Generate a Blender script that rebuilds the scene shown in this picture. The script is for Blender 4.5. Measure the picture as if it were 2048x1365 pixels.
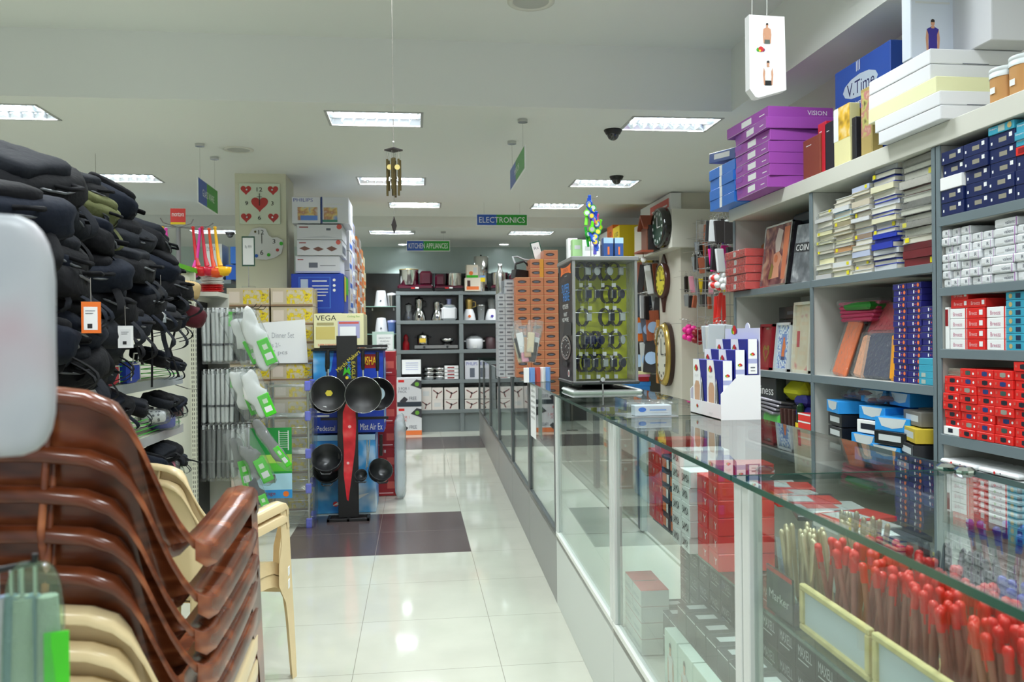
import bpy, math, random
from mathutils import Vector, Matrix, Euler
for o in list(bpy.data.objects): bpy.data.objects.remove(o)
SC = bpy.context.scene
COL = SC.collection
R = math.radians
# ------------------------------------------------------------------ camera
FPX, EYE = 1640.0, 1.35
CAM_M = Matrix.Rotation(R(-6.71), 3, 'Z') @ Matrix.Rotation(R(89.74), 3, 'X') @ Matrix.Rotation(R(-0.63), 3, 'Z')
cd = bpy.data.cameras.new('camera')
cam = bpy.data.objects.new('camera', cd); COL.objects.link(cam)
cd.sensor_width = 36.0; cd.lens = FPX / 2048 * 36.0; cd.clip_start = 0.02; cd.clip_end = 60
cd.dof.use_dof = True; cd.dof.focus_distance = 3.2; cd.dof.aperture_fstop = 7.0
cam.matrix_world = Matrix.Translation((0, 0, EYE)) @ CAM_M.to_4x4()
SC.camera = cam
# ------------------------------------------------------------------ world, exposure
W = bpy.data.worlds.new('shop_surroundings'); SC.world = W; W.use_nodes = True
W.node_tree.nodes['Background'].inputs[0].default_value = (0.90, 0.97, 1.0, 1)
W.node_tree.nodes['Background'].inputs[1].default_value = 0.85
SC.view_settings.view_transform = 'Standard'; SC.view_settings.look = 'None'
SC.view_settings.exposure = 0.02; SC.view_settings.gamma = 1.0; SC.view_settings.use_curve_mapping = False
SC.cycles.use_denoising = True
SC.cycles.max_bounces = 8; SC.cycles.diffuse_bounces = 4; SC.cycles.glossy_bounces = 4
SC.cycles.transparent_max_bounces = 40; SC.cycles.transmission_bounces = 6
SC.cycles.sample_clamp_indirect = 4.0; SC.cycles.blur_glossy = 0.5
SC.cycles.caustics_reflective = False; SC.cycles.caustics_refractive = False
PANEL_WATTS = 35.0

# ------------------------------------------------------------------ pixel -> place (known real plane)
def ray(x, y): return CAM_M @ Vector(((x - 1024) / FPX, -(y - 682.5) / FPX, -1))
def on(ax, v, x, y):
    d = ray(x, y); c = (0, 0, EYE)
    t = (v - c[ax]) / d[ax]
    return Vector((c[0] + t * d[0], c[1] + t * d[1], c[2] + t * d[2]))
def onX(v, x, y): return on(0, v, x, y)
def onY(v, x, y): return on(1, v, x, y)
def onZ(v, x, y): return on(2, v, x, y)
def sideX(X, xn, xf, yt, yb):
    """box seen on its -X face: near edge column xn, far column xf, rows yt..yb read at the near edge -> Y0,Y1,z0,z1"""
    a = onX(X, xn, yb); b = onX(X, xn, yt); c = onX(X, xf, (yt + yb) / 2)
    return a.y, c.y, a.z, b.z
def frontY(Y, x0, x1, yt, yb):
    a = onY(Y, x0, yb); b = onY(Y, x1, yb); c = onY(Y, x0, yt)
    return a.x, b.x, a.z, c.z

# ------------------------------------------------------------------ materials
_m = {}
def lin(c): return tuple(((v / 255) / 12.92 if v / 255 <= .04045 else ((v / 255 + .055) / 1.055) ** 2.4) for v in c)
def M(name, c=None, r=.5, metal=0., spec=.5, noise=0., ns=20., emit=0., bump=0., bs=60., coat=0.):
    if name in _m: return _m[name]
    if c is None: raise KeyError(name)
    m = bpy.data.materials.new(name); m.use_nodes = True; nt = m.node_tree
    p = nt.nodes['Principled BSDF']; L = lin(c)
    p.inputs['Base Color'].default_value = (*L, 1); p.inputs['Roughness'].default_value = r
    p.inputs['Metallic'].default_value = metal; p.inputs['Specular IOR Level'].default_value = spec
    p.inputs['Coat Weight'].default_value = coat; p.inputs['Coat Roughness'].default_value = .08
    if emit:
        p.inputs['Emission Color'].default_value = (*L, 1); p.inputs['Emission Strength'].default_value = emit
    if noise or bump:
        tc = nt.nodes.new('ShaderNodeTexCoord')
    if noise:
        n = nt.nodes.new('ShaderNodeTexNoise'); n.inputs['Scale'].default_value = ns; n.inputs['Detail'].default_value = 3
        nt.links.new(tc.outputs['Object'], n.inputs['Vector'])
        rp = nt.nodes.new('ShaderNodeValToRGB')
        rp.color_ramp.elements[0].position = .3; rp.color_ramp.elements[1].position = .7
        rp.color_ramp.elements[0].color = (*[v * (1 - noise) for v in L], 1)
        rp.color_ramp.elements[1].color = (*[min(1, v * (1 + noise)) for v in L], 1)
        nt.links.new(n.outputs['Fac'], rp.inputs['Fac']); nt.links.new(rp.outputs['Color'], p.inputs['Base Color'])
    if bump:
        n = nt.nodes.new('ShaderNodeTexNoise'); n.inputs['Scale'].default_value = bs; n.inputs['Detail'].default_value = 2
        nt.links.new(tc.outputs['Object'], n.inputs['Vector'])
        b = nt.nodes.new('ShaderNodeBump'); b.inputs['Strength'].default_value = bump; b.inputs['Distance'].default_value = .01
        nt.links.new(n.outputs['Fac'], b.inputs['Height']); nt.links.new(b.outputs['Normal'], p.inputs['Normal'])
    _m[name] = m; return m
def mottle(name, cols, scale=12., r=.35, stops=None, kind='noise', stretch=(1, 1, 1), dist=0.):
    """printed picture: several colours of a noise / wave pattern"""
    if name in _m: return _m[name]
    m = bpy.data.materials.new(name); m.use_nodes = True; nt = m.node_tree; p = nt.nodes['Principled BSDF']
    tc = nt.nodes.new('ShaderNodeTexCoord'); mp = nt.nodes.new('ShaderNodeMapping'); mp.inputs['Scale'].default_value = stretch
    nt.links.new(tc.outputs['Object'], mp.inputs['Vector'])
    if kind == 'noise':
        n = nt.nodes.new('ShaderNodeTexNoise'); n.inputs['Detail'].default_value = 2; n.inputs['Distortion'].default_value = dist; out = n.outputs['Fac']
    elif kind == 'wave':
        n = nt.nodes.new('ShaderNodeTexWave'); n.inputs['Distortion'].default_value = dist; n.inputs['Detail'].default_value = 2; out = n.outputs['Fac']
    else:
        n = nt.nodes.new('ShaderNodeTexVoronoi'); out = n.outputs['Distance']
    n.inputs['Scale'].default_value = scale; nt.links.new(mp.outputs[0], n.inputs['Vector'])
    rp = nt.nodes.new('ShaderNodeValToRGB'); e = rp.color_ramp.elements
    k = len(cols)
    for i, c in enumerate(cols):
        pos = stops[i] if stops else (.3 + .4 * i / max(1, k - 1))
        if i == 0: e[0].position = pos; q = e[0]
        elif i == 1: e[1].position = pos; q = e[1]
        else: q = e.new(pos)
        q.color = (*lin(c), 1)
    nt.links.new(out, rp.inputs['Fac']); nt.links.new(rp.outputs['Color'], p.inputs['Base Color'])
    p.inputs['Roughness'].default_value = r
    _m[name] = m; return m
def clear(name, tint=(235, 248, 244), r=.0, ior=1.45, bump=0., bs=30., haze=0., hc=(235, 240, 240)):
    """thin clear sheet: passes light, mirrors by Fresnel; optional milky share"""
    if name in _m: return _m[name]
    m = bpy.data.materials.new(name); m.use_nodes = True; nt = m.node_tree; nt.nodes.clear()
    out = nt.nodes.new('ShaderNodeOutputMaterial'); mix = nt.nodes.new('ShaderNodeMixShader')
    tr = nt.nodes.new('ShaderNodeBsdfTransparent'); tr.inputs[0].default_value = (*lin(tint), 1)
    gl = nt.nodes.new('ShaderNodeBsdfGlossy'); gl.inputs['Roughness'].default_value = r
    lw = nt.nodes.new('ShaderNodeLayerWeight'); lw.inputs['Blend'].default_value = .5; fr = lw
    pw = nt.nodes.new('ShaderNodeMath'); pw.operation = 'POWER'; pw.inputs[1].default_value = 5.
    nt.links.new(lw.outputs['Facing'], pw.inputs[0]); f0 = ((ior - 1) / (ior + 1)) ** 2
    ma = nt.nodes.new('ShaderNodeMath'); ma.operation = 'MULTIPLY_ADD'; ma.inputs[1].default_value = 1 - f0; ma.inputs[2].default_value = f0
    nt.links.new(pw.outputs[0], ma.inputs[0]); nt.links.new(ma.outputs[0], mix.inputs[0]); nt.links.new(gl.outputs[0], mix.inputs[2])
    if haze:
        df = nt.nodes.new('ShaderNodeBsdfDiffuse'); df.inputs[0].default_value = (*lin(hc), 1)
        m2 = nt.nodes.new('ShaderNodeMixShader'); m2.inputs[0].default_value = haze
        nt.links.new(tr.outputs[0], m2.inputs[1]); nt.links.new(df.outputs[0], m2.inputs[2]); nt.links.new(m2.outputs[0], mix.inputs[1])
    else: nt.links.new(tr.outputs[0], mix.inputs[1])
    if bump:
        tc = nt.nodes.new('ShaderNodeTexCoord'); n = nt.nodes.new('ShaderNodeTexNoise'); n.inputs['Scale'].default_value = bs
        nt.links.new(tc.outputs['Object'], n.inputs['Vector'])
        b = nt.nodes.new('ShaderNodeBump'); b.inputs['Strength'].default_value = bump; b.inputs['Distance'].default_value = .02
        nt.links.new(n.outputs['Fac'], b.inputs['Height'])
        nt.links.new(b.outputs['Normal'], gl.inputs['Normal']); nt.links.new(b.outputs['Normal'], fr.inputs['Normal'])
    nt.links.new(mix.outputs[0], out.inputs[0])
    _m[name] = m; return m

GLASS = clear('counter_glass', (247, 252, 250), ior=1.5)
GLASS_EDGE = M('glass_edge_green', (38, 84, 72), .15, coat=.4)
PANE = clear('clear_pane', (250, 252, 252), ior=1.42)
WRAP = clear('plastic_wrap', (246, 248, 248), r=.12, ior=1.5, bump=.6, bs=45, haze=.08)
MILKY = clear('milky_plastic', (225, 230, 232), r=.2, ior=1.4, bump=.3, haze=.45)
WHITE = M('white_paint', (232, 235, 230), .45)
OFFW = M('off_white', (214, 214, 204), .5)
GREY = M('rack_grey', (112, 124, 128), .45)
DGREY = M('frame_grey', (92, 98, 100), .4)
LGREY = M('counter_white_panel', (205, 211, 207), .4)
BLACK = M('black_plastic', (14, 14, 16), .4)
INK = M('black_ink', (16, 18, 24), .6)
PAPER = M('white_paper', (240, 242, 242), .7)
SILVER = M('brushed_steel', (205, 205, 205), .22, 1.)
CHROME = M('chrome', (225, 228, 230), .06, 1.)
RED = M('box_red', (222, 42, 38), .35)
DRED = M('dark_red', (140, 18, 28), .35)
NAVY = M('box_navy', (22, 36, 86), .35)
DNAVY = M('dark_navy', (18, 24, 44), .4)
BLUE = M('box_blue', (30, 92, 190), .35)
SKY = M('sky_blue_card', (40, 150, 226), .4)
TEAL = M('teal_card', (58, 162, 190), .4)
GREEN = M('leaf_green', (54, 176, 34), .4)
YEL = M('yellow_print', (236, 206, 36), .4)
ORANGE = M('orange_print', (238, 118, 34), .4)
PURPLE = M('box_purple', (160, 76, 172), .4)
BROWN = M('brown_card', (150, 98, 56), .55)
MAROON = M('maroon_enamel', (72, 10, 34), .18, coat=.5)
SKIN = M('printed_skin', (205, 150, 118), .5)
# ------------------------------------------------------------------ mesh builder
_txt = {}
def text_geo(s):
    if s in _txt: return _txt[s]
    cu = bpy.data.curves.new('lettering', 'FONT'); cu.body = s; cu.resolution_u = 2; cu.size = 1
    o = bpy.data.objects.new('lettering', cu); COL.objects.link(o)
    dg = bpy.context.evaluated_depsgraph_get(); me = o.evaluated_get(dg).to_mesh()
    vs = [tuple(v.co) for v in me.vertices]; fs = [tuple(p.vertices) for p in me.polygons]
    o.evaluated_get(dg).to_mesh_clear(); bpy.data.objects.remove(o); bpy.data.curves.remove(cu)
    if vs:
        x0 = min(v[0] for v in vs); x1 = max(v[0] for v in vs); y0 = min(v[1] for v in vs); y1 = max(v[1] for v in vs)
        vs = [((v[0] - x0) / (x1 - x0 + 1e-6), (v[1] - y0) / (y1 - y0 + 1e-6)) for v in vs]; asp = (x1 - x0) / (y1 - y0 + 1e-6)
    else: asp = 1
    _txt[s] = (vs, fs, asp); return _txt[s]
class MB:
    def __init__(s): s.v = []; s.f = []; s.mi = []; s.sm = []; s.mats = []; s.T = Matrix.Identity(4); s.lift = 0
    def _m(s, m):
        if m not in s.mats: s.mats.append(m)
        return s.mats.index(m)
    def add(s, vs, fs, m, smooth=False):
        b = len(s.v); T = s.T; s.v += [tuple(T @ Vector(v)) for v in vs]; k = s._m(m)
        for f in fs: s.f.append(tuple(b + i for i in f)); s.mi.append(k); s.sm.append(smooth)
        return s
    def box(s, x0, x1, y0, y1, z0, z1, m, c=0.):
        if c <= 0:
            vs = [(x, y, z) for z in (z0, z1) for y in (y0, y1) for x in (x0, x1)]
            return s.add(vs, [(0, 2, 3, 1), (4, 5, 7, 6), (0, 1, 5, 4), (2, 6, 7, 3), (0, 4, 6, 2), (1, 3, 7, 5)], m)
        c = min(c, (x1 - x0) * .45, (y1 - y0) * .45, (z1 - z0) * .45); vs = []; ix = {}
        X = (x0, x1); Y = (y0, y1); Z = (z0, z1); S = (1, -1)
        for i in (0, 1):
            for j in (0, 1):
                for k in (0, 1):
                    p = (X[i], Y[j], Z[k]); q = (X[i] + S[i] * c, Y[j] + S[j] * c, Z[k] + S[k] * c)
                    for a in range(3):
                        t = list(q); t[a] = p[a]; ix[(i, j, k, a)] = len(vs); vs.append(tuple(t))
        fs = []
        for a in range(3):
            o = [b for b in range(3) if b != a]
            for e in (0, 1):
                ring = []
                for (u, w) in ((0, 0), (1, 0), (1, 1), (0, 1)):
                    t = [0, 0, 0]; t[a] = e; t[o[0]] = u; t[o[1]] = w; ring.append(ix[(*t, a)])
                flip = (e == 0) ^ (a == 1)
                fs.append(tuple(reversed(ring)) if flip else tuple(ring))
            for u in (0, 1):
                for w in (0, 1):
                    t0 = [0, 0, 0]; t1 = [0, 0, 0]; t0[a] = 0; t1[a] = 1
                    for t in (t0, t1): t[o[0]] = u; t[o[1]] = w
                    r = (ix[(*t0, o[0])], ix[(*t1, o[0])], ix[(*t1, o[1])], ix[(*t0, o[1])])
                    flip = (u == w) ^ (a == 1)
                    fs.append(r if flip else tuple(reversed(r)))
        for i in (0, 1):
            for j in (0, 1):
                for k in (0, 1):
                    r = (ix[(i, j, k, 0)], ix[(i, j, k, 1)], ix[(i, j, k, 2)])
                    fs.append(r if (i + j + k) % 2 else tuple(reversed(r)))
        return s.add(vs, fs, m)
    def poly(s, pts, m): return s.add(pts, [tuple(range(len(pts)))], m)
    def cyl(s, p0, p1, r0, m, r1=None, n=12, caps=True, smooth=True):
        r1 = r0 if r1 is None else r1; p0 = Vector(p0); p1 = Vector(p1); d = (p1 - p0).normalized()
        a = d.orthogonal().normalized(); b = d.cross(a); vs = []
        for p, r in ((p0, r0), (p1, r1)):
            for i in range(n):
                t = 2 * math.pi * i / n; vs.append(tuple(p + a * (r * math.cos(t)) + b * (r * math.sin(t))))
        s.add(vs, [(i, (i + 1) % n, n + (i + 1) % n, n + i) for i in range(n)], m, smooth)
        if caps: s.add(vs, [tuple(range(n - 1, -1, -1)), tuple(range(n, 2 * n))], m)
        return s
    def tube(s, pts, r, m, n=8, closed=False, caps=True):
        pts = [Vector(p) for p in pts]; rs = r if isinstance(r, (list, tuple)) else [r] * len(pts); vs = []; up = None; k = len(pts)
        for i, p in enumerate(pts):
            a = pts[i - 1] if (i or closed) else p; b = pts[(i + 1) % k] if (i < k - 1 or closed) else p
            d = (b - a).normalized()
            if up is None: up = d.orthogonal().normalized()
            up = (up - d * up.dot(d))
            up = up.normalized() if up.length > 1e-6 else d.orthogonal().normalized()
            w = d.cross(up)
            for j in range(n):
                t = 2 * math.pi * j / n; vs.append(tuple(p + up * (rs[i] * math.cos(t)) + w * (rs[i] * math.sin(t))))
        fs = []
        for i in range(k if closed else k - 1):
            i2 = (i + 1) % k
            for j in range(n): fs.append((i * n + j, i * n + (j + 1) % n, i2 * n + (j + 1) % n, i2 * n + j))
        s.add(vs, fs, m, True)
        if not closed and caps: s.add(vs, [tuple(range(n - 1, -1, -1)), tuple(range((k - 1) * n, k * n))], m)
        return s
    def lathe(s, prof, m, c=(0, 0, 0), n=20, sx=1., sy=1., smooth=True):
        vs = []
        for r, z in prof:
            for i in range(n):
                t = 2 * math.pi * i / n; vs.append((c[0] + r * sx * math.cos(t), c[1] + r * sy * math.sin(t), c[2] + z))
        fs = [(a * n + i, a * n + (i + 1) % n, (a + 1) * n + (i + 1) % n, (a + 1) * n + i) for a in range(len(prof) - 1) for i in range(n)]
        s.add(vs, fs, m, smooth)
        if prof[0][0] > 1e-5 and prof[-1][0] > 1e-5 and abs(prof[0][1] - prof[-1][1]) < .006: return s
        if prof[0][0] > 1e-5: s.add(vs, [tuple(range(n - 1, -1, -1))], m)
        if prof[-1][0] > 1e-5: s.add(vs, [tuple(range((len(prof) - 1) * n, len(prof) * n))], m)
        return s
    def ball(s, c, rx, m, ry=None, rz=None, n=12, k=7):
        ry = ry or rx; rz = rz or rx
        return s.lathe([(math.sin(math.pi * i / (k - 1)) * rx + 1e-6, -math.cos(math.pi * i / (k - 1)) * rz) for i in range(k)], m, c, n, 1, ry / rx)
    def prism(s, o, u, v, t, out, m):
        """outline out (u,v metres) in the frame o,u,v, pushed back by t against the normal"""
        o = Vector(o); u = Vector(u).normalized(); v = Vector(v).normalized(); w = u.cross(v)
        a = [tuple(o + u * x + v * y) for x, y in out]; b = [tuple(o + u * x + v * y - w * t) for x, y in out]; n = len(out)
        area = sum(out[i][0] * out[(i + 1) % n][1] - out[(i + 1) % n][0] * out[i][1] for i in range(n))
        if area < 0: a.reverse(); b.reverse()
        s.add(a + b, [tuple(range(n)), tuple(range(2 * n - 1, n - 1, -1))] + [(i, n + i, n + (i + 1) % n, (i + 1) % n) for i in range(n)], m)
        return s
    def text(s, o, u, v, w, h, st, m, fit=True):
        vs, fs, asp = text_geo(st); u = Vector(u).normalized(); v = Vector(v).normalized(); o = Vector(o)
        ww, hh = w, h
        if fit:
            if asp * h < w: ww = min(w, asp * h * 1.25)
        o = o + u * (w - ww) / 2
        return s.add([tuple(o + u * (x * ww) + v * (y * hh)) for x, y in vs], fs, m)
    def grid(s, P, m, closed=False, smooth=True):
        nr = len(P); nc = len(P[0]); vs = [tuple(p) for r in P for p in r]
        fs = [(i * nc + j, i * nc + (j + 1) % nc, (i + 1) * nc + (j + 1) % nc, (i + 1) * nc + j) for i in range(nr - 1) for j in range(nc if closed else nc - 1)]
        return s.add(vs, fs, m, smooth)
    # printed faces of a box lying in x0..x1, y0..y1, z0..z1
    def deco(s, bx, decs):
        x0, x1, y0, y1, z0, z1 = bx
        FR = {'nx': (Vector((x0, y1, z0)), Vector((0, -1, 0)), Vector((0, 0, 1)), y1 - y0, z1 - z0),
              'px': (Vector((x1, y0, z0)), Vector((0, 1, 0)), Vector((0, 0, 1)), y1 - y0, z1 - z0),
              'ny': (Vector((x0, y0, z0)), Vector((1, 0, 0)), Vector((0, 0, 1)), x1 - x0, z1 - z0),
              'py': (Vector((x1, y1, z0)), Vector((-1, 0, 0)), Vector((0, 0, 1)), x1 - x0, z1 - z0),
              'pz': (Vector((x0, y0, z1)), Vector((1, 0, 0)), Vector((0, 1, 0)), x1 - x0, y1 - y0)}
        for i, d in enumerate(decs):
            o, u, v, w, h = FR[d[1]]; n = u.cross(v); o = o + n * (.0005 + .0003 * i)
            q = lambda a, b: tuple(o + u * (a * w) + v * (b * h))
            if d[0] == 'r': s.poly([q(d[2], d[3]), q(d[4], d[3]), q(d[4], d[5]), q(d[2], d[5])], d[6])
            elif d[0] == 'p': s.poly([q(a, b) for a, b in d[2]], d[3])
            elif d[0] == 't': s.text(q(d[2], d[3]), u, v, (d[4] - d[2]) * w, (d[5] - d[3]) * h, d[6], d[7])
            elif d[0] == 'c':
                c = Vector(q(d[2], d[3])); rr = d[4]; ry = d[6] if len(d) > 6 else rr
                s.poly([tuple(c + u * (rr * math.cos(t * math.pi / 6)) + v * (ry * math.sin(t * math.pi / 6))) for t in range(12)], d[5])
            elif d[0] == 'fig': figure_print(s, o, u, v, w, h, *d[2:])
            elif d[0] == 'fruit': fruit_print(s, o, u, v, w, h, *d[2:])
        return s
    def mesh(s, name):
        me = bpy.data.meshes.new(name); me.from_pydata(s.v, [], s.f)
        for m in s.mats: me.materials.append(m)
        me.polygons.foreach_set('material_index', s.mi); me.polygons.foreach_set('use_smooth', s.sm); me.update()
        return me
    def build(s, name, parent=None, loc=None, rot=None, **tags):
        o = bpy.data.objects.new(name, s.mesh(name)); COL.objects.link(o)
        if parent: o.parent = parent
        if loc is not None: o.location = loc
        if rot is not None: o.rotation_euler = rot
        return tag(o, **tags)
def figure_print(s, o, u, v, w, h, cx, cy, hh, skin, top, shorts):
    """a printed standing person: head, trunk, arms"""
    k = hh * h; c = o + u * (cx * w) + v * (cy * h); n = u.cross(v)
    def P(pts, m, l=0): s.poly([tuple(c + u * (a * k) + v * (b * k) + n * (.0003 * l + .0002)) for a, b in pts], m)
    P([(-.17, .0), (-.1, -.02), (-.13, .3), (-.1, .6), (-.17, .64), (-.2, .4)], skin)
    P([(.17, .0), (.2, .4), (.17, .64), (.1, .6), (.13, .3), (.1, -.02)], skin)
    P([(-.12, .12), (.12, .12), (.12, .5), (.17, .64), (.05, .7), (-.05, .7), (-.17, .64), (-.12, .5)], top, 1)
    P([(-.04, .66), (.04, .66), (.06, .72), (-.06, .72)], skin, 2)
    P([(-.13, -.02), (.13, -.02), (.12, .16), (-.12, .16)], shorts, 2)
    P([(.055 * math.cos(t * .628), .8 + .085 * math.sin(t * .628)) for t in range(10)], skin, 3)
    P([(-.055, .82), (.055, .82), (.05, .88), (0, .91), (-.05, .88)], M('hair_print', (40, 28, 22), .6), 4)
def fruit_print(s, o, u, v, w, h, cx, cy, r):
    c = o + u * (cx * w) + v * (cy * h); n = u.cross(v)
    for i, (a, b, q, m) in enumerate(((-.8, -.1, .62, GREEN), (.75, -.15, .55, M('grape_print', (120, 30, 90), .5)), (0, .05, .85, M('apple_print', (206, 36, 40), .5)), (-.35, -.4, .35, YEL))):
        s.poly([tuple(c + u * (r * (a + q * math.cos(t * .785))) + v * (r * (b + q * math.sin(t * .785))) + n * (.0003 * i + .0002)) for t in range(8)], m)

# ------------------------------------------------------------------ things
def tag(o, label=None, cat=None, group=None, kind=None):
    if label: o['label'] = label
    if cat: o['category'] = cat
    if group: o['group'] = group
    if kind: o['kind'] = kind
    return o
def empty(name, loc=(0, 0, 0), rot=(0, 0, 0), **t):
    o = bpy.data.objects.new(name, None); COL.objects.link(o); o.location = loc; o.rotation_euler = rot
    o.empty_display_size = .05
    return tag(o, **t)
_kids = {}
def copy_tree(o, parent=None, kids=None):
    c = o.copy(); COL.objects.link(c)
    if parent: c.parent = parent
    for ch in (kids if kids is not None else [q for q in o.children]): copy_tree(ch, c)
    return c
class Proto:
    """first call moves the source itself, later calls copy it with its parts"""
    def __init__(s, root): s.root = root; s.used = False
    def put(s, loc, rot=(0, 0, 0), scale=None, **t):
        o = s.root if not s.used else copy_tree(s.root); s.used = True
        o.location = loc; o.rotation_euler = rot
        if scale is not None: o.scale = scale
        for k in ('label', 'group'):
            if k in o: del o[k]
        return tag(o, **t)
_pb = {}
def pbox(name, w, d, h, mat, decs, loc, rz=0., c=.0015, key=None, rot=None, **t):
    """a box with printed faces; its mesh is shared under key. origin: centre of the base"""
    if key is None or key not in _pb:
        b = MB(); bx = (-w / 2, w / 2, -d / 2, d / 2, 0, h); b.box(*bx, mat, c); b.deco(bx, decs); me = b.mesh(name)
        if key: _pb[key] = me
    else: me = _pb[key]
    o = bpy.data.objects.new(name, me); COL.objects.link(o); o.location = loc
    o.rotation_euler = rot if rot is not None else (0, 0, rz)
    return tag(o, **t)
ORD = ['first', 'second', 'third', 'fourth', 'fifth', 'sixth', 'seventh', 'eighth', 'ninth', 'tenth', 'eleventh', 'twelfth', 'thirteenth', 'fourteenth', 'fifteenth', 'sixteenth', 'seventeenth', 'eighteenth', 'nineteenth', 'twentieth'] + ['next'] * 60
def frombottom(i, n): return 'topmost' if i == n - 1 else 'bottom' if i == 0 else ORD[i] + ' from bottom'
# ================================================================== SETTING
CZ, HZ, KZ = 2.79, 3.19, 2.93            # shop ceiling, ceiling over the entrance zone, coffer
def tile_mat(name, col, mort, r):
    m = bpy.data.materials.new(name); m.use_nodes = True; nt = m.node_tree; p = nt.nodes['Principled BSDF']
    tc = nt.nodes.new('ShaderNodeTexCoord'); mp = nt.nodes.new('ShaderNodeMapping'); mp.inputs['Location'].default_value = (.265, -5.165, 0)
    br = nt.nodes.new('ShaderNodeTexBrick'); br.offset = 0; br.squash = 1
    for k, v in (('Scale', 1.), ('Mortar Size', .0016), ('Mortar Smooth', .2), ('Brick Width', .6), ('Row Height', .6065), ('Bias', 0.)): br.inputs[k].default_value = v
    c = lin(col); br.inputs['Color1'].default_value = (*c, 1); br.inputs['Color2'].default_value = (*[v * .97 for v in c], 1); br.inputs['Mortar'].default_value = (*lin(mort), 1)
    n = nt.nodes.new('ShaderNodeTexNoise'); n.inputs['Scale'].default_value = 3.5; n.inputs['Detail'].default_value = 4
    mx = nt.nodes.new('ShaderNodeMixRGB'); mx.blend_type = 'MULTIPLY'; mx.inputs[0].default_value = .22
    nt.links.new(tc.outputs['Object'], mp.inputs[0]); nt.links.new(mp.outputs[0], br.inputs[0]); nt.links.new(tc.outputs['Object'], n.inputs['Vector'])
    nt.links.new(br.outputs['Color'], mx.inputs[1]); nt.links.new(n.outputs['Fac'], mx.inputs[2]); nt.links.new(mx.outputs[0], p.inputs['Base Color'])
    p.inputs['Roughness'].default_value = r; p.inputs['Specular IOR Level'].default_value = .6
    return m
F_CREAM = tile_mat('polished_cream_tile', (212, 214, 200), (158, 156, 144), .07)
F_DARK = tile_mat('brown_grey_tile', (92, 80, 80), (150, 142, 135), .2)
b = MB(); b.poly([(-6, -2.5, 0), (3.5, -2.5, 0), (3.5, 13.2, 0), (-6, 13.2, 0)], F_CREAM)
for x0, x1, y0, y1 in ((-.865, .335, 5.165, 6.378), (-.865, 1.535, 10.02, 11.23)):
    b.poly([(x0, y0, .0006), (x1, y0, .0006), (x1, y1, .0006), (x0, y1, .0006)], F_DARK)
b.build('floor', kind='structure')
CEIL = M('ceiling_paint', (226, 229, 225), .8)
WALLP = M('wall_paint', (214, 212, 200), .7)
# light panels: (x0, y0, big) lower-left corners on the ceiling
PANELS = [(-.545, 5.27, CZ), (1.44, 5.25, CZ), (-2.87, 5.27, CZ), (-.5, 7.40, CZ), (1.48, 7.40, CZ), (-2.85, 7.40, CZ), (-4.6, 6.4, CZ),
          (-2.9, 9.1, KZ), (-.29, 9.62, KZ), (1.42, 9.62, KZ), (-.6, 11.05, CZ), (1.3, 11.05, CZ), (-2.9, 11.05, CZ), (-4.9, 10.9, CZ),
          (-.3, 3.1, HZ), (.95, 3.1, HZ), (-1.75, 3.1, HZ), (-.3, 1.2, HZ), (.95, 1.2, HZ), (-1.9, 1.2, HZ), (-.3, -.9, HZ), (1.3, -.9, HZ), (-3.6, 3.1, HZ)]
PW, PD = .60, .345
def ceil_plane(bm, x0, x1, y0, y1, z, mat):
    hs = [(px, py) for px, py, pz in PANELS if abs(pz - z) < .01 and x0 < px < x1 and y0 < py < y1]
    xs = sorted({x0, x1, *[h[0] for h in hs], *[h[0] + PW for h in hs]}); ys = sorted({y0, y1, *[h[1] for h in hs], *[h[1] + PD for h in hs]})
    for i in range(len(xs) - 1):
        for j in range(len(ys) - 1):
            cx, cy = (xs[i] + xs[i + 1]) / 2, (ys[j] + ys[j + 1]) / 2
            if any(h[0] < cx < h[0] + PW and h[1] < cy < h[1] + PD for h in hs): continue
            bm.poly([(xs[i], ys[j], z), (xs[i], ys[j + 1], z), (xs[i + 1], ys[j + 1], z), (xs[i + 1], ys[j], z)], mat)
b = MB()
ceil_plane(b, -6, 2.04, -2.5, 5.09, HZ, CEIL); ceil_plane(b, -6, 3.45, 5.09, 8.73, CZ, CEIL)
ceil_plane(b, -6, 3.45, 8.73, 10.7, KZ, CEIL); ceil_plane(b, -6, 3.45, 10.7, 13.0, CZ, CEIL)
b.poly([(2.04, -2.5, CZ), (2.04, 5.09, CZ), (2.4, 5.09, CZ), (2.4, -2.5, CZ)], CEIL)
b.poly([(2.04, -2.5, CZ), (2.04, -2.5, HZ), (2.04, 5.09, HZ), (2.04, 5.09, CZ)], CEIL)
b.poly([(-6, 8.73, CZ), (3.45, 8.73, CZ), (3.45, 8.73, KZ), (-6, 8.73, KZ)], CEIL)
b.poly([(-6, 10.7, CZ), (3.45, 10.7, CZ), (3.45, 10.7, KZ), (-6, 10.7, KZ)], CEIL)
b.build('ceiling', kind='structure')
b = MB(); b.poly([(-6, 5.09, CZ), (2.04, 5.09, CZ), (2.04, 5.09, HZ), (-6, 5.09, HZ)], CEIL)
b.build('trim_1', kind='structure')
b = MB(); b.box(2.35, 2.4, -2.5, 5.09, 0, CZ, WALLP); b.box(2.4, 3.4, 5.04, 5.09, 0, CZ, WALLP); b.box(3.4, 3.45, 5.04, 13, 0, CZ, WALLP); b.build('wall_right', kind='structure')
b = MB(); b.box(-6.05, -6, -2.5, 13, 0, HZ, WALLP); b.build('wall_left', kind='structure')
BACKG = M('back_painted_glass', (188, 204, 200), .25, noise=.05, ns=2)
b = MB(); b.box(-6, 3.45, 13.0, 13.05, 0, CZ, BACKG); b.build('wall_back', kind='structure')
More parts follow.
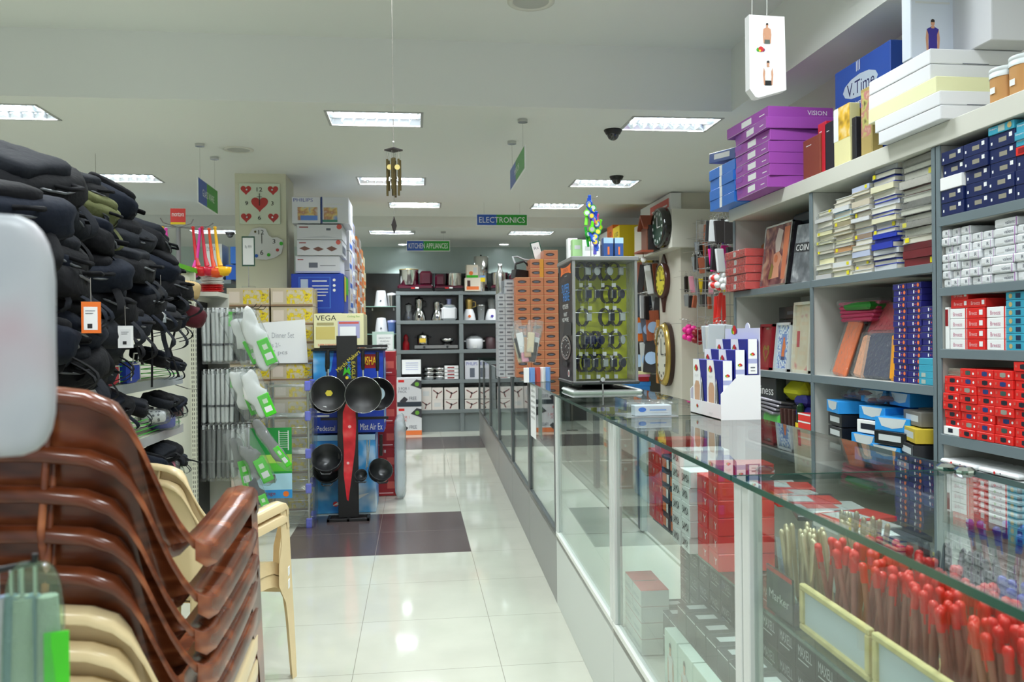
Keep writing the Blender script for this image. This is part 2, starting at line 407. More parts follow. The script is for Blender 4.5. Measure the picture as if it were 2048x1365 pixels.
DMIR = M('dark_mirror_band', (24, 27, 28), .12, spec=.8, noise=.5, ns=5)
b = MB(); b.box(-6, 3.4, 12.97, 12.998, 0, 2.37, DMIR); b.build('trim_2', kind='structure')
b = MB()
for x in (-2.1, -.9, .3, 1.5): b.box(x, x + .012, 12.955, 12.97, 0, 2.37, GREY)
b.build('trim_3', kind='structure')
# ---------------------------------------------------------------- ceiling light panels
REFL = M('mirror_reflector', (225, 232, 236), .12, .9); RIM = M('panel_rim_grey', (176, 178, 176), .4)
TUBE = M('fluorescent_tube', (232, 244, 255), .4, emit=9.0)
WHERE = ['nearest, above the wind chime', 'nearest on the right, beside the black camera domes', 'at the left edge above the backpacks', 'second along the aisle, behind the wind chime', 'right row behind the rear camera dome',
         'above the hanging bamboo chime', 'far left beyond the backpacks', 'small, left of the hanging glass ware sign', 'in the coffer left of the electronics sign', 'in the coffer right of the electronics sign',
         'far one above the kitchen appliances sign', 'far one over the orange boxes', 'far left above the colourful ladles', 'deep in the left corner', 'over the entrance zone', 'over the entrance zone right', 'over the entrance zone left',
         'over the camera', 'over the glass counter', 'over the chair stack', 'behind the camera', 'behind the camera right', 'over the far left entrance']
def panel(x, y, z, where):
    root = empty('ceiling_light', (x + PW / 2, y + PD / 2, z), label='recessed ceiling light panel with mirror louvre, ' + where, cat='ceiling light', group='recessed louvre ceiling lights')
    w, d, h = PW / 2, PD / 2, .075
    q = MB(); q.box(-w - .012, w + .012, -d - .012, -d + .006, -.004, .004, RIM); q.box(-w - .012, w + .012, d - .006, d + .012, -.004, .004, RIM)
    q.box(-w - .012, -w + .006, -d, d, -.004, .004, RIM); q.box(w - .006, w + .012, -d, d, -.004, .004, RIM); q.build('frame', root)
    q = MB()
    for sx in (-1, 1): q.poly([(sx * w, -d, 0), (sx * w, d, 0), (sx * (w - .02), d - .02, h), (sx * (w - .02), -d + .02, h)], REFL)
    for sy in (-1, 1): q.poly([(-w, sy * d, 0), (w, sy * d, 0), (w - .02, sy * (d - .02), h), (-w + .02, sy * (d - .02), h)], REFL)
    q.poly([(-w + .02, -d + .02, h), (w - .02, -d + .02, h), (w - .02, d - .02, h), (-w + .02, d - .02, h)], REFL)
    q.build('reflector', root)
    for s in (-1, 1):
        q = MB(); q.cyl((-w + .03, s * d * .5, .05), (w - .03, s * d * .5, .05), .013, TUBE, n=10); q.build('lamp_tube', root)
    q = MB()
    for i in range(1, 8):
        xx = -w + PW * i / 8; t = .006
        q.add([(xx - t, -d, .032), (xx + t, -d, .032), (xx, -d, .002), (xx - t, d, .032), (xx + t, d, .032), (xx, d, .002)], [(0, 2, 5, 3), (1, 4, 5, 2), (0, 3, 4, 1)], REFL)
    q.box(-w, w, -.006, .006, .002, .034, REFL); q.build('louvre', root)
    for s in (-1, 1):
        L = bpy.data.lights.new('panel_light', 'AREA'); L.shape = 'RECTANGLE'; L.size = PW - .07; L.size_y = .03; L.energy = PANEL_WATTS / 2 * (1.12 if z > 3 else 1.); L.color = (.93, .98, 1.0)
        lo = bpy.data.objects.new('panel_light', L); COL.objects.link(lo); lo.parent = root; lo.location = (0, s * d * .5, .0358)
for (x, y, z), wh in zip(PANELS, WHERE): panel(x, y, z, wh)
# two round downlights in the pelmet before the back wall
for i, (px, wh) in enumerate(((806, 'left of the kitchen appliances sign'), (1008, 'right of the kitchen appliances sign'))):
    p = onZ(CZ, px, 489)
    root = empty('downlight', p, label='small round bright downlight ' + wh, cat='downlight', group='round downlights by the back wall')
    q = MB(); q.lathe([(.085, 0), (.085, -.006), (.07, -.006), (.07, 0)], WHITE, n=24); q.build('rim', root)
    q = MB(); q.lathe([(.0001, -.003), (.07, -.003)], M('downlight_glow', (240, 250, 255), .5, emit=22.), n=24); q.build('lens', root)
    L = bpy.data.lights.new('spot_light', 'SPOT'); L.energy = 75; L.spot_size = R(110); L.spot_blend = .7; L.shadow_soft_size = .05; L.color = (.9, 1, 1)
    lo = bpy.data.objects.new('spot_light', L); COL.objects.link(lo); lo.parent = root; lo.location = (0, 0, -.02)
# ---------------------------------------------------------------- pillars
CREAM = M('pillar_cream', (208, 208, 184), .5)
x0, x1, z0, z1 = frontY(7.3, 472, 574, 360, 560)
b = MB(); b.box(x0, x1, 7.3, 7.75, 0, CZ, CREAM); b.build('pillar_left', kind='structure')
b = MB(); b.box(2.66, 3.39, 8.0, 8.73, 0, CZ - .001, M('pillar_putty', (204, 200, 186), .5)); b.build('pillar_right', kind='structure')
# bulkhead over the right pillar
b = MB(); b.box(2.54, 3.39, 7.9, 9.3, 2.23, 2.61, M('bulkhead_white', (214, 212, 202), .5)); b.build('trim_4', kind='structure')
# ---------------------------------------------------------------- ceiling fittings
def dome(px, py, lab):
    p = onZ(CZ, px, py)
    root = empty('dome_camera', p, label=lab, cat='security camera', group='black dome cameras')
    q = MB(); q.lathe([(.001, 0), (.063, 0), (.063, -.008), (.05, -.03), (.045, -.034)], BLACK, n=24); q.build('housing', root)
    q = MB(); q.lathe([(.042, -.03), (.04, -.045), (.03, -.062), (.015, -.072), (.0001, -.075)], M('smoked_dome', (30, 32, 34), .05, spec=1.), n=24); q.build('dome_cover', root)
dome(1226, 260, 'black dome camera on ceiling left of nearest right light panel')
dome(1233, 353, 'black dome camera on ceiling in front of farther right light panel')
dome(460, 465, 'black dome camera far away left of the clock pillar')
def speaker(px, py, r, z, lab):
    p = onZ(z, px, py); root = empty('ceiling_speaker', p, label=lab, cat='speaker')
    q = MB(); q.lathe([(r, 0), (r, -.006), (r * .8, -.009), (r * .76, -.004)], OFFW, n=28); q.build('rim', root)
    q = MB(); q.lathe([(.0001, -.006), (r * .76, -.004)], M('speaker_grille', (182, 184, 178), .7), n=28); q.build('grille', root)
speaker(477, 299, .11, CZ, 'round white ceiling speaker left of the heart clock pillar')
speaker(1062, 2, .13, HZ, 'round white ceiling fitting cut by the top edge of the photo')
SB, SG = M('sign_blue', (32, 84, 178), .35), M('sign_green', (30, 150, 40), .35)
def sign(px0, px1, yt, yb, Y, text, lab, ends):
    """hanging sign across the aisle"""
    x0, x1, z0, z1 = frontY(Y, px0, px1, yt, yb); c = ((x0 + x1) / 2, Y, z1)
    root = empty('hanging_sign', c, label=lab, cat='sign', group='blue and green department signs')
    w = (x1 - x0) / 2; h = z1 - z0; q = MB(); q.box(-w, w, -.004, .004, -h, 0, PAPER); bx = (-w, w, -.004, .004, -h, 0)
    q.deco(bx, [('r', 'ny', .012, .06, .39, .94, SB), ('r', 'ny', .39, .06, .988, .94, SG)])
    if text: q.deco(bx, [('r', 'ny', .0, .0, .001, .001, SB)] * 2 + [('t', 'ny', .05, .26, .95, .74, text, PAPER)])
    q.build('sign_board', root)
    for dx in (-w * .7, w * .7):
        top = ends - z1; q = MB(); q.tube([(dx, 0, 0), (dx, 0, top)], .0012, SILVER, n=5); q.build('cord', root)
        q = MB(); q.cyl((dx, 0, top - .02), (dx, 0, top), .035, SILVER, n=16); q.build('ceiling_cup', root)
sign(953, 1055, 428, 452, 8.9, 'ELECTRONICS', 'blue and green sign lettered ELECTRONICS hanging over the aisle', KZ)
sign(813, 900, 481, 503, 11.1, 'KITCHEN APPLIANCES', 'blue and green sign lettered KITCHEN APPLIANCES before the back wall', CZ)
def sign_side(pa, pb, X, text, lab, face):
    """sign hung along the aisle: pa = (x, ytop, ybottom) near edge, pb far edge"""
    A = onX(X, pa[0], pa[1]); B = onX(X, pa[0], pa[2]); C = onX(X, pb[0], pb[1]); z1 = A.z; z0 = B.z; y0, y1 = A.y, C.y
    root = empty('hanging_sign', (X, (y0 + y1) / 2, z1), label=lab, cat='sign', group='blue and green department signs')
    w = (y1 - y0) / 2; h = z1 - z0; q = MB(); bx = (-.004, .004, -w, w, -h, 0); q.box(*bx, PAPER)
    a, b2 = (SB, SG) if True else (SG, SB)
    q.deco(bx, [('r', face, .008, .03, .42, .97, SB), ('r', face, .42, .03, .992, .97, SG), ('t', face, .2, .36, .8, .64, text, PAPER)])
    q.build('sign_board', root)
    for dy in (-w * .75, w * .75):
        q = MB(); q.tube([(0, dy, 0), (0, dy, CZ - z1)], .0012, SILVER, n=5); q.build('cord', root)
        q = MB(); q.cyl((0, dy, CZ - z1 - .02), (0, dy, CZ - z1), .033, SILVER, n=16); q.build('ceiling_cup', root)
sign_side((1050, 290, 338), (1021, 322, 374), .72, 'MIRROR', 'blue and green sign hung edge on, right of the aisle centre', 'nx')
sign_side((395, 353, 405), (434, 378, 424), -1.55, 'GLASS WARE', 'blue and green sign hung edge on, left of the heart clock', 'px')
# wind chimes
WOODD = M('dark_chime_wood', (48, 42, 40), .5); BRASS = M('aged_brass', (96, 84, 50), .35, .6); STRING = M('thin_string', (150, 146, 138), .7)
def chime(x, y, zt, ztop, s, lab, matp, matt, tail, lf=1.):
    root = empty('wind_chime', (x, y, zt), label=lab, cat='wind chime')
    q = MB(); w = .075 * s
    q.add([(-w, 0, 0), (0, -w, 0), (w, 0, 0), (0, w, 0), (0, 0, .022 * s), (-w, 0, -.012 * s), (0, -w, -.012 * s), (w, 0, -.012 * s), (0, w, -.012 * s)],
          [(0, 1, 4), (1, 2, 4), (2, 3, 4), (3, 0, 4), (0, 5, 6, 1), (1, 6, 7, 2), (2, 7, 8, 3), (3, 8, 5, 0), (5, 8, 7, 6)], matp); q.build('top_plate', root)
    q = MB(); q.tube([(0, 0, .02 * s), (0, 0, ztop - zt)], .0015, STRING, n=5); q.ball((0, 0, .06 * s), .009 * s, WHITE)
    q.build('hanging_string', root)
    rnd = random.Random(4)
    for i in range(6):
        a = i * math.pi / 3 + .3; cx, cy = .055 * s * math.cos(a), .055 * s * math.sin(a); z0 = -.085 * s; L = s * lf * (.30 if i % 2 else .25)
        q = MB(); q.cyl((cx, cy, z0 - L), (cx, cy, z0), .009 * s, matt, n=10); q.tube([(cx, cy, z0), (cx, cy, -.01)], .001, STRING, n=4); q.build('chime_tube', root)
    if tail:
        q = MB(); q.cyl((0, 0, -.38 * s), (0, 0, -.07 * s), .018 * s, matt, n=12); q.tube([(0, 0, -.07 * s), (0, 0, -.01)], .001, STRING, n=4); q.build('centre_tube', root)
        for cx in (-.032, .03):
            q = MB(); q.cyl((cx * s, -.05 * s, -.155 * s), (cx * s, -.046 * s, -.155 * s), .022 * s, M('brass_coin', (226, 206, 130), .4, .3), n=16); q.build('coin', root)
            q = MB(); q.lathe([(.013 * s, -.27 * s), (.012 * s, -.255 * s), (.007 * s, -.235 * s), (.001, -.232 * s)], SILVER, (cx * s, -.04 * s, 0), 10); q.build('bell', root)
        q = MB(); q.tube([(0, 0, -.38 * s), (0, 0, -.545 * s)], .001, STRING, n=4); q.build('tail_string', root)
        q = MB(); q.prism((0, 0, -.62 * s), (.35, .94, 0), (0, 0, 1), .006 * s, [(-.055 * s, 0), (0, -.072 * s), (.055 * s, 0), (0, .072 * s)], WOODD); q.build('wind_catcher', root)
p = onY(3.4, 787, 299)
chime(p.x, p.y, p.z, HZ, .50, 'bronze tube wind chime with coins hanging over the aisle', WOODD, BRASS, True)
p = onY(6.6, 192, 401)
chime(p.x, p.y, p.z, CZ, 1.0, 'pale bamboo wind chime behind the backpacks', M('pale_bamboo', (214, 200, 160), .5), SILVER, False, .4)
# hanging underwear advert
A = onY(2.6, 1498, 29); B = onY(2.6, 1569, 32); w = (B.x - A.x); hh = A.z - onY(2.6, 1500, 178).z
root = empty('hanging_advert', (A.x, 2.6, A.z), label='white card advert with underwear model pictures hanging from the ceiling', cat='advert')
q = MB(); CARD = M('white_card', (246, 247, 250), .5)
out = [(0, 0), (w, -.003), (w + .004, -hh), (w * .25, -hh - .028), (.02, -hh - .026), (0, -hh)]
q.prism((0, 0, 0), (1, 0, 0), (0, 0, 1), .035, out, CARD)
bx = (0, w, 0, .03, -hh, 0)
q.deco(bx, [('fig', 'ny', .52, .06, .36, SKIN, WHITE, BLACK), ('fig', 'ny', .5, .62, .3, SKIN, SKIN, M('green_brief', (84, 96, 90), .6)), ('fruit', 'ny', .32, .535, .011)])
q.build('card', root)
for dx in (.01, w * .5):
    q = MB(); q.tube([(dx, 0, 0), (dx + .012, 0, HZ - A.z)], .0012, WHITE, n=5); q.build('cord', root)
# ================================================================== GLASS COUNTERS
CT = 1.072
def cx(y): return .60 + .0235 * y
ends = [.33, 1.555, 2.76, 4.09, 5.28, 6.47, 7.85, 9.1, 10.3, 11.35]
CLAB = ['nearest glass counter holding pens, cut by the right edge', 'white glass counter full of black camera boxes', 'white framed glass counter under the watch cabinet', 'grey framed glass counter beyond the white ones', 'grey framed glass counter with a paper notice on its front',
        'grey framed glass counter, fourth from far end', 'grey framed glass counter, third from far end', 'grey framed glass counter next to the farthest', 'farthest small glass counter before the grey appliance shelves']
CD = .46
WFR = M('white_aluminium', (214, 219, 216), .35); GFR = M('grey_aluminium', (96, 100, 102), .35, .3); GPAN = M('grey_laminate', (150, 152, 150), .4)
SHG = clear('shelf_glass', (244, 251, 248), ior=1.5)
for i in range(9):
    y0, y1 = ends[i] + .004, ends[i + 1] - .004; x0, x1 = cx(y0), cx(y1); white = i <= 2
    fr, pn = (WFR, LGREY) if white else (GFR, GPAN)
    root = empty('display_counter', ((x0 + x1) / 2, (y0 + y1) / 2, 0), rot=(0, 0, -math.atan(.0235)), label=CLAB[i], cat='glass counter', group='glass display counters along the aisle')
    L = (y1 - y0) / 2; GB = .36
    q = MB(); q.box(0, .02, -L, L, 0, GB - .012, pn, .002); q.build('base_panel', root)
    q = MB(); q.box(.02, CD, -L, L, .07, .09, pn); q.box(.0, CD, -L, L, GB - .035, GB - .012, OFFW); q.box(CD - .015, CD, -L, L, 0, GB, OFFW)
    q.box(.02, CD - .015, -L, -L + .015, 0, GB - .035, OFFW); q.box(.02, CD - .015, L - .015, L, 0, GB - .035, OFFW); q.build('cabinet_floor', root)
    q = MB(); q.box(-.003, .02, -L, L, GB - .012, GB + .008, fr if not white else WHITE, .001); q.build('bottom_rail', root)
    for (a, b2) in ((-L, -L + .035), (L - .035, L)):
        q = MB(); q.box(-.002, .026, a, b2, GB + .008, CT - .012, fr, .002); q.build('post', root)
        q = MB(); q.box(CD - .03, CD, a, b2, GB, CT - .012, fr, .002); q.build('post', root)
    q = MB(); q.box(.008, .013, -L + .035, L - .035, GB + .008, CT - .012, GLASS); q.build('front_glass', root)
    q = MB(); q.box(-.02, CD + .01, -L, L, CT - .010, CT, GLASS)
    for (a, b2, c2, d2) in ((-.0215, -.02, -L, L), (CD + .01, CD + .0115, -L, L), (-.02, CD + .01, -L - .001, -L), (-.02, CD + .01, L, L + .001)): q.box(a, b2, c2, d2, CT - .011, CT + .0003, GLASS_EDGE)
    q.build('glass_top', root)
    if i not in (1,):
        zs = .72 if i else .82
        q = MB(); q.box(.03, CD - .03, -L + .03, L - .03, zs - .006, zs, SHG); q.box(.028, .03, -L + .03, L - .03, zs - .006, zs, GLASS_EDGE); q.build('glass_shelf', root)
# clear joint discs on the counter tops
JD = clear('crystal', (232, 240, 242), r=.02, ior=1.9)
for k, (px, py, ds) in enumerate(((1280, 826, 'behind the clear tray'), (1530, 944, 'at the seam of the two near counters'), (1300, 823, 'right of the clear tray front'), (1893, 937, 'at the back edge near the shelf'), (1930, 944, 'before the flat white packs'))):
    p = onZ(CT, px, py)
    q = MB(); q.lathe([(.0001, .0), (.018, .0), (.02, .004), (.012, .010), (.0001, .012)], CHROME if k > 2 else JD, n=10, smooth=False)
    q.build('glass_clamp', loc=(p.x, p.y, CT), label='small shiny clear clamp on the glass top ' + ds, cat='clamp', group='clear clamps on the counter glass')
# paper notice on a grey counter
p = onX(cx(4.9) - .012, 1066, 770)
q = MB(); q.box(-.001, .0, -.11, .11, -.32, 0, PAPER); bx = (-.001, 0, -.11, .11, -.32, 0)
q.deco(bx, [('t', 'nx', .12, .86 - .1 * k, .88, .9 - .1 * k, 'GOODS ONCE SOLD', INK) for k in range(6)])
q.build('paper_notice', loc=(p.x, p.y, p.z), label='white paper notice taped to the front of a grey glass counter', cat='notice')

# ---------------------------------------------------------------- near counter: pens, trays
rnd = random.Random(7)
PENR = M('pen_red', (214, 34, 30), .25, spec=.6); PENB = M('pen_blue', (36, 44, 170), .25, spec=.6); PCL = clear('pen_clear', (222, 180, 170), r=.05, ior=1.5, haze=.45, hc=(205, 140, 128)); PTIP = M('pen_gold', (190, 168, 120), .3, .6); PK = M('pen_black', (30, 30, 34), .3)
PGOLD = M('pen_champagne', (206, 192, 160), .3, .5)
def pen(kind, capm, barm):
    root = empty('pen', label='x', cat='pen')
    q = MB(); q.cyl((0, 0, 0), (0, 0, .115), .0046, barm, n=8); q.cyl((0, 0, -.012), (0, 0, 0), .001, PTIP, r1=.004, n=8); q.build('barrel', root)
    q = MB(); q.lathe([(.0052, .112), (.0056, .117), (.0055, .129), (.0066, .133), (.0068, .138), (.005, .143), (.0001, .145)] if kind == 'knob' else [(.005, .075), (.005, .135), (.0035, .14), (.0001, .142)], capm, n=8)
    q.box(.0045, .0062, -.0012, .0012, .098, .134, capm); q.build('cap', root)
    return Proto(root)
P_red = pen('knob', PENR, PCL); P_blue = pen('knob', PENB, PCL); P_gold = pen('plain', PGOLD, PGOLD); P_dark = pen('plain', PK, PCL)
b0 = ends[0]
def fx(y): return cx(y)
nred = 0
def scatter(P, n, xa, xb, ya, yb, z, lab, grp, tilt=.16):
    k = int(math.sqrt(n * (yb - ya) / (xb - xa))) + 1; m = max(1, round(n / k)); 
    for i in range(k):
        for j in range(m):
            y = ya + (yb - ya) * (i + .5 + rnd.uniform(-.3, .3)) / k; x = fx(y) + xa + (xb - xa) * (j + .5 + rnd.uniform(-.3, .3)) / m
            P.put((x, y, z + .013 + rnd.uniform(0, .012)), (rnd.uniform(-tilt, tilt), rnd.uniform(-tilt, tilt), rnd.uniform(0, 6)), label=lab, group=grp)
zp = .824
scatter(P_red, 168, .072, .205, .80, 1.385, zp, 'red capped pen standing upright in the crowded row inside the near counter', 'red capped pens in the glass counter')
scatter(P_blue, 48, .22, .31, .86, 1.12, zp, 'blue capped pen standing behind the red pens in the near counter', 'blue capped pens in the glass counter')
scatter(P_dark, 24, .22, .30, 1.13, 1.36, zp, 'dark clear pen standing behind the red pens in the near counter', 'dark pens in the glass counter')
scatter(P_gold, 18, .06, .12, 1.40, 1.51, zp, 'champagne metallic pen standing at the far end of near counter', 'champagne pens in the glass counter')
scatter(P_blue, 16, .35, .41, 1.1, 1.36, zp + .03, 'blue capped pen in the rear cluster under the glass top', 'blue capped pens, rear cluster')
scatter(P_gold, 12, .16, .21, 1.40, 1.51, zp + .02, 'champagne metallic pen in the rear cluster at the far counter end', 'champagne pens, rear cluster')
# wooden framed white boxes with the pens above
PINE = M('pale_pine', (222, 206, 146), .5, noise=.12, ns=30); HOLD = M('white_board_panel', (200, 212, 222), .35)
for i, (ya, yb, lb) in enumerate(((1.165, 1.40, 'pine framed white panel tray, the far one under the red pens'), (.92, 1.155, 'pine framed white panel tray, nearer the right edge'), (.675, .91, 'pine framed white panel tray outside the frame'))):
    x = cx((ya + yb) / 2) + .045; root = empty('framed_tray', (x, (ya + yb) / 2, .8215), rot=(0, 0, -.0235), label=lb, cat='tray', group='pine framed trays in the near counter')
    w = (yb - ya) / 2; q = MB(); t = .011; H2 = .082
    q.box(0, .012, -w, w, 0, t, PINE, .002); q.box(0, .012, -w, w, H2 - t, H2, PINE, .002); q.box(0, .012, -w, -w + t, t, H2 - t, PINE, .002); q.box(0, .012, w - t, w, t, H2 - t, PINE, .002); q.build('frame', root)
    q = MB(); q.box(.006, .010, -w + t, w - t, t, H2 - t, HOLD); q.build('panel', root)
    q = MB(); q.box(.012, .16, -w, w, 0, .003, PINE); q.build('tray_body', root)
q = MB(); q.box(0, CD - .06, -.59, .59, 0, .006, SHG); q.box(-.002, 0, -.59, .59, 0, .006, GLASS_EDGE)
q.build('glass_shelf', loc=(cx(.94) + .03, .94, .62), rot=(0, 0, -.0235), label='lower glass shelf under the pine framed trays', cat='glass shelf')
# boxes on the floor of the near counter
for i, y in enumerate((1.42, 1.25, 1.08, .9, .72)):
    for k in range(2):
        pbox('pen_box', .14, .13, .035, M('charcoal_card', (52, 54, 58), .5), [('p', 'nx', [(.1, .2), (.4, .2), (.3, .8), (.05, .8)], M('stripe_red', (190, 50, 48), .5)), ('r', 'nx', .5, .3, .9, .7, PAPER), ('r', 'pz', .2, .2, .7, .6, PAPER)],
             (cx(y) + .13, y, .351 + .0355 * k), -.0235, key='penbox', label='dark flat box low in near counter, %s pair from its far end, %s one' % (ORD[i], ('lower', 'upper')[k]), cat='box', group='dark flat boxes low in the near counter')
# small blue-white refill boxes behind the pens (right side)
for i in range(7):
    for j in range(4):
        y = .62 + .062 * i; pbox('refill_box', .09, .058, .03, M('pale_blue_card', (196, 210, 238), .45), [('r', 'nx', .08, .15, .5, .85, PAPER), ('r', 'nx', .55, .2, .93, .45, M('print_blue', (60, 80, 180), .5)), ('r', 'pz', 0, 0, 1, .12, M('print_blue'))],
            (cx(y) + .385, y, zp + .002 + .031 * j + .0), -.0235, key='refill', label='pale blue refill box, %s from bottom, %s stack from the right frame edge' % (ORD[j], ORD[i]), cat='box', group='pale blue refill boxes behind the pens')
# ---------------------------------------------------------------- second counter: camera boxes
CHAR = M('camera_box_dark', (50, 50, 52), .4)
def stackrow(n, hs, y0, dy, x, z, mk):
    for i in range(n):
        for j in range(hs(i)): mk(i, j, y0 + dy * i, x, z)
def mk_max(i, j, y, x, z):
    pbox('camera_box', .13, .098, .074, CHAR, [('t', 'nx', .15, .5, .85, .82, 'MAXELL', M('print_grey', (205, 208, 208), .5)), ('r', 'nx', .15, .36, .7, .4, M('print_grey')), ('r', 'pz', .1, .2, .5, .5, M('print_grey'))],
         (cx(y) + x, y, z + .0745 * j), -.0235, key='maxell', label='black camera box lettered MAXELL, %s in the %s column from the near counter end' % (ORD[j] + ' up', ORD[i]), cat='box', group='black camera boxes in the white glass counter')
stackrow(11, lambda i: 5, 1.66, .1, .29, .352, mk_max)
for i in range(10):   # front low row of plain dark cartons
    for j in range(3 if i < 7 else 2):
        y = 1.78 + .085 * i
        pbox('dark_carton', .09, .082, .07, M('dark_carton_card', (78, 80, 80), .45), [('r', 'nx', .05, .9, .95, .94, PAPER), ('r', 'pz', .2, .3, .8, .7, M('print_grey'))], (cx(y) + .145, y, .352 + .0705 * j), -.0235, key='dcart',
             label='plain dark carton in front low row, %s up, %s from the near end' % (ORD[j], ORD[i]), cat='box', group='plain dark cartons in the white glass counter')
WB = M('white_carton_gloss', (226, 230, 224), .4)
for i, y in enumerate((2.54, 2.65)):
    for j in range(4):
        pbox('white_red_box', .09, .105, .05, WB, [('r', 'pz', .0, .0, 1, 1, M('salmon_print', (206, 90, 80), .5)), ('r', 'nx', .1, .3, .8, .5, M('print_grey'))], (cx(y) + .075, y, .352 + .0505 * j), -.0235, key='wrb',
             label='white box with red lid, %s in the %s column low in the counter' % (frombottom(j, 4), ('nearer', 'farther')[i]), cat='box', group='white red-lidded boxes in the counter')
for i, y in enumerate((1.95, 2.08, 2.21)):
    pbox('model_photo_box', .035, .12, .165, M('pale_mint_card', (214, 232, 222), .45), [('fig', 'nx', .5, .05, .9, SKIN, M('white_vest', (225, 225, 225), .5), M('tan_trousers', (150, 124, 98), .6))], (cx(y) + .06, y, .352), -.0235, key='mpb',
         label='pale photo box with a model in white vest, %s of three at counter front' % ('nearest', 'middle', 'farthest')[i], cat='box', group='model photo boxes in the counter')
# upper glass shelf of the second counter at the back with packs
q = MB(); q.box(0, .30, -.55, .55, 0, .006, SHG); q.box(-.002, 0, -.55, .55, 0, .006, GLASS_EDGE)
q.build('glass_shelf', loc=(cx(2.15) + .13, 2.15, .728), rot=(0, 0, -.0235), label='glass shelf above the black camera boxes', cat='glass shelf')
cols = [(2.08, 'red'), (2.17, 'red'), (2.26, 'white'), (2.35, 'white'), (2.44, 'navy'), (2.53, 'navy'), (2.61, 'red'), (2.695, 'red')]
for i, (y, c) in enumerate(cols):
    for j in range(5 if i % 3 else 6):
        mt = {'red': RED, 'white': PAPER, 'navy': DNAVY}[c]
        dec = {'red': [('r', 'nx', .1, .2, .5, .8, M('salmon_print')), ('t', 'nx', .55, .3, .95, .7, 'Y', PAPER)], 'white': [('t', 'nx', .15, .25, .85, .75, 'SAMSA', INK)], 'navy': [('r', 'nx', .1, .2, .6, .8, M('print_orange', (230, 120, 60), .5)), ('r', 'nx', .65, .2, .9, .8, PAPER)]}[c]
        pbox('sock_box', .15, .082, .046, mt, dec, (cx(y) + .2 - (.02 if c == 'white' else 0), y, .735 + .0465 * j), -.0235 + rnd.uniform(-.05, .05), key='ub' + c,
             label='%s box on counter glass shelf, %s up, %s column from near end' % (c, ORD[j], ORD[i]), cat='box', group='%s boxes on the counter glass shelf' % c)
# flat dvd-like packs lying directly under the near glass top
for i in range(14):
    y = 1.70 + .067 * i
    pbox('flat_pack', .16, .1, .012, (M('flat_dark', (46, 50, 58), .35), M('flat_pale', (196, 200, 200), .4), RED)[i % 3], [('r', 'pz', .1, .1, .6, .9, (PAPER, M('salmon_print'), M('print_grey'))[i % 3])], (cx(y) + .385 - .03 * (i % 2), y, .9 + .004 * (i % 3)), rnd.uniform(-.4, .4), key='fp%d' % (i % 3),
         label='flat pack lying fanned under the glass top, %s from near end' % ORD[i], cat='pack', group='flat packs fanned under the counter glass')
q = MB(); q.box(0, .12, -.5, .5, 0, .005, SHG); q.build('glass_shelf', loc=(cx(2.15) + .32, 2.15, .893), rot=(0, 0, -.0235), label='narrow rear glass shelf just under the counter top', cat='glass shelf')
# third counter: wrapped garments
for i in range(4):
    q = MB(); q.box(-.05, .05, -.015, .015, 0, .2, WRAP, .008); q.box(-.04, .04, -.01, .01, .01, .15, M('denim_cloth', (70, 96, 140), .8), .008)
    q.build('wrapped_garment', loc=(cx(2.95 + .06 * i) + .3, 2.95 + .08 * i, .722), rot=(0, 0, .2 * i), label='wrapped blue garment standing on the glass shelf, %s from near end' % ORD[i], cat='garment', group='wrapped blue garments in the counter')

for k, (ya, yb) in enumerate(((1.405, 1.52),)):
    q = MB(); bx = (0, .10, ya - 1.46, yb - 1.46, 0, .085); q.box(0, .003, *bx[2:], M('smoked_tray', (58, 62, 66), .25)); q.box(.0, .10, bx[2], bx[3], 0, .003, M('smoked_tray'))
    q.deco(bx, [('t', 'nx', .1, .3, .9, .5, 'Marker', M('print_grey')), ('r', 'nx', 0, .9, 1, 1, M('stripe_red'))])
    q.build('pen_tray', loc=(cx(1.46) + .035, 1.46, .8215), rot=(0, 0, -.0235), label='smoky pen tray lettered Marker holding champagne pens at far end of near counter', cat='tray')
# ================================================================== RIGHT WALL SHELVING
RX, RD = 1.9, .42
RIN = M('rack_inner', (196, 198, 192), .5); RF = M('rack_front_grey', (110, 124, 130), .4)
def rack(name_lab, y0, y1, posts, shelves):
    root = empty('wall_shelving_unit', (RX, (y0 + y1) / 2, 0), label=name_lab, cat='shelving'); cy = (y0 + y1) / 2
    q = MB(); q.box(RD - .012, RD, y0 - cy, y1 - cy, 0, 2.03, RIN); q.build('back_panel', root)
    for p in posts:
        q = MB(); q.box(.003, RD - .012, p - cy - .008, p - cy + .008, 0, 2.03, RIN); q.box(-.004, .003, p - cy - .014, p - cy + .014, 0, 2.03, RF, .001); q.build('upright', root)
    for (a, b2, zb, zt) in shelves:
        q = MB(); q.box(.003, RD - .012, a - cy, b2 - cy, zb, zt, RIN); q.box(-.006, .003, a - cy, b2 - cy, zb, zt, RF, .001); q.build('shelf', root)
    return root
A1 = (2.82, 3.755); A0 = (3.755, 4.715)
rack('grey and white wall shelving with two wide bays of gift boxes and diaries', 2.80, 4.73, (2.812, 3.757, 4.715),
     [(2.82, 3.75, 1.573, 1.607), (3.765, 4.71, 1.573, 1.607), (2.82, 3.75, 1.117, 1.153), (3.765, 4.71, 1.117, 1.153), (2.82, 3.75, .70, .735), (3.765, 4.71, .70, .735)])
rack('grey and white wall shelving on the right edge full of boxed socks', 1.6, 2.797, (2.79, 1.61),
     [(1.62, 2.782, 1.735, 1.768), (1.62, 2.782, 1.482, 1.512), (1.62, 2.782, 1.257, 1.290), (1.62, 2.782, .945, .982), (1.62, 2.782, .70, .735)])
q = MB(); q.box(-.012, RD, -1.6, 1.6, 0, .072, OFFW, .002); q.build('top_board', loc=(RX, 3.17, 2.032), label='long white board capping the wall shelving', cat='shelf board')
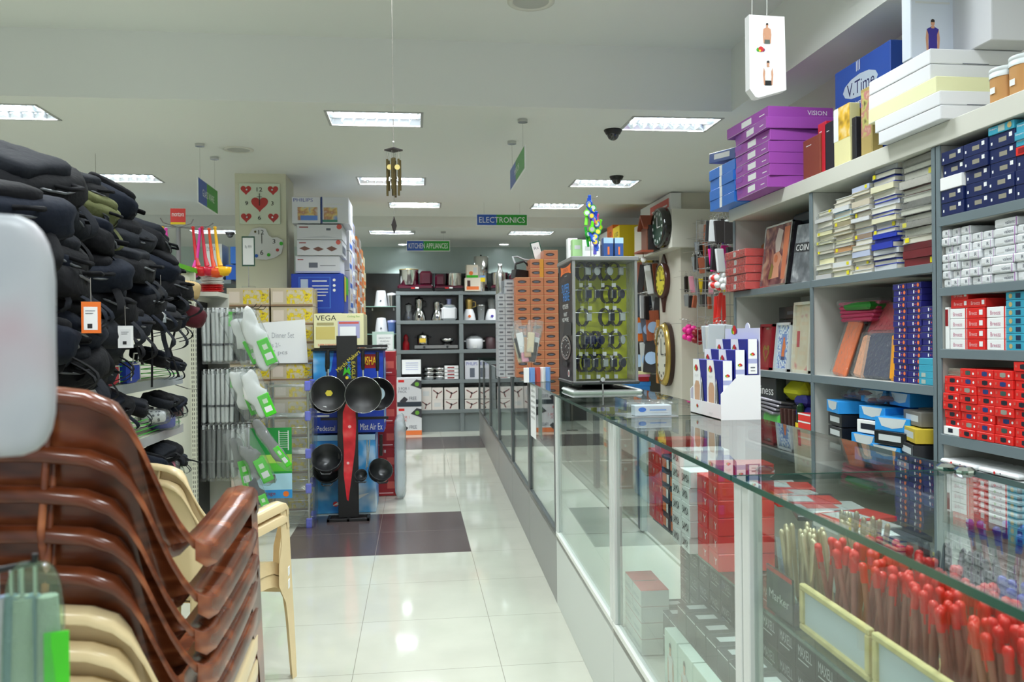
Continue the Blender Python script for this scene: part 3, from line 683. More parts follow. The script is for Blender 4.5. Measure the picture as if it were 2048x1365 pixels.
# ---- right unit, top bay: navy boxes; teal ones above; one red
def navy(y, z, w=.118, kind='navy', lab=''):
    mt = {'navy': NAVY, 'teal': TEAL, 'red': RED}[kind]
    de = {'navy': [('r', 'nx', .38, .35, .68, .68, M('window_grey', (150, 146, 130), .3)), ('r', 'nx', .78, .55, .9, .85, PAPER), ('r', 'nx', .08, .3, .14, .5, PAPER)],
          'teal': [('r', 'nx', .4, .15, .66, .9, M('teal_photo', (176, 190, 180), .5)), ('t', 'nx', .05, .5, .35, .8, 'Sleepers', PAPER), ('c', 'nx', .85, .55, .010, M('teal_photo2', (190, 170, 110), .5))],
          'red': [('r', 'nx', .1, .2, .4, .8, DRED)]}[kind]
    pbox('underwear_box', .2, w, .0455 if kind == 'navy' else .027, mt, de, (RX + .1 + rnd.uniform(-.004, .006), y, z), 0, key='uw%s%.3f' % (kind, w), label=lab, cat='box', group=kind + ' boxes on the top right shelf')
for c in range(4):
    y = 2.71 - .122 * c
    n = 5
    for r in range(n):
        if c == 0 and r == 2: pbox('white_box', .2, .118, .0455, PAPER, [], (RX + .092, y, 1.769 + .0462 * r), key='whb', label='plain white box among navy boxes beside the grey post', cat='box'); continue
        if c == 3 and r == 3: navy(y, 1.769 + .0462 * r, kind='red', lab='red box among the navy boxes at the right edge of the photo'); navy(y, 1.769 + .0462 * r + .028, kind='teal', lab='teal box on the red box at the right edge'); continue
        if (c, r) in ((1, 4), (3, 4)):
            continue
        navy(y, 1.769 + .0462 * r, lab='navy box with small window, %s up in %s column from the grey post' % (ORD[r], ORD[c]))
for r in range(1): navy(2.71 - .122, 1.769 + .0462 * 4, lab='upper navy box in second column from the grey post')
for c, rs in ((2, 1), (3, 2)):
    for r in range(rs): navy(2.71 - .122 * c, 2.0 + .0 * r if c == 2 else 1.955 + .028 * r, kind='teal', lab='teal pyjama box near the top board, %s in %s column' % (ORD[r], ORD[c]))
# ---- white vest packs
VAL = M('vest_pack_white', (224, 228, 230), .4)
k = 0
for c, (yc, wd) in enumerate(((2.755, .042), (2.71, .042), (2.655, .05), (2.6, .05), (2.545, .05), (2.465, .1), (2.385, .05), (2.33, .05))):
    for r in range(7 if c < 3 else 6 if c != 5 else 7):
        pbox('vest_pack', .16, wd, .029, VAL, [('r', 'nx', .1, .2, .45, .35, M('print_grey')), ('t', 'nx', .5, .3, .92, .7, 'valent' if wd > .06 else 'R', M('print_slate', (90, 96, 110), .5)), ('r', 'nx', .97, 0, 1, 1, PURPLE)],
             (RX + .085 + rnd.uniform(-.006, .008), yc + rnd.uniform(-.002, .002), 1.5125 + .0298 * r), rnd.uniform(-.03, .03), c=.004, key='vest%.3f' % wd,
             label='white vest pack, %s up in %s column from the grey post' % (ORD[r], ORD[c]), cat='pack', group='white vest packs on the second right shelf')
# ---- Breeze-like red, white and teal boxes
for c, (yc, kind) in enumerate(((2.695, 'white'), (2.605, 'red'), (2.505, 'white'), (2.415, 'teal'), (2.325, 'teal'))):
    for r in range(4 if c < 3 else 7):
        h = .036 if c < 3 else .027
        mt = {'white': PAPER, 'red': RED, 'teal': TEAL}[kind]
        de = {'white': [('t', 'nx', .2, .25, .75, .65, 'Breezz', M('pinkish_print', (200, 120, 150), .5)), ('r', 'nx', .93, 0, 1, 1, RED)], 'red': [('t', 'nx', .15, .3, .6, .7, 'Breezz', M('pinkish_print2', (240, 190, 190), .5)), ('r', 'nx', .72, .3, .92, .8, PAPER)],
              'teal': [('r', 'nx', .5, .2, .75, .8, M('window_dark', (30, 50, 80), .3)), ('c', 'nx', .25, .5, .008, M('teal_photo2'))]}[kind]
        pbox('brief_box', .18, .088, h - .001, mt, de, (RX + .096, yc, 1.2905 + h * r), key='br' + kind, label='%s brief box, %s up in %s column from the grey post' % (kind, ORD[r], ORD[c]), cat='box', group='brief boxes on the third right shelf')
for r in range(3): pbox('brief_box', .18, .09, .03, RED, [('t', 'nx', .2, .3, .7, .7, 'Breezz', M('pinkish_print2')), ('r', 'nx', .8, .3, .95, .8, PAPER)], (RX + .1, 2.695 - (.09 if r == 2 else 0), 1.4355 + .0305 * (r % 2)), key='brr', label='red brief box lying across the tops, %s one' % ORD[r], cat='box', group='red brief boxes on top of the white ones')
pbox('tall_white_box', .18, .02, .15, PAPER, [('r', 'nx', .1, .55, .9, .95, DRED)], (RX + .096, 2.757, 1.2905), label='narrow upright red and white box against the grey post', cat='box')
# ---- red sock boxes with windows: Jockey-like
for c in range(5):
    yc = 2.722 - .0875 * c; n = (7, 8, 8, 8, 9)[c]
    for r in range(n):
        if c == 0 and r == 0: pbox('sock_window_box', .15, .084, .030, PAPER, [('r', 'nx', .3, .3, .6, .8, DNAVY)], (RX + .07, yc, .983), key='swbw', label='white window box at the bottom of the red boxes, beside the grey post', cat='box'); continue
        pbox('sock_window_box', .15, .084, .0295, RED, [('p', 'nx', [(.34, .3), (.5, .22), (.66, .3), (.66, .72), (.5, .78), (.34, .72)], M('window_sock%d' % (c * r % 4), ((34, 40, 52), (150, 150, 140), (40, 60, 120), (60, 90, 84))[c * r % 4], .3)), ('r', 'nx', .08, .4, .18, .7, M('salmon_print')), ('c', 'nx', .84, .45, .0045, PAPER)],
             (RX + .07 + rnd.uniform(-.003, .008), yc + rnd.uniform(-.002, .002), .983 + .0302 * r), rnd.uniform(-.03, .03), key='swb%d' % (c * r % 4), label='red window box, %s up in %s column from the grey post' % (ORD[r], ORD[c]), cat='box', group='red sock boxes with windows on the right shelf')
for r in range(6): pbox('paper_bag', .2, .17, .004, M('kraft_grey', (176, 172, 160), .6), [], (RX + .12, 2.69, .983 + .0302 * 7 + .0045 * r), rnd.uniform(-.1, .1), key='pbg', label='flat paper bag on the red boxes, %s from bottom' % ORD[r], cat='bag', group='flat paper bags above the red boxes')
for c, yc in enumerate((2.68, 2.48)):
    for r in range(8):
        pbox('bath_set_pack', .15, .19, .016, VAL, [('r', 'nx', .05, .1, .95, .2, DNAVY), ('c', 'nx', .35 + .1 * c, .5, .005, (GREEN, RED)[r % 2]), ('c', 'nx', .6, .55, .003, M('print_slate'))], (RX + .06, yc, .7355 + .0205 * r), rnd.uniform(-.02, .02), c=.006, key='bsp%d%d' % (c, r % 2),
             label='flat white pack, %s up in the %s pile low on the right' % (ORD[r], ('left', 'right')[c]), cat='pack', group='flat white packs low on the right unit')
# ---- diaries and notebooks stacks in the upper bay
cols5 = [((205, 205, 205), (220, 222, 214), (60, 62, 70), (196, 190, 178), (238, 234, 190), (216, 220, 226)), ((220, 224, 226), (226, 226, 180), (192, 146, 100), (214, 206, 190), (150, 190, 226), (176, 176, 174), (160, 150, 120)),
         ((190, 200, 226), (220, 222, 224), (210, 190, 160), (150, 130, 112), (206, 196, 176), (50, 46, 46)), ((226, 222, 190), (200, 205, 210), (120, 50, 44), (40, 64, 176), (38, 60, 180), (172, 84, 44), (34, 44, 92), (214, 216, 216), (206, 208, 204)),
         ((176, 172, 164), (150, 146, 138), (190, 186, 176), (110, 30, 34), (120, 118, 112), (206, 200, 190), (96, 26, 32))]
ycols = [3.655, 3.49, 3.33, 3.16, 2.935]; wcols = [.155, .155, .15, .175, .215]; tops = [1.93, 1.955, 1.965, 2.015, 2.02]
PAGES = M('page_edges', (216, 214, 200), .7); STK = M('price_sticker_yellow', (238, 226, 30), .5)
for c in range(5):
    z = 1.608; r = 0; cl = cols5[c]
    while z < tops[c]:
        h = rnd.choice((.018, .022, .026)) if c < 4 else rnd.choice((.026, .032)); col = cl[(r * 3 + rnd.randrange(2)) % len(cl)]
        if c == 3 and r in (4, 5, 6): col = (36, 58, 176)
        if c == 4 and r in (0, 1): col = (110, 30, 36)
        w = wcols[c] - rnd.uniform(.004, .016); d = .15
        root = empty('diary', (RX + .09 + rnd.uniform(-.012, .01), ycols[c] + rnd.uniform(-.004, .004), z), (0, 0, rnd.uniform(-.05, .05)),
                     label='diary or notebook lying flat, %s up in the %s stack from the left post' % (ORD[r], ORD[c]), cat='diary', group='stacked diaries in the upper bay')
        cm = M('cover_%d_%d_%d' % col, col, .35); q = MB(); q.box(-d / 2, d / 2, -w / 2, w / 2, 0, .003, cm); q.box(-d / 2, d / 2, -w / 2, w / 2, h - .004, h - .001, cm)
        spine = (r + c) % 3 == 0 or col in ((36, 58, 176), (110, 30, 36), (196, 92, 48))
        if spine: q.box(-d / 2 - .001, -d / 2 + .003, -w / 2, w / 2, 0, h - .001, cm)
        if rnd.random() < .25: q.deco((-d / 2 - .0012, d / 2, -w / 2, w / 2, 0, h), [('r', 'nx', *((.08, .2, .2, .85) if r % 2 else (.75, .2, .88, .85)), STK)])
        q.build('cover', root)
        q = MB(); q.box(-d / 2 + .003, d / 2 - .003, -w / 2 + .002, w / 2 - .002, .003, h - .004, PAGES); q.build('page_block', root)
        if (c == 4 and r > 3) or (c == 0 and r % 3 == 1):
            q = MB(); q.box(-d / 2 - .006, d / 2, -w / 2 - .006, w / 2 + .006, -.0, h, WRAP, .004); q.build('plastic_wrap', root)
        z += h; r += 1
# ---- mid bay (A1): wallets, navy boxes, green tray
def item(name, w, d, h, m, loc, rot, lab, cat, wrap=False, decs=(), c=.012):
    root = empty(name, loc, rot, label=lab, cat=cat); q = MB(); bx = (-w / 2, w / 2, -d / 2, d / 2, 0, h); q.box(*bx, m, c); q.deco(bx, list(decs)); q.build('body', root)
    if wrap: q = MB(); q.box(-w / 2 - .006, w / 2 + .006, -d / 2 - .01, d / 2 + .01, -.003, h + .012, WRAP, .01); q.build('plastic_wrap', root)
    return root
Z3 = 1.154
ORW = M('orange_leather', (240, 112, 34), .35); PKW = M('peach_wallet', (240, 170, 130), .4); NVW = M('navy_leather', (38, 50, 84), .45); RDW = M('coral_red_leather', (214, 54, 72), .35); AMW = M('amber_wallet', (236, 160, 34), .4)
item('wallet', .028, .12, .27, ORW, (1.95, 3.60, Z3), (.12, .28, 0), 'tall orange wallet box leaning against the shelf behind', 'wallet', True)
item('wallet', .03, .10, .19, PKW, (1.955, 3.43, Z3), (.14, .22, 0), 'peach wallet in plastic between orange and navy ones', 'wallet', True)
item('wallet', .035, .2, .2, NVW, (1.95, 3.28, Z3), (0, .2, 0), 'navy blue wallet case leaning in clear plastic', 'wallet', True)
item('wallet', .03, .075, .2, AMW, (1.95, 3.145, Z3), (-.12, .15, 0), 'amber yellow wallet standing right of the navy case', 'wallet')
item('wallet', .03, .21, .17, RDW, (2.03, 3.40, Z3 + .17), (.2, .35, 0), 'large red wallet in plastic behind the peach one', 'wallet', True)
item('wallet', .03, .2, .14, M('hot_coral_leather', (232, 54, 84), .35), (2.05, 3.16, Z3 + .16), (.25, .45, 0), 'bright pink-red wallet lying behind the amber one', 'wallet')
for i in range(5): item('pink_case', .2, .26, .018, M('rose_case', (196, 70, 108), .4), (2.1, 3.55, Z3 + .25 + .0185 * i), (0, 0, .05 * i), 'flat rose pink case, %s from bottom of the pile' % ORD[i], 'case', i == 4)
item('green_tray_box', .15, .22, .035, M('grass_green', (34, 130, 40), .4), (2.06, 3.52, 1.352 + .105), (0, 0, 0), 'green box with grey lid on the rose cases', 'box')
item('stack_base', .25, .5, .24, M('warm_grey_case', (92, 86, 82), .6), (2.16, 3.45, Z3), (0, 0, 0), 'grey carton behind the leaning wallets', 'box')  # carton in one even warm grey
item('grey_carton', .2, .22, .12, M('mid_grey_carton', (120, 118, 112), .6), (2.18, 3.2, Z3 + .25), (0, 0, .1), 'grey carton at the back right of the wallets', 'box', True)
for c in range(3):
    for r in range(16 if c < 2 else 8):
        z = Z3 + .0245 * r if c < 2 else Z3 + .10 + .0245 * r
        pbox('bulb_box', .12, .09, .0238, M('deep_indigo_card', (40, 40, 120), .4), [('r', 'nx', 0, .93, 1, 1, M('print_slate')), ('p', 'nx', [(.42, .25), (.5, .25), (.5, .75), (.42, .75)], PAPER), ('c', 'nx', .82, .5, .0075, M('print_orange')), ('c', 'nx', .62, .5, .003, M('salmon_print'))],
             (RX + .07 + (.002 * (r % 3)), 3.055 - .094 * c, z), key='bulb', label='indigo box with white mark, %s up in %s column by the grey post' % (ORD[r], ORD[c]), cat='box', group='indigo boxes beside the wallets')
for r in range(4): pbox('teal_carton', .13, .085, .025, TEAL, [('r', 'nx', .2, .2, .5, .8, M('teal_photo'))] if r < 2 else [], (RX + .06, 3.055 - .094 * 2, Z3 + .0252 * r), key='tc%d' % (r < 2), label='sky teal carton under the indigo boxes, %s up' % ORD[r], cat='box', group='teal cartons by the grey post')
# ---- lower bay A1: sky-blue window boxes
for i, (y, z, x, rz, kind) in enumerate(((3.54, .99, 1.97, -.2, 'b'), (3.54, .93, 1.98, -.15, 'k'), (3.54, .87, 1.98, -.15, 'k'), (3.27, .985, 1.99, .1, 'b'), (3.27, .925, 1.98, .1, 'w'), (3.30, .865, 1.97, .1, 'b'), (3.11, .955, 1.97, .3, 'b'), (3.10, .90, 1.96, .2, 'k'),
                                      (3.13, .84, 1.96, .15, 'b'), (2.98, .99, 2.0, -.2, 'g'), (2.95, .93, 1.97, -.3, 'y'), (2.95, .87, 1.96, -.3, 'k'), (3.36, 1.05, 2.05, .1, 'b'), (3.15, 1.05, 2.05, -.1, 'b'), (2.98, .81, 1.96, -.2, 'k'), (3.52, .81, 1.97, -.1, 'k'), (3.28, .805, 1.97, .0, 'b'))):
    mt = {'b': SKY, 'k': M('glossy_black_card', (22, 24, 30), .3), 'w': PAPER, 'g': M('mid_grey_carton'), 'y': M('mustard', (200, 176, 50), .5)}[kind]
    win = M('pale_window', (206, 214, 216), .3)
    pbox('window_box', .16, .17, .055, mt, [('p', 'nx', [(.1, .95), (.2, .35), (.5, .2), (.8, .35), (.9, .95)], win)] if kind == 'b' else [('r', 'nx', .15, .3, .85, .75, win if kind != 'w' else DNAVY)], (x, y, z), rz, key='wb' + kind,
         label={'b': 'sky blue open-window box', 'k': 'black window box', 'w': 'white and navy window box', 'g': 'grey window box', 'y': 'mustard window box'}[kind] + ' in the heap above the counter, %s of the heap' % ORD[i], cat='box', group='window boxes heaped on the lower shelf')
for i in range(5): item('wrapped_shirt', .26, .22, .02, M('plum_cloth', (110, 50, 66), .8), (2.1, 3.5 - .06 * i, 1.05 + .014 * (i % 3)), (0, 0, .2 * i), 'wrapped plum garment in loose plastic, %s one' % ORD[i], 'garment', True)
# ---- bay A0 upper: red boxes, god picture, COIN album
for r in range(5):
    root = empty('red_gift_box', (1.99 + .005 * (r % 2), 4.61, 1.608 + .047 * r), (0, 0, .0), label='red wrapped gift box with white label, %s of the five' % frombottom(r, 5), cat='box', group='stack of five red gift boxes')
    q = MB(); bx = (-.13, .13, -.15, .15, 0, .044); q.box(*bx, M('bright_red_card', (232, 56, 50), .3), .003); q.deco(bx, [('r', 'nx', .42, .2, .54, .85, PAPER)]); q.build('carton', root)
    q = MB(); q.box(-.134, .134, -.154, .154, .0, .0462, WRAP, .003); q.build('plastic_wrap', root)
item('brown_book', .2, .24, .04, BROWN, (2.12, 4.5, 1.843), (0, 0, 0), 'brown box lying on the red gift boxes', 'box'); item('maroon_book', .2, .2, .02, DRED, (2.12, 4.46, 1.884), (0, 0, 0), 'maroon box above the brown one', 'box')
item('teal_book', .18, .24, .03, M('dull_teal', (64, 128, 112), .5), (2.1, 4.4, 1.905), (0, 0, .1), 'teal green box near the top of the upper left bay', 'box')
root = empty('framed_picture', (1.925, 4.26, 1.61), (0, .13, 0), label='silver framed picture of a garlanded figure leaning in the upper left bay', cat='framed picture')
q = MB(); w, h = .165, .345
PICT = mottle('devotional_print', ((60, 32, 38), (96, 50, 60), (130, 84, 84), (176, 130, 110), (190, 160, 140)), 9, dist=1.2)
q.box(0, .014, -w, -w + .010, 0, h, SILVER); q.box(0, .014, w - .010, w, 0, h, SILVER); q.box(0, .014, -w, w, 0, .010, SILVER); q.box(0, .014, -w, w, h - .010, h, SILVER); q.build('frame', root)
q = MB(); bx = (.004, .012, -w + .01, w - .01, .01, h - .01); q.box(*bx, PICT)
q.deco(bx, [('p', 'nx', [(.78, .08), (.92, .08), (.95, .95), (.74, .95)], M('print_orange_body', (206, 120, 84), .5)), ('p', 'nx', [(.3, .1), (.7, .12), (.66, .3), (.74, .46), (.6, .56), (.4, .52), (.44, .3)], M('print_salmon', (214, 150, 122), .5)), ('p', 'nx', [(.48, .54), (.64, .56), (.7, .9), (.5, .96), (.42, .74)], M('print_pale_veil', (206, 192, 184), .5)), ('p', 'nx', [(.28, .1), (.42, .12), (.46, .32), (.36, .38)], M('print_moss', (136, 120, 60), .5)), ('c', 'nx', .52, .44, .022, M('print_orange_body'))])
q.build('picture', root)
q = MB(); q.box(.014, .05, -w + .0, w, 0, h, M('dark_frame_side', (24, 20, 28), .5)); q.build('case', root)
root = empty('coin_album', (1.93, 3.93, 1.61), (.06, .12, 0), label='grey album lettered COIN standing beside the grey post', cat='album')
q = MB(); bx = (0, .04, -.125, .125, 0, .30); q.box(*bx, mottle('splashed_grey', ((84, 90, 96), (120, 126, 132), (190, 194, 198)), 16, stops=(.35, .55, .75)), .004)
q.deco(bx, [('r', 'nx', 0, .52, 1, .68, M('album_band', (52, 56, 60), .5)), ('t', 'nx', .05, .545, .9, .65, 'COIN A', PAPER), ('c', 'nx', .33, .60, .0, PAPER)]); q.build('cover', root)
item('dark_box', .2, .3, .06, M('slate_box', (46, 56, 66), .5), (2.12, 4.05, 1.93), (0, 0, 0), 'slate box at the top behind the coin album', 'box')
item('album_stack', .2, .34, .31, M('dark_maroon_card', (60, 40, 46), .6), (2.14, 4.1, 1.608), (0, 0, 0), 'dark maroon carton behind the framed picture', 'box')  # same dark maroon on every face of the carton
# ---- bay A0 middle: gift frames and dark cartons behind
def gift(yc, w, h, mo, mi, lab, decs=(), tilt=.1, x=1.925):
    root = empty('gift_box', (x, yc, Z3), (0, tilt, 0), label=lab, cat='gift box'); q = MB(); t = .014
    q.box(.02, .045, -w / 2, w / 2, 0, h, mo); q.box(0, .02, -w / 2, -w / 2 + t, 0, h, mo); q.box(0, .02, w / 2 - t, w / 2, 0, h, mo); q.box(0, .02, -w / 2, w / 2, 0, t, mo); q.box(0, .02, -w / 2, w / 2, h - t, h, mo); q.build('tray', root)
    q = MB(); bx = (.012, .02, -w / 2 + t, w / 2 - t, t, h - t); q.box(*bx, mi); q.deco(bx, list(decs)); q.build('insert', root)
    q = MB(); q.poly([(-.001, -w / 2, 0), (-.001, w / 2, 0), (-.001, w / 2, h), (-.001, -w / 2, h)], PANE); q.build('window', root)
GOLD = M('gold_foil', (214, 184, 110), .25, .8)
gift(4.39, .16, .255, M('wine_box', (150, 32, 44), .4), mottle('wine_insert', ((150, 40, 50), (186, 86, 84)), 8), 'wine red gift box with gold heart, left of the blue one',
     [('p', 'nx', [(.5, .12), (.82, .38), (.78, .52), (.62, .55), (.5, .47), (.38, .55), (.22, .52), (.18, .38)], GOLD), ('p', 'nx', [(.5, .2), (.7, .4), (.5, .44), (.3, .4)], M('wine_insert')), ('r', 'nx', .35, .93, .65, .98, SILVER)])
gift(4.175, .17, .26, M('white_gift_edge', (206, 214, 218), .5), mottle('blue_white_print', ((60, 110, 200), (190, 214, 240), (240, 246, 250)), 70, stops=(.4, .5, .6)), 'blue and white patterned gift frame with orange figure',
     [('r', 'nx', .3, .2, .7, .8, M('print_blue2', (110, 150, 210), .5)), ('p', 'nx', [(.35, .22), (.65, .22), (.6, .4), (.68, .5), (.55, .72), (.45, .72), (.4, .5)], M('print_orange')), ('r', 'nx', .35, .2, .65, .28, M('print_navy', (40, 60, 120), .5))])
gift(3.95, .19, .36, M('ivory_gift_edge', (214, 212, 196), .5), mottle('ivory_floral', ((206, 196, 170), (214, 206, 182), (190, 60, 96)), 12, stops=(.4, .6, .72)), 'tall ivory floral gift box beside the grey post', [('r', 'nx', .1, .35, .3, .6, M('ivory_rose', (180, 80, 90), .6))], .06)
for i in range(12):
    item('toy_box', .12, .12, .07, (M('glossy_black_card'), M('ochre_card', (150, 120, 70), .5), M('dark_charcoal', (44, 46, 48), .5))[(0, 0, 2, 1, 0, 2, 0, 1, 0, 0, 2, 0)[i]], (2.14 - .02 * (i % 2), 4.45 - .13 * (i % 4), 1.2 + .09 + .0725 * (i // 4)), (0, 0, 0), 'dark toy box at back of the middle left bay, %s row up, %s from left' % (ORD[i // 4], ORD[i % 4]), 'box', decs=[('r', 'nx', .15, .35, .8, .6, M('print_slate'))] if i % 2 else (), c=.002)
item('support_carton', .18, .6, .135, M('light_grey_carton', (150, 150, 148), .6), (2.15, 4.2, Z3), (0, 0, 0), 'light grey carton under the dark toy boxes', 'box')
item('yellow_toy_box', .12, .14, .12, YEL, (2.1, 3.9, 1.452), (0, 0, 0), 'yellow and pink toy box high in the middle left bay', 'box', decs=[('r', 'nx', 0, 0, 1, .5, M('salmon_print')), ('r', 'nx', .2, .2, .8, .45, M('pinkish_print'))]); item('support_carton', .12, .14, .29, ORANGE, (2.1, 3.9, Z3 + .001), (0, 0, 0), 'orange carton below the yellow toy box', 'box')
item('orange_box', .1, .14, .04, M('dull_orange', (210, 90, 40), .5), (2.0, 4.56, 1.285), (0, 0, 0), 'flat orange box left of the dark toy boxes', 'box'); item('support_carton', .14, .2, .13, DRED, (2.02, 4.56, Z3), (0, 0, 0), 'dark red carton under the flat orange box', 'box')
# ---- bay A0 low
LB = .736
item('fitness_box', .06, .3, .13, M('fitness_black', (40, 46, 50), .4), (1.95, 4.36, .98), (0, 0, 0), 'dark box lettered ness hanging under the middle left shelf', 'box', decs=[('t', 'nx', .3, .3, .95, .65, 'iness', PAPER)], c=.003)
item('support_carton', .2, .5, .175, M('dark_charcoal'), (2.1, 4.35, LB + .063), (0, 0, 0), 'dark carton under the ness box', 'box')
item('yellow_bag', .1, .24, .1, M('olive_yellow', (190, 190, 20), .5), (2.0, 4.1, 1.0), (0, 0, 0), 'olive yellow padded bag under the middle left shelf', 'bag', c=.04)
for i in range(3): item('blue_pouch', .1, .12, .06, M('royal_pouch', (40, 44, 130), .5), (1.99, 4.0 - .02 * i, .975 - .06 * i), (0, .1, .3 * i), 'royal blue pouch below the yellow bag, %s down' % ORD[i], 'pouch', c=.02)
for i in range(4): item('silver_pouch', .18, .22, .014, M('silver_foil', (160, 156, 166), .3, .5), (1.98, 4.3, .93 + .015 * i), (.1, .05 * i, .1 * i), 'crumpled silver pouch above the green pack, %s one' % ORD[i], 'pouch', c=.005)
item('green_pack', .03, .2, .07, M('neon_green_pack', (60, 210, 30), .3), (1.93, 4.28, .85), (0, .1, 0), 'neon green packet on the low shelf behind the counter', 'packet', True)
for i in range(6): item('leather_belt', .03, .014, .16, M('belt_brown', (70, 44, 40), .4), (1.93 + .005 * i, 4.13 - .03 * i, .80), (.05 * (i - 3), 0, 0), 'hanging brown belt, %s from left, low behind the counter' % ORD[i], 'belt', c=.004)
for i in range(4): pbox('small_red_box', .12, .13, .038, M('bright_red_card'), [('r', 'nx', 0, .8, 1, 1, PAPER)], (1.97, 3.87, .80 + .039 * i), 0, key='srb', label='small red box left of the grey post, %s up' % ORD[i], cat='box', group='small red boxes low by the post')
item('support_carton', .2, .8, .062, M('dark_charcoal'), (2.02, 4.2, LB), (0, 0, 0), 'flat dark tray on the lowest left shelf', 'tray')
item('wafer_bottle', .04, .04, .2, M('bottle_green_glass', (20, 60, 30), .2), (1.94, 3.965, .80), (0, 0, 0), 'dark green bottle with pale label beside the small red boxes', 'bottle', decs=[('r', 'nx', 0, .3, 1, .5, YEL)], c=.015)

# ================================================================== ON THE TOP BOARD (z = 2.104)
ZT = 2.105
def topbox(name, X, xn, xf, h, z, depth, mt, decs, lab, cat='box', c=.003, rz=0, grp=None, key=None):
    y0 = onX(X, xn, 300).y; y1 = onX(X, xf, 300).y; w = y1 - y0
    return pbox(name, depth, w, h, mt, decs, (X + depth / 2, (y0 + y1) / 2, z), rz, c=c, label=lab, cat=cat, group=grp)
WC = M('white_flat_carton', (228, 230, 234), .5)
z = ZT
for i, (X, xn, xf, h, mt) in enumerate(((1.85, 1882, 1757, .052, WC), (1.85, 1881, 1750, .052, WC), (1.86, 1874, 1737, .062, M('cream_carton', (232, 232, 186), .5)), (1.87, 1862, 1738, .06, WC), (1.87, 1862, 1739, .056, WC))):
    topbox('flat_carton', X, xn, xf, h - .002, z, .42 if i > 1 else .34, mt, [('r', 'nx', .0, .0, 1, .03, M('print_grey')), ('r', 'ny', .3, .0, .55, .05, M('print_slate'))],
           '%s flat %s carton on the top board' % (frombottom(i, 5), 'cream' if i == 2 else 'white'), grp='stack of flat pale cartons'); z += h
item('underwear_display', .175, .06, .40, M('pale_blue_display', (206, 214, 226), .5), (1.957, 2.93, z), (0, 0, .0), 'tall white box with a purple tank top model on the flat cartons', 'box', decs=[('fig', 'ny', .5, .05, .36, SKIN, M('purple_vest', (56, 44, 140), .6), M('purple_vest')), ('fruit', 'ny', .45, .62, .011), ('r', 'ny', .1, .52, .9, .54, M('print_grey'))], c=.003)
item('plain_white_box', .2, .22, .38, M('cool_white_card', (206, 208, 212), .5), (2.14, 2.80, z), (0, 0, 0), 'plain white upright box at the upper right corner', 'box', c=.003)  # plain box, a single pale cool white all over
for i, (y, x) in enumerate(((2.50, 1.945), (2.41, 1.945), (2.32, 1.945))):
    root = empty('paper_tub', (x, y, ZT), label='tan paper tub with white lid on the top board, %s from the left' % ORD[i], cat='tub', group='tan paper tubs on the top board')
    q = MB(); q.lathe([(.046, 0), (.047, .09 + .01 * i)], M('tan_tub', (196, 146, 88), .6), n=24); q.build('tub_body', root)
    q = MB(); zz = .09 + .01 * i; q.lathe([(.049, zz - .008), (.049, zz + .008), (.047, zz + .009), (.049, zz + .011), (.049, zz + .022), (.047, zz + .024), (.0001, zz + .024)], M('tub_lid', (214, 222, 224), .5), n=24); q.build('lid', root)
    q = MB(); q.box(-.0485, -.047, -.01, .012, .03, .05, PAPER); q.build('price_label', root)
# V.Time carton
root = empty('blue_carton', (2.05, 3.565, ZT), (0, 0, 0), label='large blue carton lettered V.Time standing on the top board', cat='carton')
q = MB(); bx = (0, .12, -.235, .235, 0, .515); BC = M('carton_blue', (36, 74, 160), .5); q.box(*bx, BC, .003)
q.deco(bx, [('c', 'nx', .48, .765, .15, M('oval_silver', (176, 190, 206), .5), .052), ('t', 'nx', .24, .70, .74, .82, 'V.Time', M('logo_navy', (30, 34, 90), .5)), ('t', 'nx', .2, .60, .75, .64, 'Premium Chair', PAPER), ('r', 'nx', .42, .90, .43, .99, PAPER), ('r', 'nx', .45, .90, .46, .99, PAPER), ('r', 'nx', .48, .90, .49, .99, PAPER), ('r', 'nx', .1, .0, .55, .3, M('carton_red_photo', (150, 50, 50), .5))])
q.build('carton_body', root)
# assorted albums between cartons and purple boxes
ALB = [(1.93, 1744, 1722, .30, M('fruit_card', (176, 156, 96), .5), 'album with printed fruit still life beside the flat cartons', 1), (1.93, 1712, 1698, .2, M('black_card_edge', (30, 30, 40), .5), 'slim black album left of the fruit album', 0), (1.92, 1700, 1668, .27, M('cream_album', (232, 226, 170), .5), 'cream album with a yellow flower photo', 2), (1.975, 1735, 1668, .25, M('olive_album', (150, 140, 30), .5), 'large olive green album behind the cream one', 0), (1.93, 1668, 1650, .235, M('black_card_edge'), 'black slim folder with cream dots', 0), (1.93, 1652, 1636, .25, M('crimson_album', (196, 30, 50), .4), 'crimson photo album left of the black folder', 0), (1.92, 1640, 1606, .2, M('brown_album', (132, 62, 42), .5), 'brown leather album right of the purple cartons', 0)]
FRU = mottle('fruit_print_pic', ((90, 76, 50), (190, 190, 110), (190, 120, 120), (220, 210, 170)), 18); FLO = mottle('flower_print_pic', ((120, 90, 30), (236, 190, 60), (250, 240, 200)), 14)
for X, xn, xf, h, mt, lab, pic in ALB:
    d = {0: [('r', 'nx', .2, .82, .5, .84, M('print_grey'))], 1: [('r', 'nx', .05, .3, .95, .95, FRU), ('r', 'nx', .05, .05, .95, .27, M('fruit_card'))], 2: [('r', 'nx', .3, .45, 1, 1, FLO), ('r', 'nx', 0, .45, .3, 1, PAPER)]}[pic]
    topbox('photo_album', X, xn, xf, h, ZT, .05 if X < 1.95 else .07, mt, d, lab, cat='album')
for i in range(4): item('bowl_stack', .12, .12, .03, M('glazed_dark', (70, 60, 58), .3), (1.95, 3.03, ZT + .2 + .02 * i), (0, 0, 0), 'dark glazed item in the small pile left of the cartons, %s up' % ORD[i], 'bowl', c=.01)
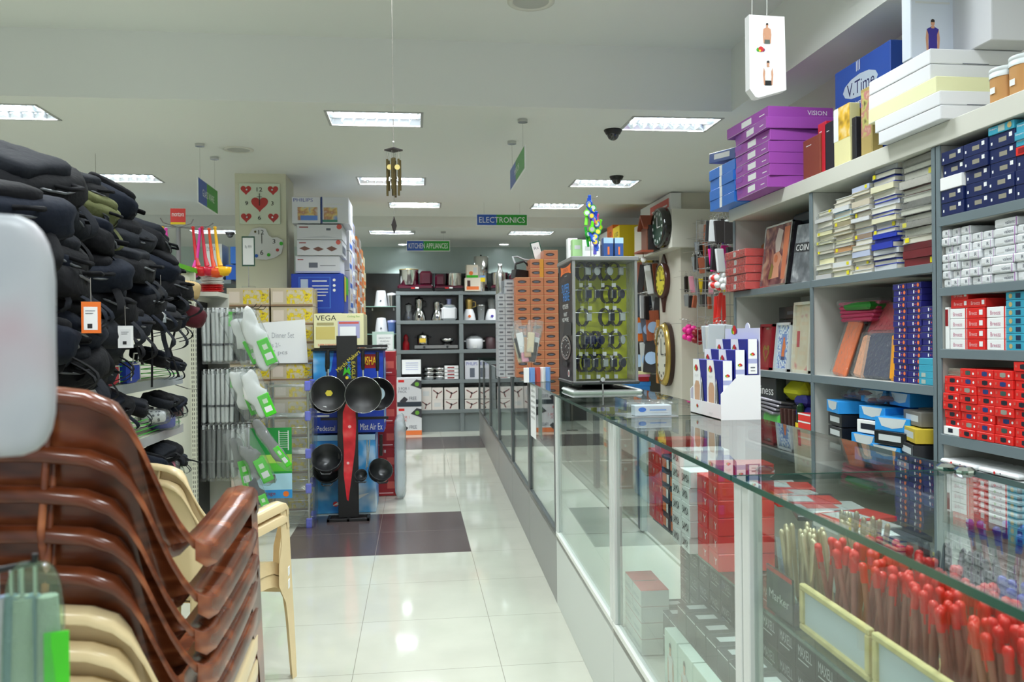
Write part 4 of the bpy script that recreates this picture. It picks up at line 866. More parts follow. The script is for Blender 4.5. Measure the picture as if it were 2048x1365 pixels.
item('support_carton', .16, .14, .2, M('brown_pile', (140, 120, 96), .6), (1.97, 3.04, ZT), (0, 0, 0), 'patterned brown box beside the flat white cartons', 'box')
item('artificial_plant', .06, .08, .06, M('leaf_green'), (2.02, 3.0, ZT + .29), (0, 0, 0), 'small green and red artificial plant behind the cartons', 'plant', c=.02)
# purple Vision cartons
z = ZT; PVI = M('violet_print_light', (196, 120, 206), .35)
for i in range(7):
    X = 1.80 + (.0 if i < 5 else -.01); xn, xf = (1537, 1472) if i < 5 else (1536, 1470)
    if i == 6: xn, xf = 1531, 1457
    y0 = onX(X, xn, 300).y; y1 = onX(X, xf, 300).y
    pbox('purple_carton', .36, y1 - y0, .058, PURPLE, [('r', 'nx', .38, .25, .62, .8, PAPER), ('r', 'nx', .8, .4, .92, .48, PAPER), ('r', 'nx', 0, .02, 1, .05, M('print_grey'))] + ([('t', 'ny', .6, .3, .9, .7, 'VISION', PAPER)] if i == 6 else [('r', 'nx', .0, .5, .2, 1, M('violet_print', (150, 76, 180), .4))]),
         (X + .18, (y0 + y1) / 2, z), (-.03, .02, .01, 0, .03, -.03, .05)[i], label='purple carton with white badge, %s of the seven' % frombottom(i, 7), cat='carton', group='stack of purple cartons on the top board'); z += .0595
z = ZT; XB = 1.80
for i in range(5):
    y0 = onX(XB, 1470, 300).y + .02; y1 = onX(XB, 1419, 300).y
    pbox('blue_flat_carton', .3, y1 - y0, .06, M('flat_carton_blue', (50, 120, 214), .4) if i < 4 else M('carton_navy_blue', (38, 70, 140), .4), [('r', 'nx', .42, 0, .52, 1, PAPER)] if i < 4 else [('r', 'nx', .2, .3, .8, .8, M('print_grey'))],
         (XB + .15, (y0 + y1) / 2, z), (0, .02, -.02, .03, .0)[i], rot=None if i < 4 else (.12, 0, .03), label='blue flat carton with white band, %s of the stack' % frombottom(i, 5), cat='carton', group='stack of blue flat cartons left of the purple ones'); z += .0615 if i != 3 else .085
# ================================================================== ON THE COUNTER: watch cabinet
WX0, WX1, WY0, WY1, WZ0, WZ1 = .75, 1.065, 3.86, 4.24, 1.135, 1.725
cxw, cyw = (WX0 + WX1) / 2, (WY0 + WY1) / 2
root = empty('watch_display_cabinet', (cxw, cyw, CT), label='square swivel cabinet of watches, yellow inside with a black poster side', cat='display cabinet')
a, b2, z0, z1 = (WX1 - WX0) / 2, (WY1 - WY0) / 2, WZ0 - CT, WZ1 - CT
CABG = M('cabinet_grey', (128, 130, 128), .4); YB = M('chartreuse_back', (232, 238, 24), .6)
q = MB(); q.box(-a - .008, a + .008, -b2 - .008, b2 + .008, z1 - .012, z1 + .01, CABG, .004); q.build('roof', root)
q = MB(); q.box(-a - .008, a + .008, -b2 - .008, b2 + .008, z0 - .016, z0, M('cabinet_dark', (60, 62, 62), .4), .004); q.build('floor_plate', root)
q = MB(); q.lathe([(.12, .006), (.12, .02), (.08, .024), (.08, z0 - .016)], BLACK, n=28); q.box(-.13, .13, -.13, .13, .012, .024, BLACK, .004); q.build('swivel_base', root)
q = MB(); bx = (-a, -a + .008, -b2, b2, z0, z1); PB = M('poster_black', (26, 26, 28), .35); q.box(*bx, PB)
SFB = M('super_blue', (60, 150, 236), .4)
q.deco(bx, [('p', 'nx', [(.14, .885), (.3, .9), (.5, .905), (.7, .9), (.88, .885), (.84, .93), (.88, .97), (.7, .955), (.5, .95), (.3, .955), (.14, .97), (.18, .93)], ORANGE),
            ('t', 'nx', .2, .912, .82, .942, 'SONATA', DRED), ('t', 'nx', .3, .87, .75, .882, 'a TATA product', PAPER),
            ('p', 'nx', [(.12, .68), (.9, .72), (.9, .80), (.12, .76)], M('poster_black')), ('t', 'nx', .1, .74, .9, .81, 'SUPER', SFB), ('t', 'nx', .2, .665, .92, .735, 'FIBRE', SFB),
            ('t', 'nx', .08, .60, .92, .64, '\u20b9275-595', PAPER), ('t', 'nx', .25, .535, .75, .57, 'WAIT', PAPER), ('t', 'nx', .12, .49, .88, .525, 'NO MORE', PAPER),
            ('p', 'nx', [(.3, .36), (.9, .38), (.92, .48), (.45, .5)], M('strap_poster', (44, 44, 46), .5)), ('c', 'nx', .5, .27, .125 * 1.1, SILVER, .062), ('c', 'nx', .5, .27, .10 * 1.1, M('poster_black'), .05),
            ('p', 'nx', [(.49, .27), (.6, .3), (.5, .28)], PAPER), ('p', 'nx', [(.5, .265), (.42, .31), (.48, .27)], DRED)] +
       [('r', 'nx', .5 + .24 * math.cos(t * math.pi / 6) - .02, .27 + .07 * math.sin(t * math.pi / 6) - .004, .5 + .24 * math.cos(t * math.pi / 6) + .02, .27 + .07 * math.sin(t * math.pi / 6) + .004, PAPER) for t in range(12)] +
       [('p', 'nx', [(.3, .17), (.7, .15), (.6, .1), (.3, .12)], M('strap_poster')), ('c', 'nx', .78, .06, .022, PAPER, .018), ('c', 'nx', .78, .06, .014, DRED, .012)])
q.build('poster_panel', root)
q = MB(); q.box(-a + .008, a - .004, -.004, .004, z0, z1 - .012, YB); q.box(-a + .008, -a + .012, -b2, 0, z0, z1 - .012, YB); q.build('yellow_back', root)
q = MB(); q.box(a - .006, a, -b2, b2, z0, z1 - .012, MILKY); q.build('side_pane', root)
q = MB(); q.box(-a + .008, a - .014, -b2, -b2 + .003, z0, z1 - .012, PANE); q.box(-a + .06, -a + .064, -b2 + .004, -b2 + .03, z0, z1 - .012, PANE); q.build('front_pane', root)
for s in (-a + .004, a - .007):
    q = MB(); q.box(s - .006, s + .007, -b2 - .004, -b2 + .01, z0, z1 - .012, CABG); q.build('corner_post', root)
q = MB(); q.cyl((0 - .02, -b2 - .004, z0 + .008), (-.02, -b2 - .018, z0 + .008), .011, CHROME, n=14); q.cyl((-.02, -b2 - .016, z0 - .012), (-.02, -b2 - .018, z0 - .06), .004, SILVER, n=8); q.build('lock', root)
for r in range(5):
    q = MB(); zz = z0 + .085 + .112 * r; q.cyl((-a + .02, -.10, zz + .022), (a - .02, -.10, zz + .022), .0025, SILVER, n=6); q.build('rod', root)
q = MB(); q.box(-.16, .19, -.16, .14, 0, .018, M('white_foam', (232, 236, 234), .7), .008)
q.build('foam_pad', loc=(cxw, cyw, CT + .0005), label='white foam sheet under the swivel watch cabinet', cat='foam sheet')
q = MB(); q.box(-.22, .04, -.3, -.19, 0, .003, CHROME)
# watches
STR = M('black_strap', (44, 46, 50), .4); FACE = M('watch_face_pale', (186, 194, 190), .2); FACED = M('watch_face_dark', (28, 36, 60), .2); CASE = M('watch_case', (150, 152, 150), .2, .8)
def watch(sq, dark, steel):
    root = empty('wrist_watch', label='x', cat='watch', ); q = MB()
    pts = [(.026 * math.cos(t * math.pi / 7), 0, .033 * math.sin(t * math.pi / 7)) for t in range(14)]
    vs = []; 
    for (x, y, z) in pts: vs += [(x, -.009, z), (x, .009, z), (x * .88, .009, z * .9), (x * .88, -.009, z * .9)]
    fs = [(4 * i + k, 4 * i + (k + 1) % 4, 4 * ((i + 1) % 14) + (k + 1) % 4, 4 * ((i + 1) % 14) + k) for i in range(14) for k in range(4)]
    q.add(vs, fs, SILVER if steel else STR); q.build('strap', root)
    q = MB()
    if sq: q.box(.023, .032, -.014, .014, -.015, .015, CASE, .002)
    else: q.cyl((.023, 0, 0), (.032, 0, 0), .0165, CASE, n=18)
    q.build('case', root)
    q = MB(); m = FACED if dark else FACE
    if sq: q.box(.032, .0328, -.0125, .0125, -.0125, .0125, m)
    else: q.cyl((.032, 0, 0), (.0328, 0, 0), .0148, m, n=18)
    q.build('dial', root)
    q = MB(); q.box(-.002, .014, -.0115, -.0105, -.056, -.042, PAPER); q.tube([(.0, -.011, -.044), (.0, -.011, -.028)], .0006, WHITE, n=3); q.build('price_tag', root)
    return Proto(root)
PW_ = [watch(True, False, False), watch(False, False, False), watch(True, True, False), watch(False, True, False), watch(True, True, True)]
rows = [((-.085, 2), (-.05, 2), (-.0, 0), (.045, 4), (.09, 3)), ((-.085, 2), (-.055, 4), (-.015, 3), (.03, 4), (.085, 1)), ((-.08, 0), (.035, 2), (.09, 0)), ((-.075, 4), (-.04, 4), (.045, 2), (.085, 3)), ((-.08, 0), (-.035, 1), (.03, 1), (.08, 0))]
for r, ws in enumerate(rows):
    for k, (x, t) in enumerate(ws):
        PW_[t].put((cxw + x - .015, cyw - .10, CT + z0 + .085 + .112 * r), (0, 0, R(-62 + (k * 17 + r * 7) % 20)), label='watch on a strap in the yellow cabinet, %s row from bottom, %s from left' % (ORD[r], ORD[k]), scale=(1.38, 1.38, 1.38), group='watches hanging in the yellow cabinet')
# things on the cabinet roof
zr = CT + z1 + .0105
root = empty('band_stand', (cxw - .04, cyw - .06, zr), label='small wire stand on the watch cabinet for children bands', cat='stand')
q = MB(); q.cyl((0, 0, 0), (0, 0, .004), .03, SILVER, n=16); q.tube([(0, 0, 0), (0, 0, .33)], .002, SILVER, n=6)
q.build('pole', root)
for i in range(4):
    q = MB(); aa = i * 1.57 + .4; q.tube([(0, 0, .3 - .04 * i), (.03 * math.cos(aa), .03 * math.sin(aa), .3 - .04 * i), (.042 * math.cos(aa), .042 * math.sin(aa), .312 - .04 * i)], .0012, SILVER, n=5); q.build('hook', root)
KB = [M('kid_blue', (40, 90, 200), .35), M('kid_lime', (110, 220, 30), .35), M('kid_green', (30, 150, 50), .35), M('kid_violet', (92, 80, 180), .35), M('kid_pink', (220, 70, 130), .35)]
for i in range(16):
    a2 = rnd.uniform(-1.2, 1.2) - 1.2; zz = .27 - .013 * i; rr = .028 + .022 * (i / 16); c = KB[(0, 0, 2, 0, 1, 3, 0, 4, 0, 1, 1, 2, 2, 0, 0, 3)[i]]
    root = empty('kids_watch', (cxw - .04 + rr * math.cos(a2), cyw - .06 + rr * math.sin(a2), zr + zz), (rnd.uniform(-.3, .3), rnd.uniform(-.3, .3), rnd.uniform(-.6, .6)), label='colourful children band watch in hanging bunch, %s from top' % ORD[i], cat='watch', group='bunch of children band watches on the cabinet')
    q = MB(); q.box(-.008, .008, -.003, .003, -.06, .04, c, .002); q.build('strap', root)
    q = MB(); q.cyl((0, -.004, 0), (0, -.014, 0), .016, c, n=14); q.build('dial_case', root)
    q = MB(); q.cyl((0, -.0142, 0), (0, -.0152, 0), .011, (FACE, M('kid_dial', (220, 200, 60), .3))[i % 2], n=14); q.build('dial', root)
for i, (x, y, w, h, mt, de) in enumerate(((.07, .05, .05, .115, M('small_box_blue', (46, 84, 150), .4), 1), (.125, .05, .045, .115, M('small_box_blue'), 1), (.02, .08, .03, .1, PAPER, 0), (-.1, .0, .05, .1, M('pale_green_box', (170, 214, 150), .4), 0), (-.02, .1, .07, .11, PAPER, 0), (-.1, .12, .05, .12, PAPER, 0))):
    pbox('small_carton', w, .05, h, mt, [('r', 'ny', 0, .75, 1, 1, M('carton_sky_top', (170, 206, 230), .4)), ('r', 'ny', .4, .25, .6, .6, M('print_orange'))] if de else [('r', 'ny', .2, .5, .8, .7, M('print_grey'))], (cxw + x, cyw + y, zr), 0, label='small carton on the watch cabinet roof, %s of six' % ORD[i], cat='box', group='small cartons on the watch cabinet')
# ---------------------------------------------------------------- underwear counter display
DX, DY = .985, 2.57
root = empty('counter_display_tray', (DX, DY, CT), label='white stepped cardboard tray holding underwear boxes on the glass counter', cat='display tray')
q = MB(); TW = M('tray_white', (236, 238, 240), .45); t = .003
q.prism((0, 0, 0), (1, 0, 0), (0, 0, 1), t, [(0, 0), (.135, 0), (.135, .145), (.06, .145), (0, .085)], TW)
q.prism((0, .30 - t, 0), (1, 0, 0), (0, 0, 1), t, [(0, 0), (.135, 0), (.135, .145), (.06, .145), (0, .085)], TW)
q.box(0, t, t, .30 - t, 0, .05, TW); q.box(0, .135, t, .30 - t, 0, t, TW)
q.deco((0, t, 0, .3, 0, .05), [('fruit', 'nx', .25, .6, .008), ('t', 'nx', .5, .2, .9, .35, 'FRUIT', M('print_grey'))]); q.build('tray', root)
q = MB(); bx = (.133, .136, t, .30, .0, .30); q.box(*bx, M('header_lilac', (214, 216, 240), .45)); 
q.deco(bx, [('fruit', 'nx', .3, .98, .02)])
q.cyl((.1328, .10, .30), (.136, .10, .30), .018, M('header_lilac'), n=16); q.build('header_card', root)
FB = M('royal_blue_box', (32, 40, 140), .35); FS = M('figure_body', (206, 166, 134), .5)
def ubox(t_):
    root = empty('underwear_box', label='x', cat='box'); w, d, h = .038, .135, .19
    q = MB(); bx = (0, w, 0, d, 0, h); q.box(*bx, FB, .001)
    q.deco(bx, [('p', 'nx', [(0, 0), (.5, 0), (.58, .35), (.56, .75), (.46, 1), (0, 1)], PAPER), ('p', 'nx', [(.12, .02), (.48, .02), (.5, .3), (.52, .52), (.42, .6), (.2, .6), (.1, .5)], FS), ('r', 'nx', .12, .02, .48, .1, BLACK), ('fruit', 'nx', .26, .84, .014), ('t', 'nx', .08, .68, .5, .72, 'FRUIT', M('print_grey')),
                ('p', 'nx', [(.55, .02), (.85, .02), (.8, .4), (.68, .7), (.6, .5)], M('shade_figure', (80, 84, 90), .5)), ('t', 'nx', .62, .2, .72, .68, 'O', PAPER),
                ('p', 'ny', [(.1, .4), (.9, .4), (.9, 1), (.1, 1)], PAPER), ('r', 'ny', .1, .58, .9, .66, M('pale_violet_band', (170, 176, 214), .5)), ('fruit', 'ny', .5, .74, .006), ('r', 'ny', .3, .5, .7, .52, M('print_slate')), ('r', 'ny', .3, .45, .7, .46, M('print_slate'))])
    q.build('carton', root)
    return Proto(root)
UB = ubox(0)
for tier in range(3):
    for c in range(2):
        UB.put((DX + .006 + .043 * tier, DY + .008 + .14 * c, CT + .0035 + .035 * tier), label='blue and white underwear box with model, %s tier, %s one' % (('front', 'middle', 'back')[tier], ('nearer', 'farther')[c]), group='underwear boxes in the white display tray')
# clear tray with small carton on the counter
p = onZ(CT, 1253, 836); p2 = onZ(CT, 1352, 832)
root = empty('clear_tray', (p.x, p.y, CT), label='clear plastic tray with a small white carton on the glass counter', cat='tray')
w = p2.x - p.x; q = MB(); q.box(0, w, 0, .002, .001, .06, PANE); q.box(0, w, .16, .162, .001, .06, PANE); q.box(0, .002, 0, .16, .001, .06, PANE); q.box(w - .002, w, 0, .16, .001, .06, PANE); q.box(0, w, 0, .162, 0, .002, MILKY); q.build('tray_body', root)
q = MB(); q.box(.01, w - .01, .02, .14, .035, .05, WRAP, .006); q.build('plastic_sheet', root)
pbox('small_white_carton', .13, .05, .036, M('pale_grey_card', (196, 204, 212), .5), [('c', 'ny', .2, .6, .014, M('print_blue3', (50, 110, 200), .5), .008), ('r', 'ny', .4, .5, .85, .6, M('print_sky', (120, 160, 220), .5)), ('r', 'ny', .4, .3, .9, .36, M('print_grey'))], (p.x + .1, p.y + .045, CT + .0025), 0, label='small grey carton with a blue oval inside the clear tray', cat='carton')
# ================================================================== orange iron boxes etc on the far counter
STG0 = M('grid_grey', (150, 152, 150), .4)
OB = M('copper_carton', (186, 116, 80), .4); OY = M('carton_amber', (206, 140, 40), .4)
DRY = [('c', 'ny', .45, .5, .032, M('iron_print_dark', (70, 50, 44), .4), .011), ('c', 'ny', .45, .47, .02, M('print_slate'), .005), ('r', 'ny', 0, .93, 1, 1, M('carton_top_edge', (214, 160, 120), .4)), ('r', 'ny', .1, .06, .7, .1, M('salmon_print'))]
Yo = 5.6; zc = CT
sp = [(1079, 1115, 572, 9), (1047, 1080, 603, 8), (1016, 1048, 632, 0)]
for c, (xa, xb, n) in enumerate(((1088, 1117, 14), (1061, 1088, 13), (1031, 1061, 11))):
    x0, x1, z0, z1 = frontY(Yo, xa, xb, 572, 600); w = x1 - x0 - .002
    for r in range(n):
        pbox('iron_carton', w, .2, .062, OB, DRY + ([('r', 'ny', .7, 0, 1, 1, OY)] if c == 1 and r > n - 3 else []), ((x0 + x1) / 2, Yo + .1, CT + .0005 + .0628 * r), 0, key='iron%d%d' % (c, c == 1 and r > n - 3),
             label='copper coloured carton, %s up in the %s column from the watch cabinet' % (ORD[r], ORD[c]), cat='carton', group='copper coloured cartons on the counter')
SGY = M('silver_carton', (176, 180, 184), .35)
for c, (xa, xb, n) in enumerate(((1010, 1032, 14), (996, 1010, 12))):
    x0, x1, z0, z1 = frontY(Yo + .1, xa, xb, 572, 600); w = x1 - x0 - .002
    for r in range(n):
        pbox('silver_carton', w, .2, .048, SGY, [('r', 'ny', .15, .3, .7, .55, M('iron_print_dark2', (96, 98, 104), .4)), ('r', 'ny', 0, .9, 1, .96, M('print_slate'))], ((x0 + x1) / 2, Yo + .2, CT + .0005 + .0488 * r), 0, key='silv%d' % c,
             label='silver grey carton, %s up in the %s column' % (ORD[r], ('right', 'left')[c]), cat='carton', group='silver grey cartons on the counter')
root = empty('steel_bottle', (onY(5.75, 1003, 630).x, 5.82, CT + .0005 + .0488 * 12), label='brushed steel water bottle on the silver cartons', cat='bottle')
q = MB(); q.lathe([(.03, 0), (.033, .01), (.033, .12), (.026, .155), (.014, .18), (.013, .195)], SILVER, n=20); q.build('bottle_body', root)
q = MB(); q.lathe([(.015, .195), (.015, .22), (.0001, .222)], SILVER, n=16); q.build('cap', root)
root = empty('electric_iron', (onY(5.7, 1045, 600).x, 5.72, CT + .0628 * 11 + .002), (0, 0, .3), label='black electric iron with white cord on the copper cartons', cat='iron')
q = MB(); q.prism((0, -.04, 0), (1, 0, 0), (0, 0, 1), .08, [(-.07, 0), (.08, 0), (.04, .05), (-.06, .06)], BLACK); q.build('iron_body', root)
q = MB(); q.tube([(-.05, 0, .05), (-.05, 0, .1), (.02, 0, .12), (.06, 0, .08)], .009, BLACK, n=8); q.build('handle', root)
q = MB(); q.tube([(-.05, 0, .1), (-.06, .02, .15), (-.02, .03, .155), (.03, .03, .135), (.08, .02, .13), (.12, .0, .15)], .007, M('white_cord', (170, 172, 176), .5), n=6); q.build('cord', root)
x0, x1, z0, z1 = frontY(5.75, 1068, 1090, 541, 573)
root = empty('sign_holder', (x0 + .04, 5.74, CT + .0628 * 13), (0, -.25, 0), label='tilted green framed sign holder above the copper cartons', cat='sign holder')
q = MB(); bx = (-.035, .035, 0, .004, .0, .14); q.box(*bx, M('holder_green', (30, 80, 60), .4)); q.deco(bx, [('r', 'ny', .1, .06, .9, .94, PAPER), ('t', 'ny', .2, .6, .8, .75, 'Rs', M('print_slate'))]); q.build('frame', root)
# bunch of pouches hanging in front of the copper cartons
root = empty('hook_stand', (onY(5.2, 1054, 700).x, 5.2, CT), label='thin wire hook stand before the copper cartons', cat='stand')
q = MB(); q.cyl((0, 0, 0), (0, 0, .004), .05, SILVER, n=16); q.tube([(0, 0, 0), (0, 0, .36)], .002, SILVER, n=6); q.build('pole', root)
for i in range(9):
    aa = -1.57 + (i - 4) * .45; c = (M('pouch_cream', (222, 208, 170), .5), M('pouch_black', (30, 28, 30), .5), PAPER, M('pouch_pink', (224, 150, 170), .5), M('pouch_tan', (190, 150, 110), .5))[i % 5]
    root = empty('small_pouch', (onY(5.2, 1054, 700).x + .035 * math.cos(aa), 5.2 + .035 * math.sin(aa), CT + .13 + .03 * (i % 3)), (.2 * math.sin(aa), .25 * math.cos(aa), 0), label='small packed item hanging on the wire hook stand, %s round' % ORD[i], cat='pouch', group='packed items on the wire hook stand')
    q = MB(); q.box(-.022, .022, -.006, .006, -.01, .12, c, .004); q.build('content', root)
    q = MB(); q.box(-.028, .028, -.009, .009, -.016, .2, WRAP, .004); q.build('plastic_bag', root)
for i in range(5):
    pbox('paper_cup_stack', .03, .03, .09, (PAPER, M('print_sky'), M('salmon_print'))[i % 3], [], (onY(5.0, 1050, 700).x + .036 * i, 4.95 + .02 * i, CT + .001), .3 * i, label='small printed carton at the foot of the hook stand, %s from left' % ORD[i], cat='box', group='small cartons at the foot of the hook stand')

# ================================================================== FAR RIGHT WALL AND PILLAR GOODS
# shelving along the right wall behind the watch cabinet
WS = 2.42
root = empty('wall_cabinet_row', (WS, 11.1, 0), label='pale wall cabinet row on the far right behind the counters', cat='cabinet')
q = MB(); q.box(0, .95, -1.6, 1.88, 2.0, 2.22, M('cabinet_ivory', (196, 194, 184), .5), .003); q.box(.3, .95, -.7, 1.88, 0, 2.0, M('cabinet_ivory', (196, 194, 184), .5), .003); q.build('cabinet_body', root)
BOXC = [(M('ac_white', (220, 222, 220), .5), 0), (YEL, 1), (ORANGE, 1), (M('lamp_blue', (40, 100, 190), .4), 2), (PAPER, 2), (M('pale_green_box'), 2)]
yy = 9.52; k = 0
for (w, h, c) in ((.34, .45, 1), (.3, .5, 2), (.62, .46, 0), (.55, .44, 0), (.3, .36, 4), (.35, .4, 3), (.4, .34, 4), (.4, .3, 0)):
    if yy + w > 12.9: break
    pbox('appliance_carton', .4, w - .01, h, BOXC[c][0], [('r', 'nx', .2, .3, .8, .7, M('print_slate') if c == 0 else DRED)] if c in (0, 4) else [('r', 'nx', .1, .1, .9, .6, M('picture_orange', (214, 130, 50), .5)), ('t', 'nx', .2, .65, .8, .85, 'VIP', BLACK)],
         (WS + .2, yy + w / 2, 2.221), 0, label='large carton on top of the far right cabinets, %s from the clock pillar' % ORD[k], cat='carton', group='cartons on the far right cabinets'); yy += w; k += 1
# hanging goods rows beyond the clock pillar (on pegs over the counter)
root = empty('peg_board', (2.84, 9.25, .70), label='pale peg board behind the watch cabinet with hanging watches and clocks', cat='peg board')
q = MB(); q.box(-.5, .5, 0, .02, 0, 1.29, M('peg_board_grey', (178, 178, 170), .5)); q.build('board', root)
root = empty('storage_ledge', (2.45, 9.5, 0), label='low ledge cabinet under the peg board', cat='cabinet')
q = MB(); q.box(-.12, .2, -.72, .9, 0, .72, M('cabinet_ivory')); q.build('cabinet_body', root)
for i, (m_, h) in enumerate(((M('blue_flat_box', (40, 120, 190), .4), .07), (M('blue_flat_box'), .05), (DRED, .05), (M('pinkish_print'), .03), (M('cream_album'), .03))):
    pbox('flat_box', .26, .5, h - .001, m_, [('r', 'nx', .2, .3, .7, .7, PAPER)] if i < 2 else [], (2.46, 9.15, .721 + (0, .07, .12, .17, .2)[i]), (.0, .05, -.04, .02, .05)[i], label='flat box in the small pile under the packed clocks, %s' % frombottom(i, 5), cat='box', group='pile of flat boxes under the packed clocks')
# clocks on the -X face of the pillar
def wallclock(pxc, yt, yb, depth, rim, face, lab, name='wall_clock', ry=None, X=2.66, extra=None, yoff=0, mk=None):
    a = onX(X, pxc, (yt + yb) / 2); t0 = onX(X, pxc, yt); t1 = onX(X, pxc, yb); h = (t0.z - t1.z) / 2; ry = ry or h
    root = empty(name, (X, a.y + yoff, a.z), label=lab, cat='clock'); k = 24
    q = MB(); ring = lambda s, x: [(x, s * ry * math.cos(2 * math.pi * i / k), s * h * math.sin(2 * math.pi * i / k)) for i in range(k)]
    q.grid([ring(.98, 0), ring(1., -depth * .6), ring(.93, -depth), ring(.82, -depth * .9)], rim, True); q.build('rim', root)
    q = MB(); q.poly(ring(.82, -depth * .88), face); q.build('dial', root)
    q = MB()
    for i in range(12):
        aa = i * math.pi / 6; q.box(-depth * .93, -depth * .9, .68 * ry * math.cos(aa) - .008, .68 * ry * math.cos(aa) + .008, .68 * h * math.sin(aa) - .014, .68 * h * math.sin(aa) + .014, mk or INK)
    q.prism((-depth * .95, 0, 0), (0, -1, 0), (0, 0, 1), .002, [(-.006, 0), (.006, 0), (.004, h * .5), (-.004, h * .5)], mk or INK); q.prism((-depth * .96, 0, 0), (0, -1, 0), (0, 0, 1), .002, [(0, -.006), (0, .006), (ry * .5, .004), (ry * .5, -.004)], mk or INK); q.build('hands', root)
    if extra: extra(root, h, ry)
    return root
wallclock(1330, 415, 497, .09, M('black_gloss', (12, 14, 14), .12, coat=.5), M('dark_green_dial', (26, 66, 50), .3), 'big round black wall clock with dark green dial high on the pillar', ry=.23, mk=PAPER, X=2.54)
wallclock(1330, 525, 598, .06, M('mahogany', (70, 30, 24), .3), M('yellow_dial', (226, 214, 60), .4), 'dark carved wall clock with yellow dial and pendulum tip', ry=.19,
          extra=lambda r, h, ry: [MB().prism((-.03, 0, 0), (0, -1, 0), (0, 0, 1), .03, [(-.06, -h * .95), (.06, -h * .95), (.03, -h * 1.3), (0, -h * 1.75), (-.03, -h * 1.3)], M('mahogany')).build('lower_finial', r), MB().prism((-.02, 0, 0), (0, -1, 0), (0, 0, 1), .03, [(-.09, h * .9), (.09, h * .9), (.05, h * 1.2), (0, h * 1.45), (-.05, h * 1.2)], M('mahogany')).build('crest', r)])
GOLDF = M('gold_frame', (186, 160, 84), .25, .7)
wallclock(1339, 646, 772, .10, GOLDF, M('ivory_dial', (206, 206, 190), .3), 'tall oval gold wall clock low on the pillar', ry=.20, extra=lambda r, h, ry: MB().grid([[(0.0, 1.0 * ry * math.cos(t * math.pi / 12), h * math.sin(t * math.pi / 12)) for t in range(24)], [(-.05, 1.04 * ry * math.cos(t * math.pi / 12), h * 1.02 * math.sin(t * math.pi / 12)) for t in range(24)]], M('walnut_side', (52, 34, 28), .4), True).build('case_side', r))
wallclock(1324, 651, 696, .03, M('honey_wood', (190, 130, 60), .35), M('ivory_dial'), 'banjo shaped honey wood clock left of the oval gold one', ry=.10, X=2.6, yoff=.1, extra=lambda r, h, ry: [MB().box(-.03, 0, -.03, .03, -h * 4.2, -h * .9, M('honey_wood'), .004).build('pendulum_case', r), MB().box(-.03, 0, -.02, .02, h * .9, h * 1.5, M('honey_wood'), .004).build('neck', r)])
# cuckoo clock house hanging left of the big clock
p = onX(2.42, 1290, 480)
root = empty('cuckoo_clock', (2.42, p.y, p.z), label='brown cuckoo clock house hanging left of the big green clock', cat='clock')
q = MB(); q.prism((0, -.14, -.12), (1, 0, 0), (0, 0, 1), .25, [(-.0, 0), (.2, 0), (.2, .26), (.0, .26)], M('cuckoo_dark', (40, 34, 34), .5)); q.box(-.012, 0, -.1, .1, -.12, .12, M('cuckoo_front', (140, 90, 70), .5)); q.build('house', root)
q = MB(); q.prism((-.05, 0, .12), (0, -1, 0), (0, 0, 1), .27, [(-.13, .0), (0, .14), (.13, .0), (.115, -.02), (0, .11), (-.115, -.02)], M('cuckoo_roof', (150, 74, 50), .5)); q.build('roof', root)
q = MB(); q.box(-.08, .05, -.14, .14, -.14, -.12, M('cuckoo_roof')); q.build('balcony', root)
q = MB(); q.tube([(-.02, 0, -.14), (-.02, 0, -.2)], .004, BRASS, n=6); q.ball((-.02, 0, -.21), .03, PAPER); q.build('pendulum', root)
# carton with red label on the bulkhead
a = sideX(2.56, 1365, 1303, 376, 405)
pbox('white_ac_carton', .11, 1.1, .165, M('ac_white'), [('r', 'nx', .35, .2, .95, .75, M('salmon_print')), ('r', 'nx', .4, .3, .9, .4, M('ac_white'))], (2.60, 8.5, 2.612), 0, label='long white carton with a red label on the bulkhead', cat='carton')
# key rings and trinkets on the pillar front (facing the entrance)
def hangY(name, n, px0, dpx, y, py, w, h, cols, lab, grp, cat, fn=None):
    for i in range(n):
        p = onY(y - .10 * (i % 3), px0 + dpx * i, py + rnd.uniform(-4, 4)); root = empty(name, p, (rnd.uniform(-.1, .1), rnd.uniform(-.15, .15), rnd.uniform(-.6, .6)), label=lab + ', %s from left' % ORD[i], cat=cat, group=grp)
        q = MB(); c = cols[i % len(cols)]
        if fn: fn(q, w, h, c)
        else: q.box(-w / 2, w / 2, -.01, .01, -h, 0, c, .005)
        q.build('charm', root); q = MB(); q.tube([(0, 0, 0), (0, .0, .05)], .002, SILVER, n=5); q.tube([(.014 * math.cos(t), 0, .015 + .014 * math.sin(t)) for t in [k * .785 for k in range(8)]], .002, SILVER, n=5, closed=True); q.build('ring', root)
        q = MB(); q.tube([(0, -.02, .05), (0, y * 0 + (.15 if y < 7 else .17 if y > 9 else 7.99 - p.y), .05)], .002, SILVER, n=5); q.build('peg', root)
def discpack(q, w, h, c):
    q.box(-w / 2, w / 2, -.01, .01, -h, 0, c, .005); q.cyl((0, -.01, -h * .55), (0, -.02, -h * .55), w * .42, M('dial_sky', (170, 200, 236), .3), n=16)
def star(q, w, h, c):
    for k in range(5): q.ball((w * .4 * math.cos(k * 1.257), .01 * (k % 2), -h / 2 + h * .35 * math.sin(k * 1.257)), w * .3, c, n=8, k=5)
    q.ball((0, 0, -h / 2), w * .3, c, n=8, k=5)
M('strap_steel', (160, 164, 168), .25, .7); M('strap_dark', (40, 36, 36), .5); M('strap_tan', (170, 90, 60), .5)
steel_s = [M('strap_steel'), M('strap_dark'), M('strap_tan')]
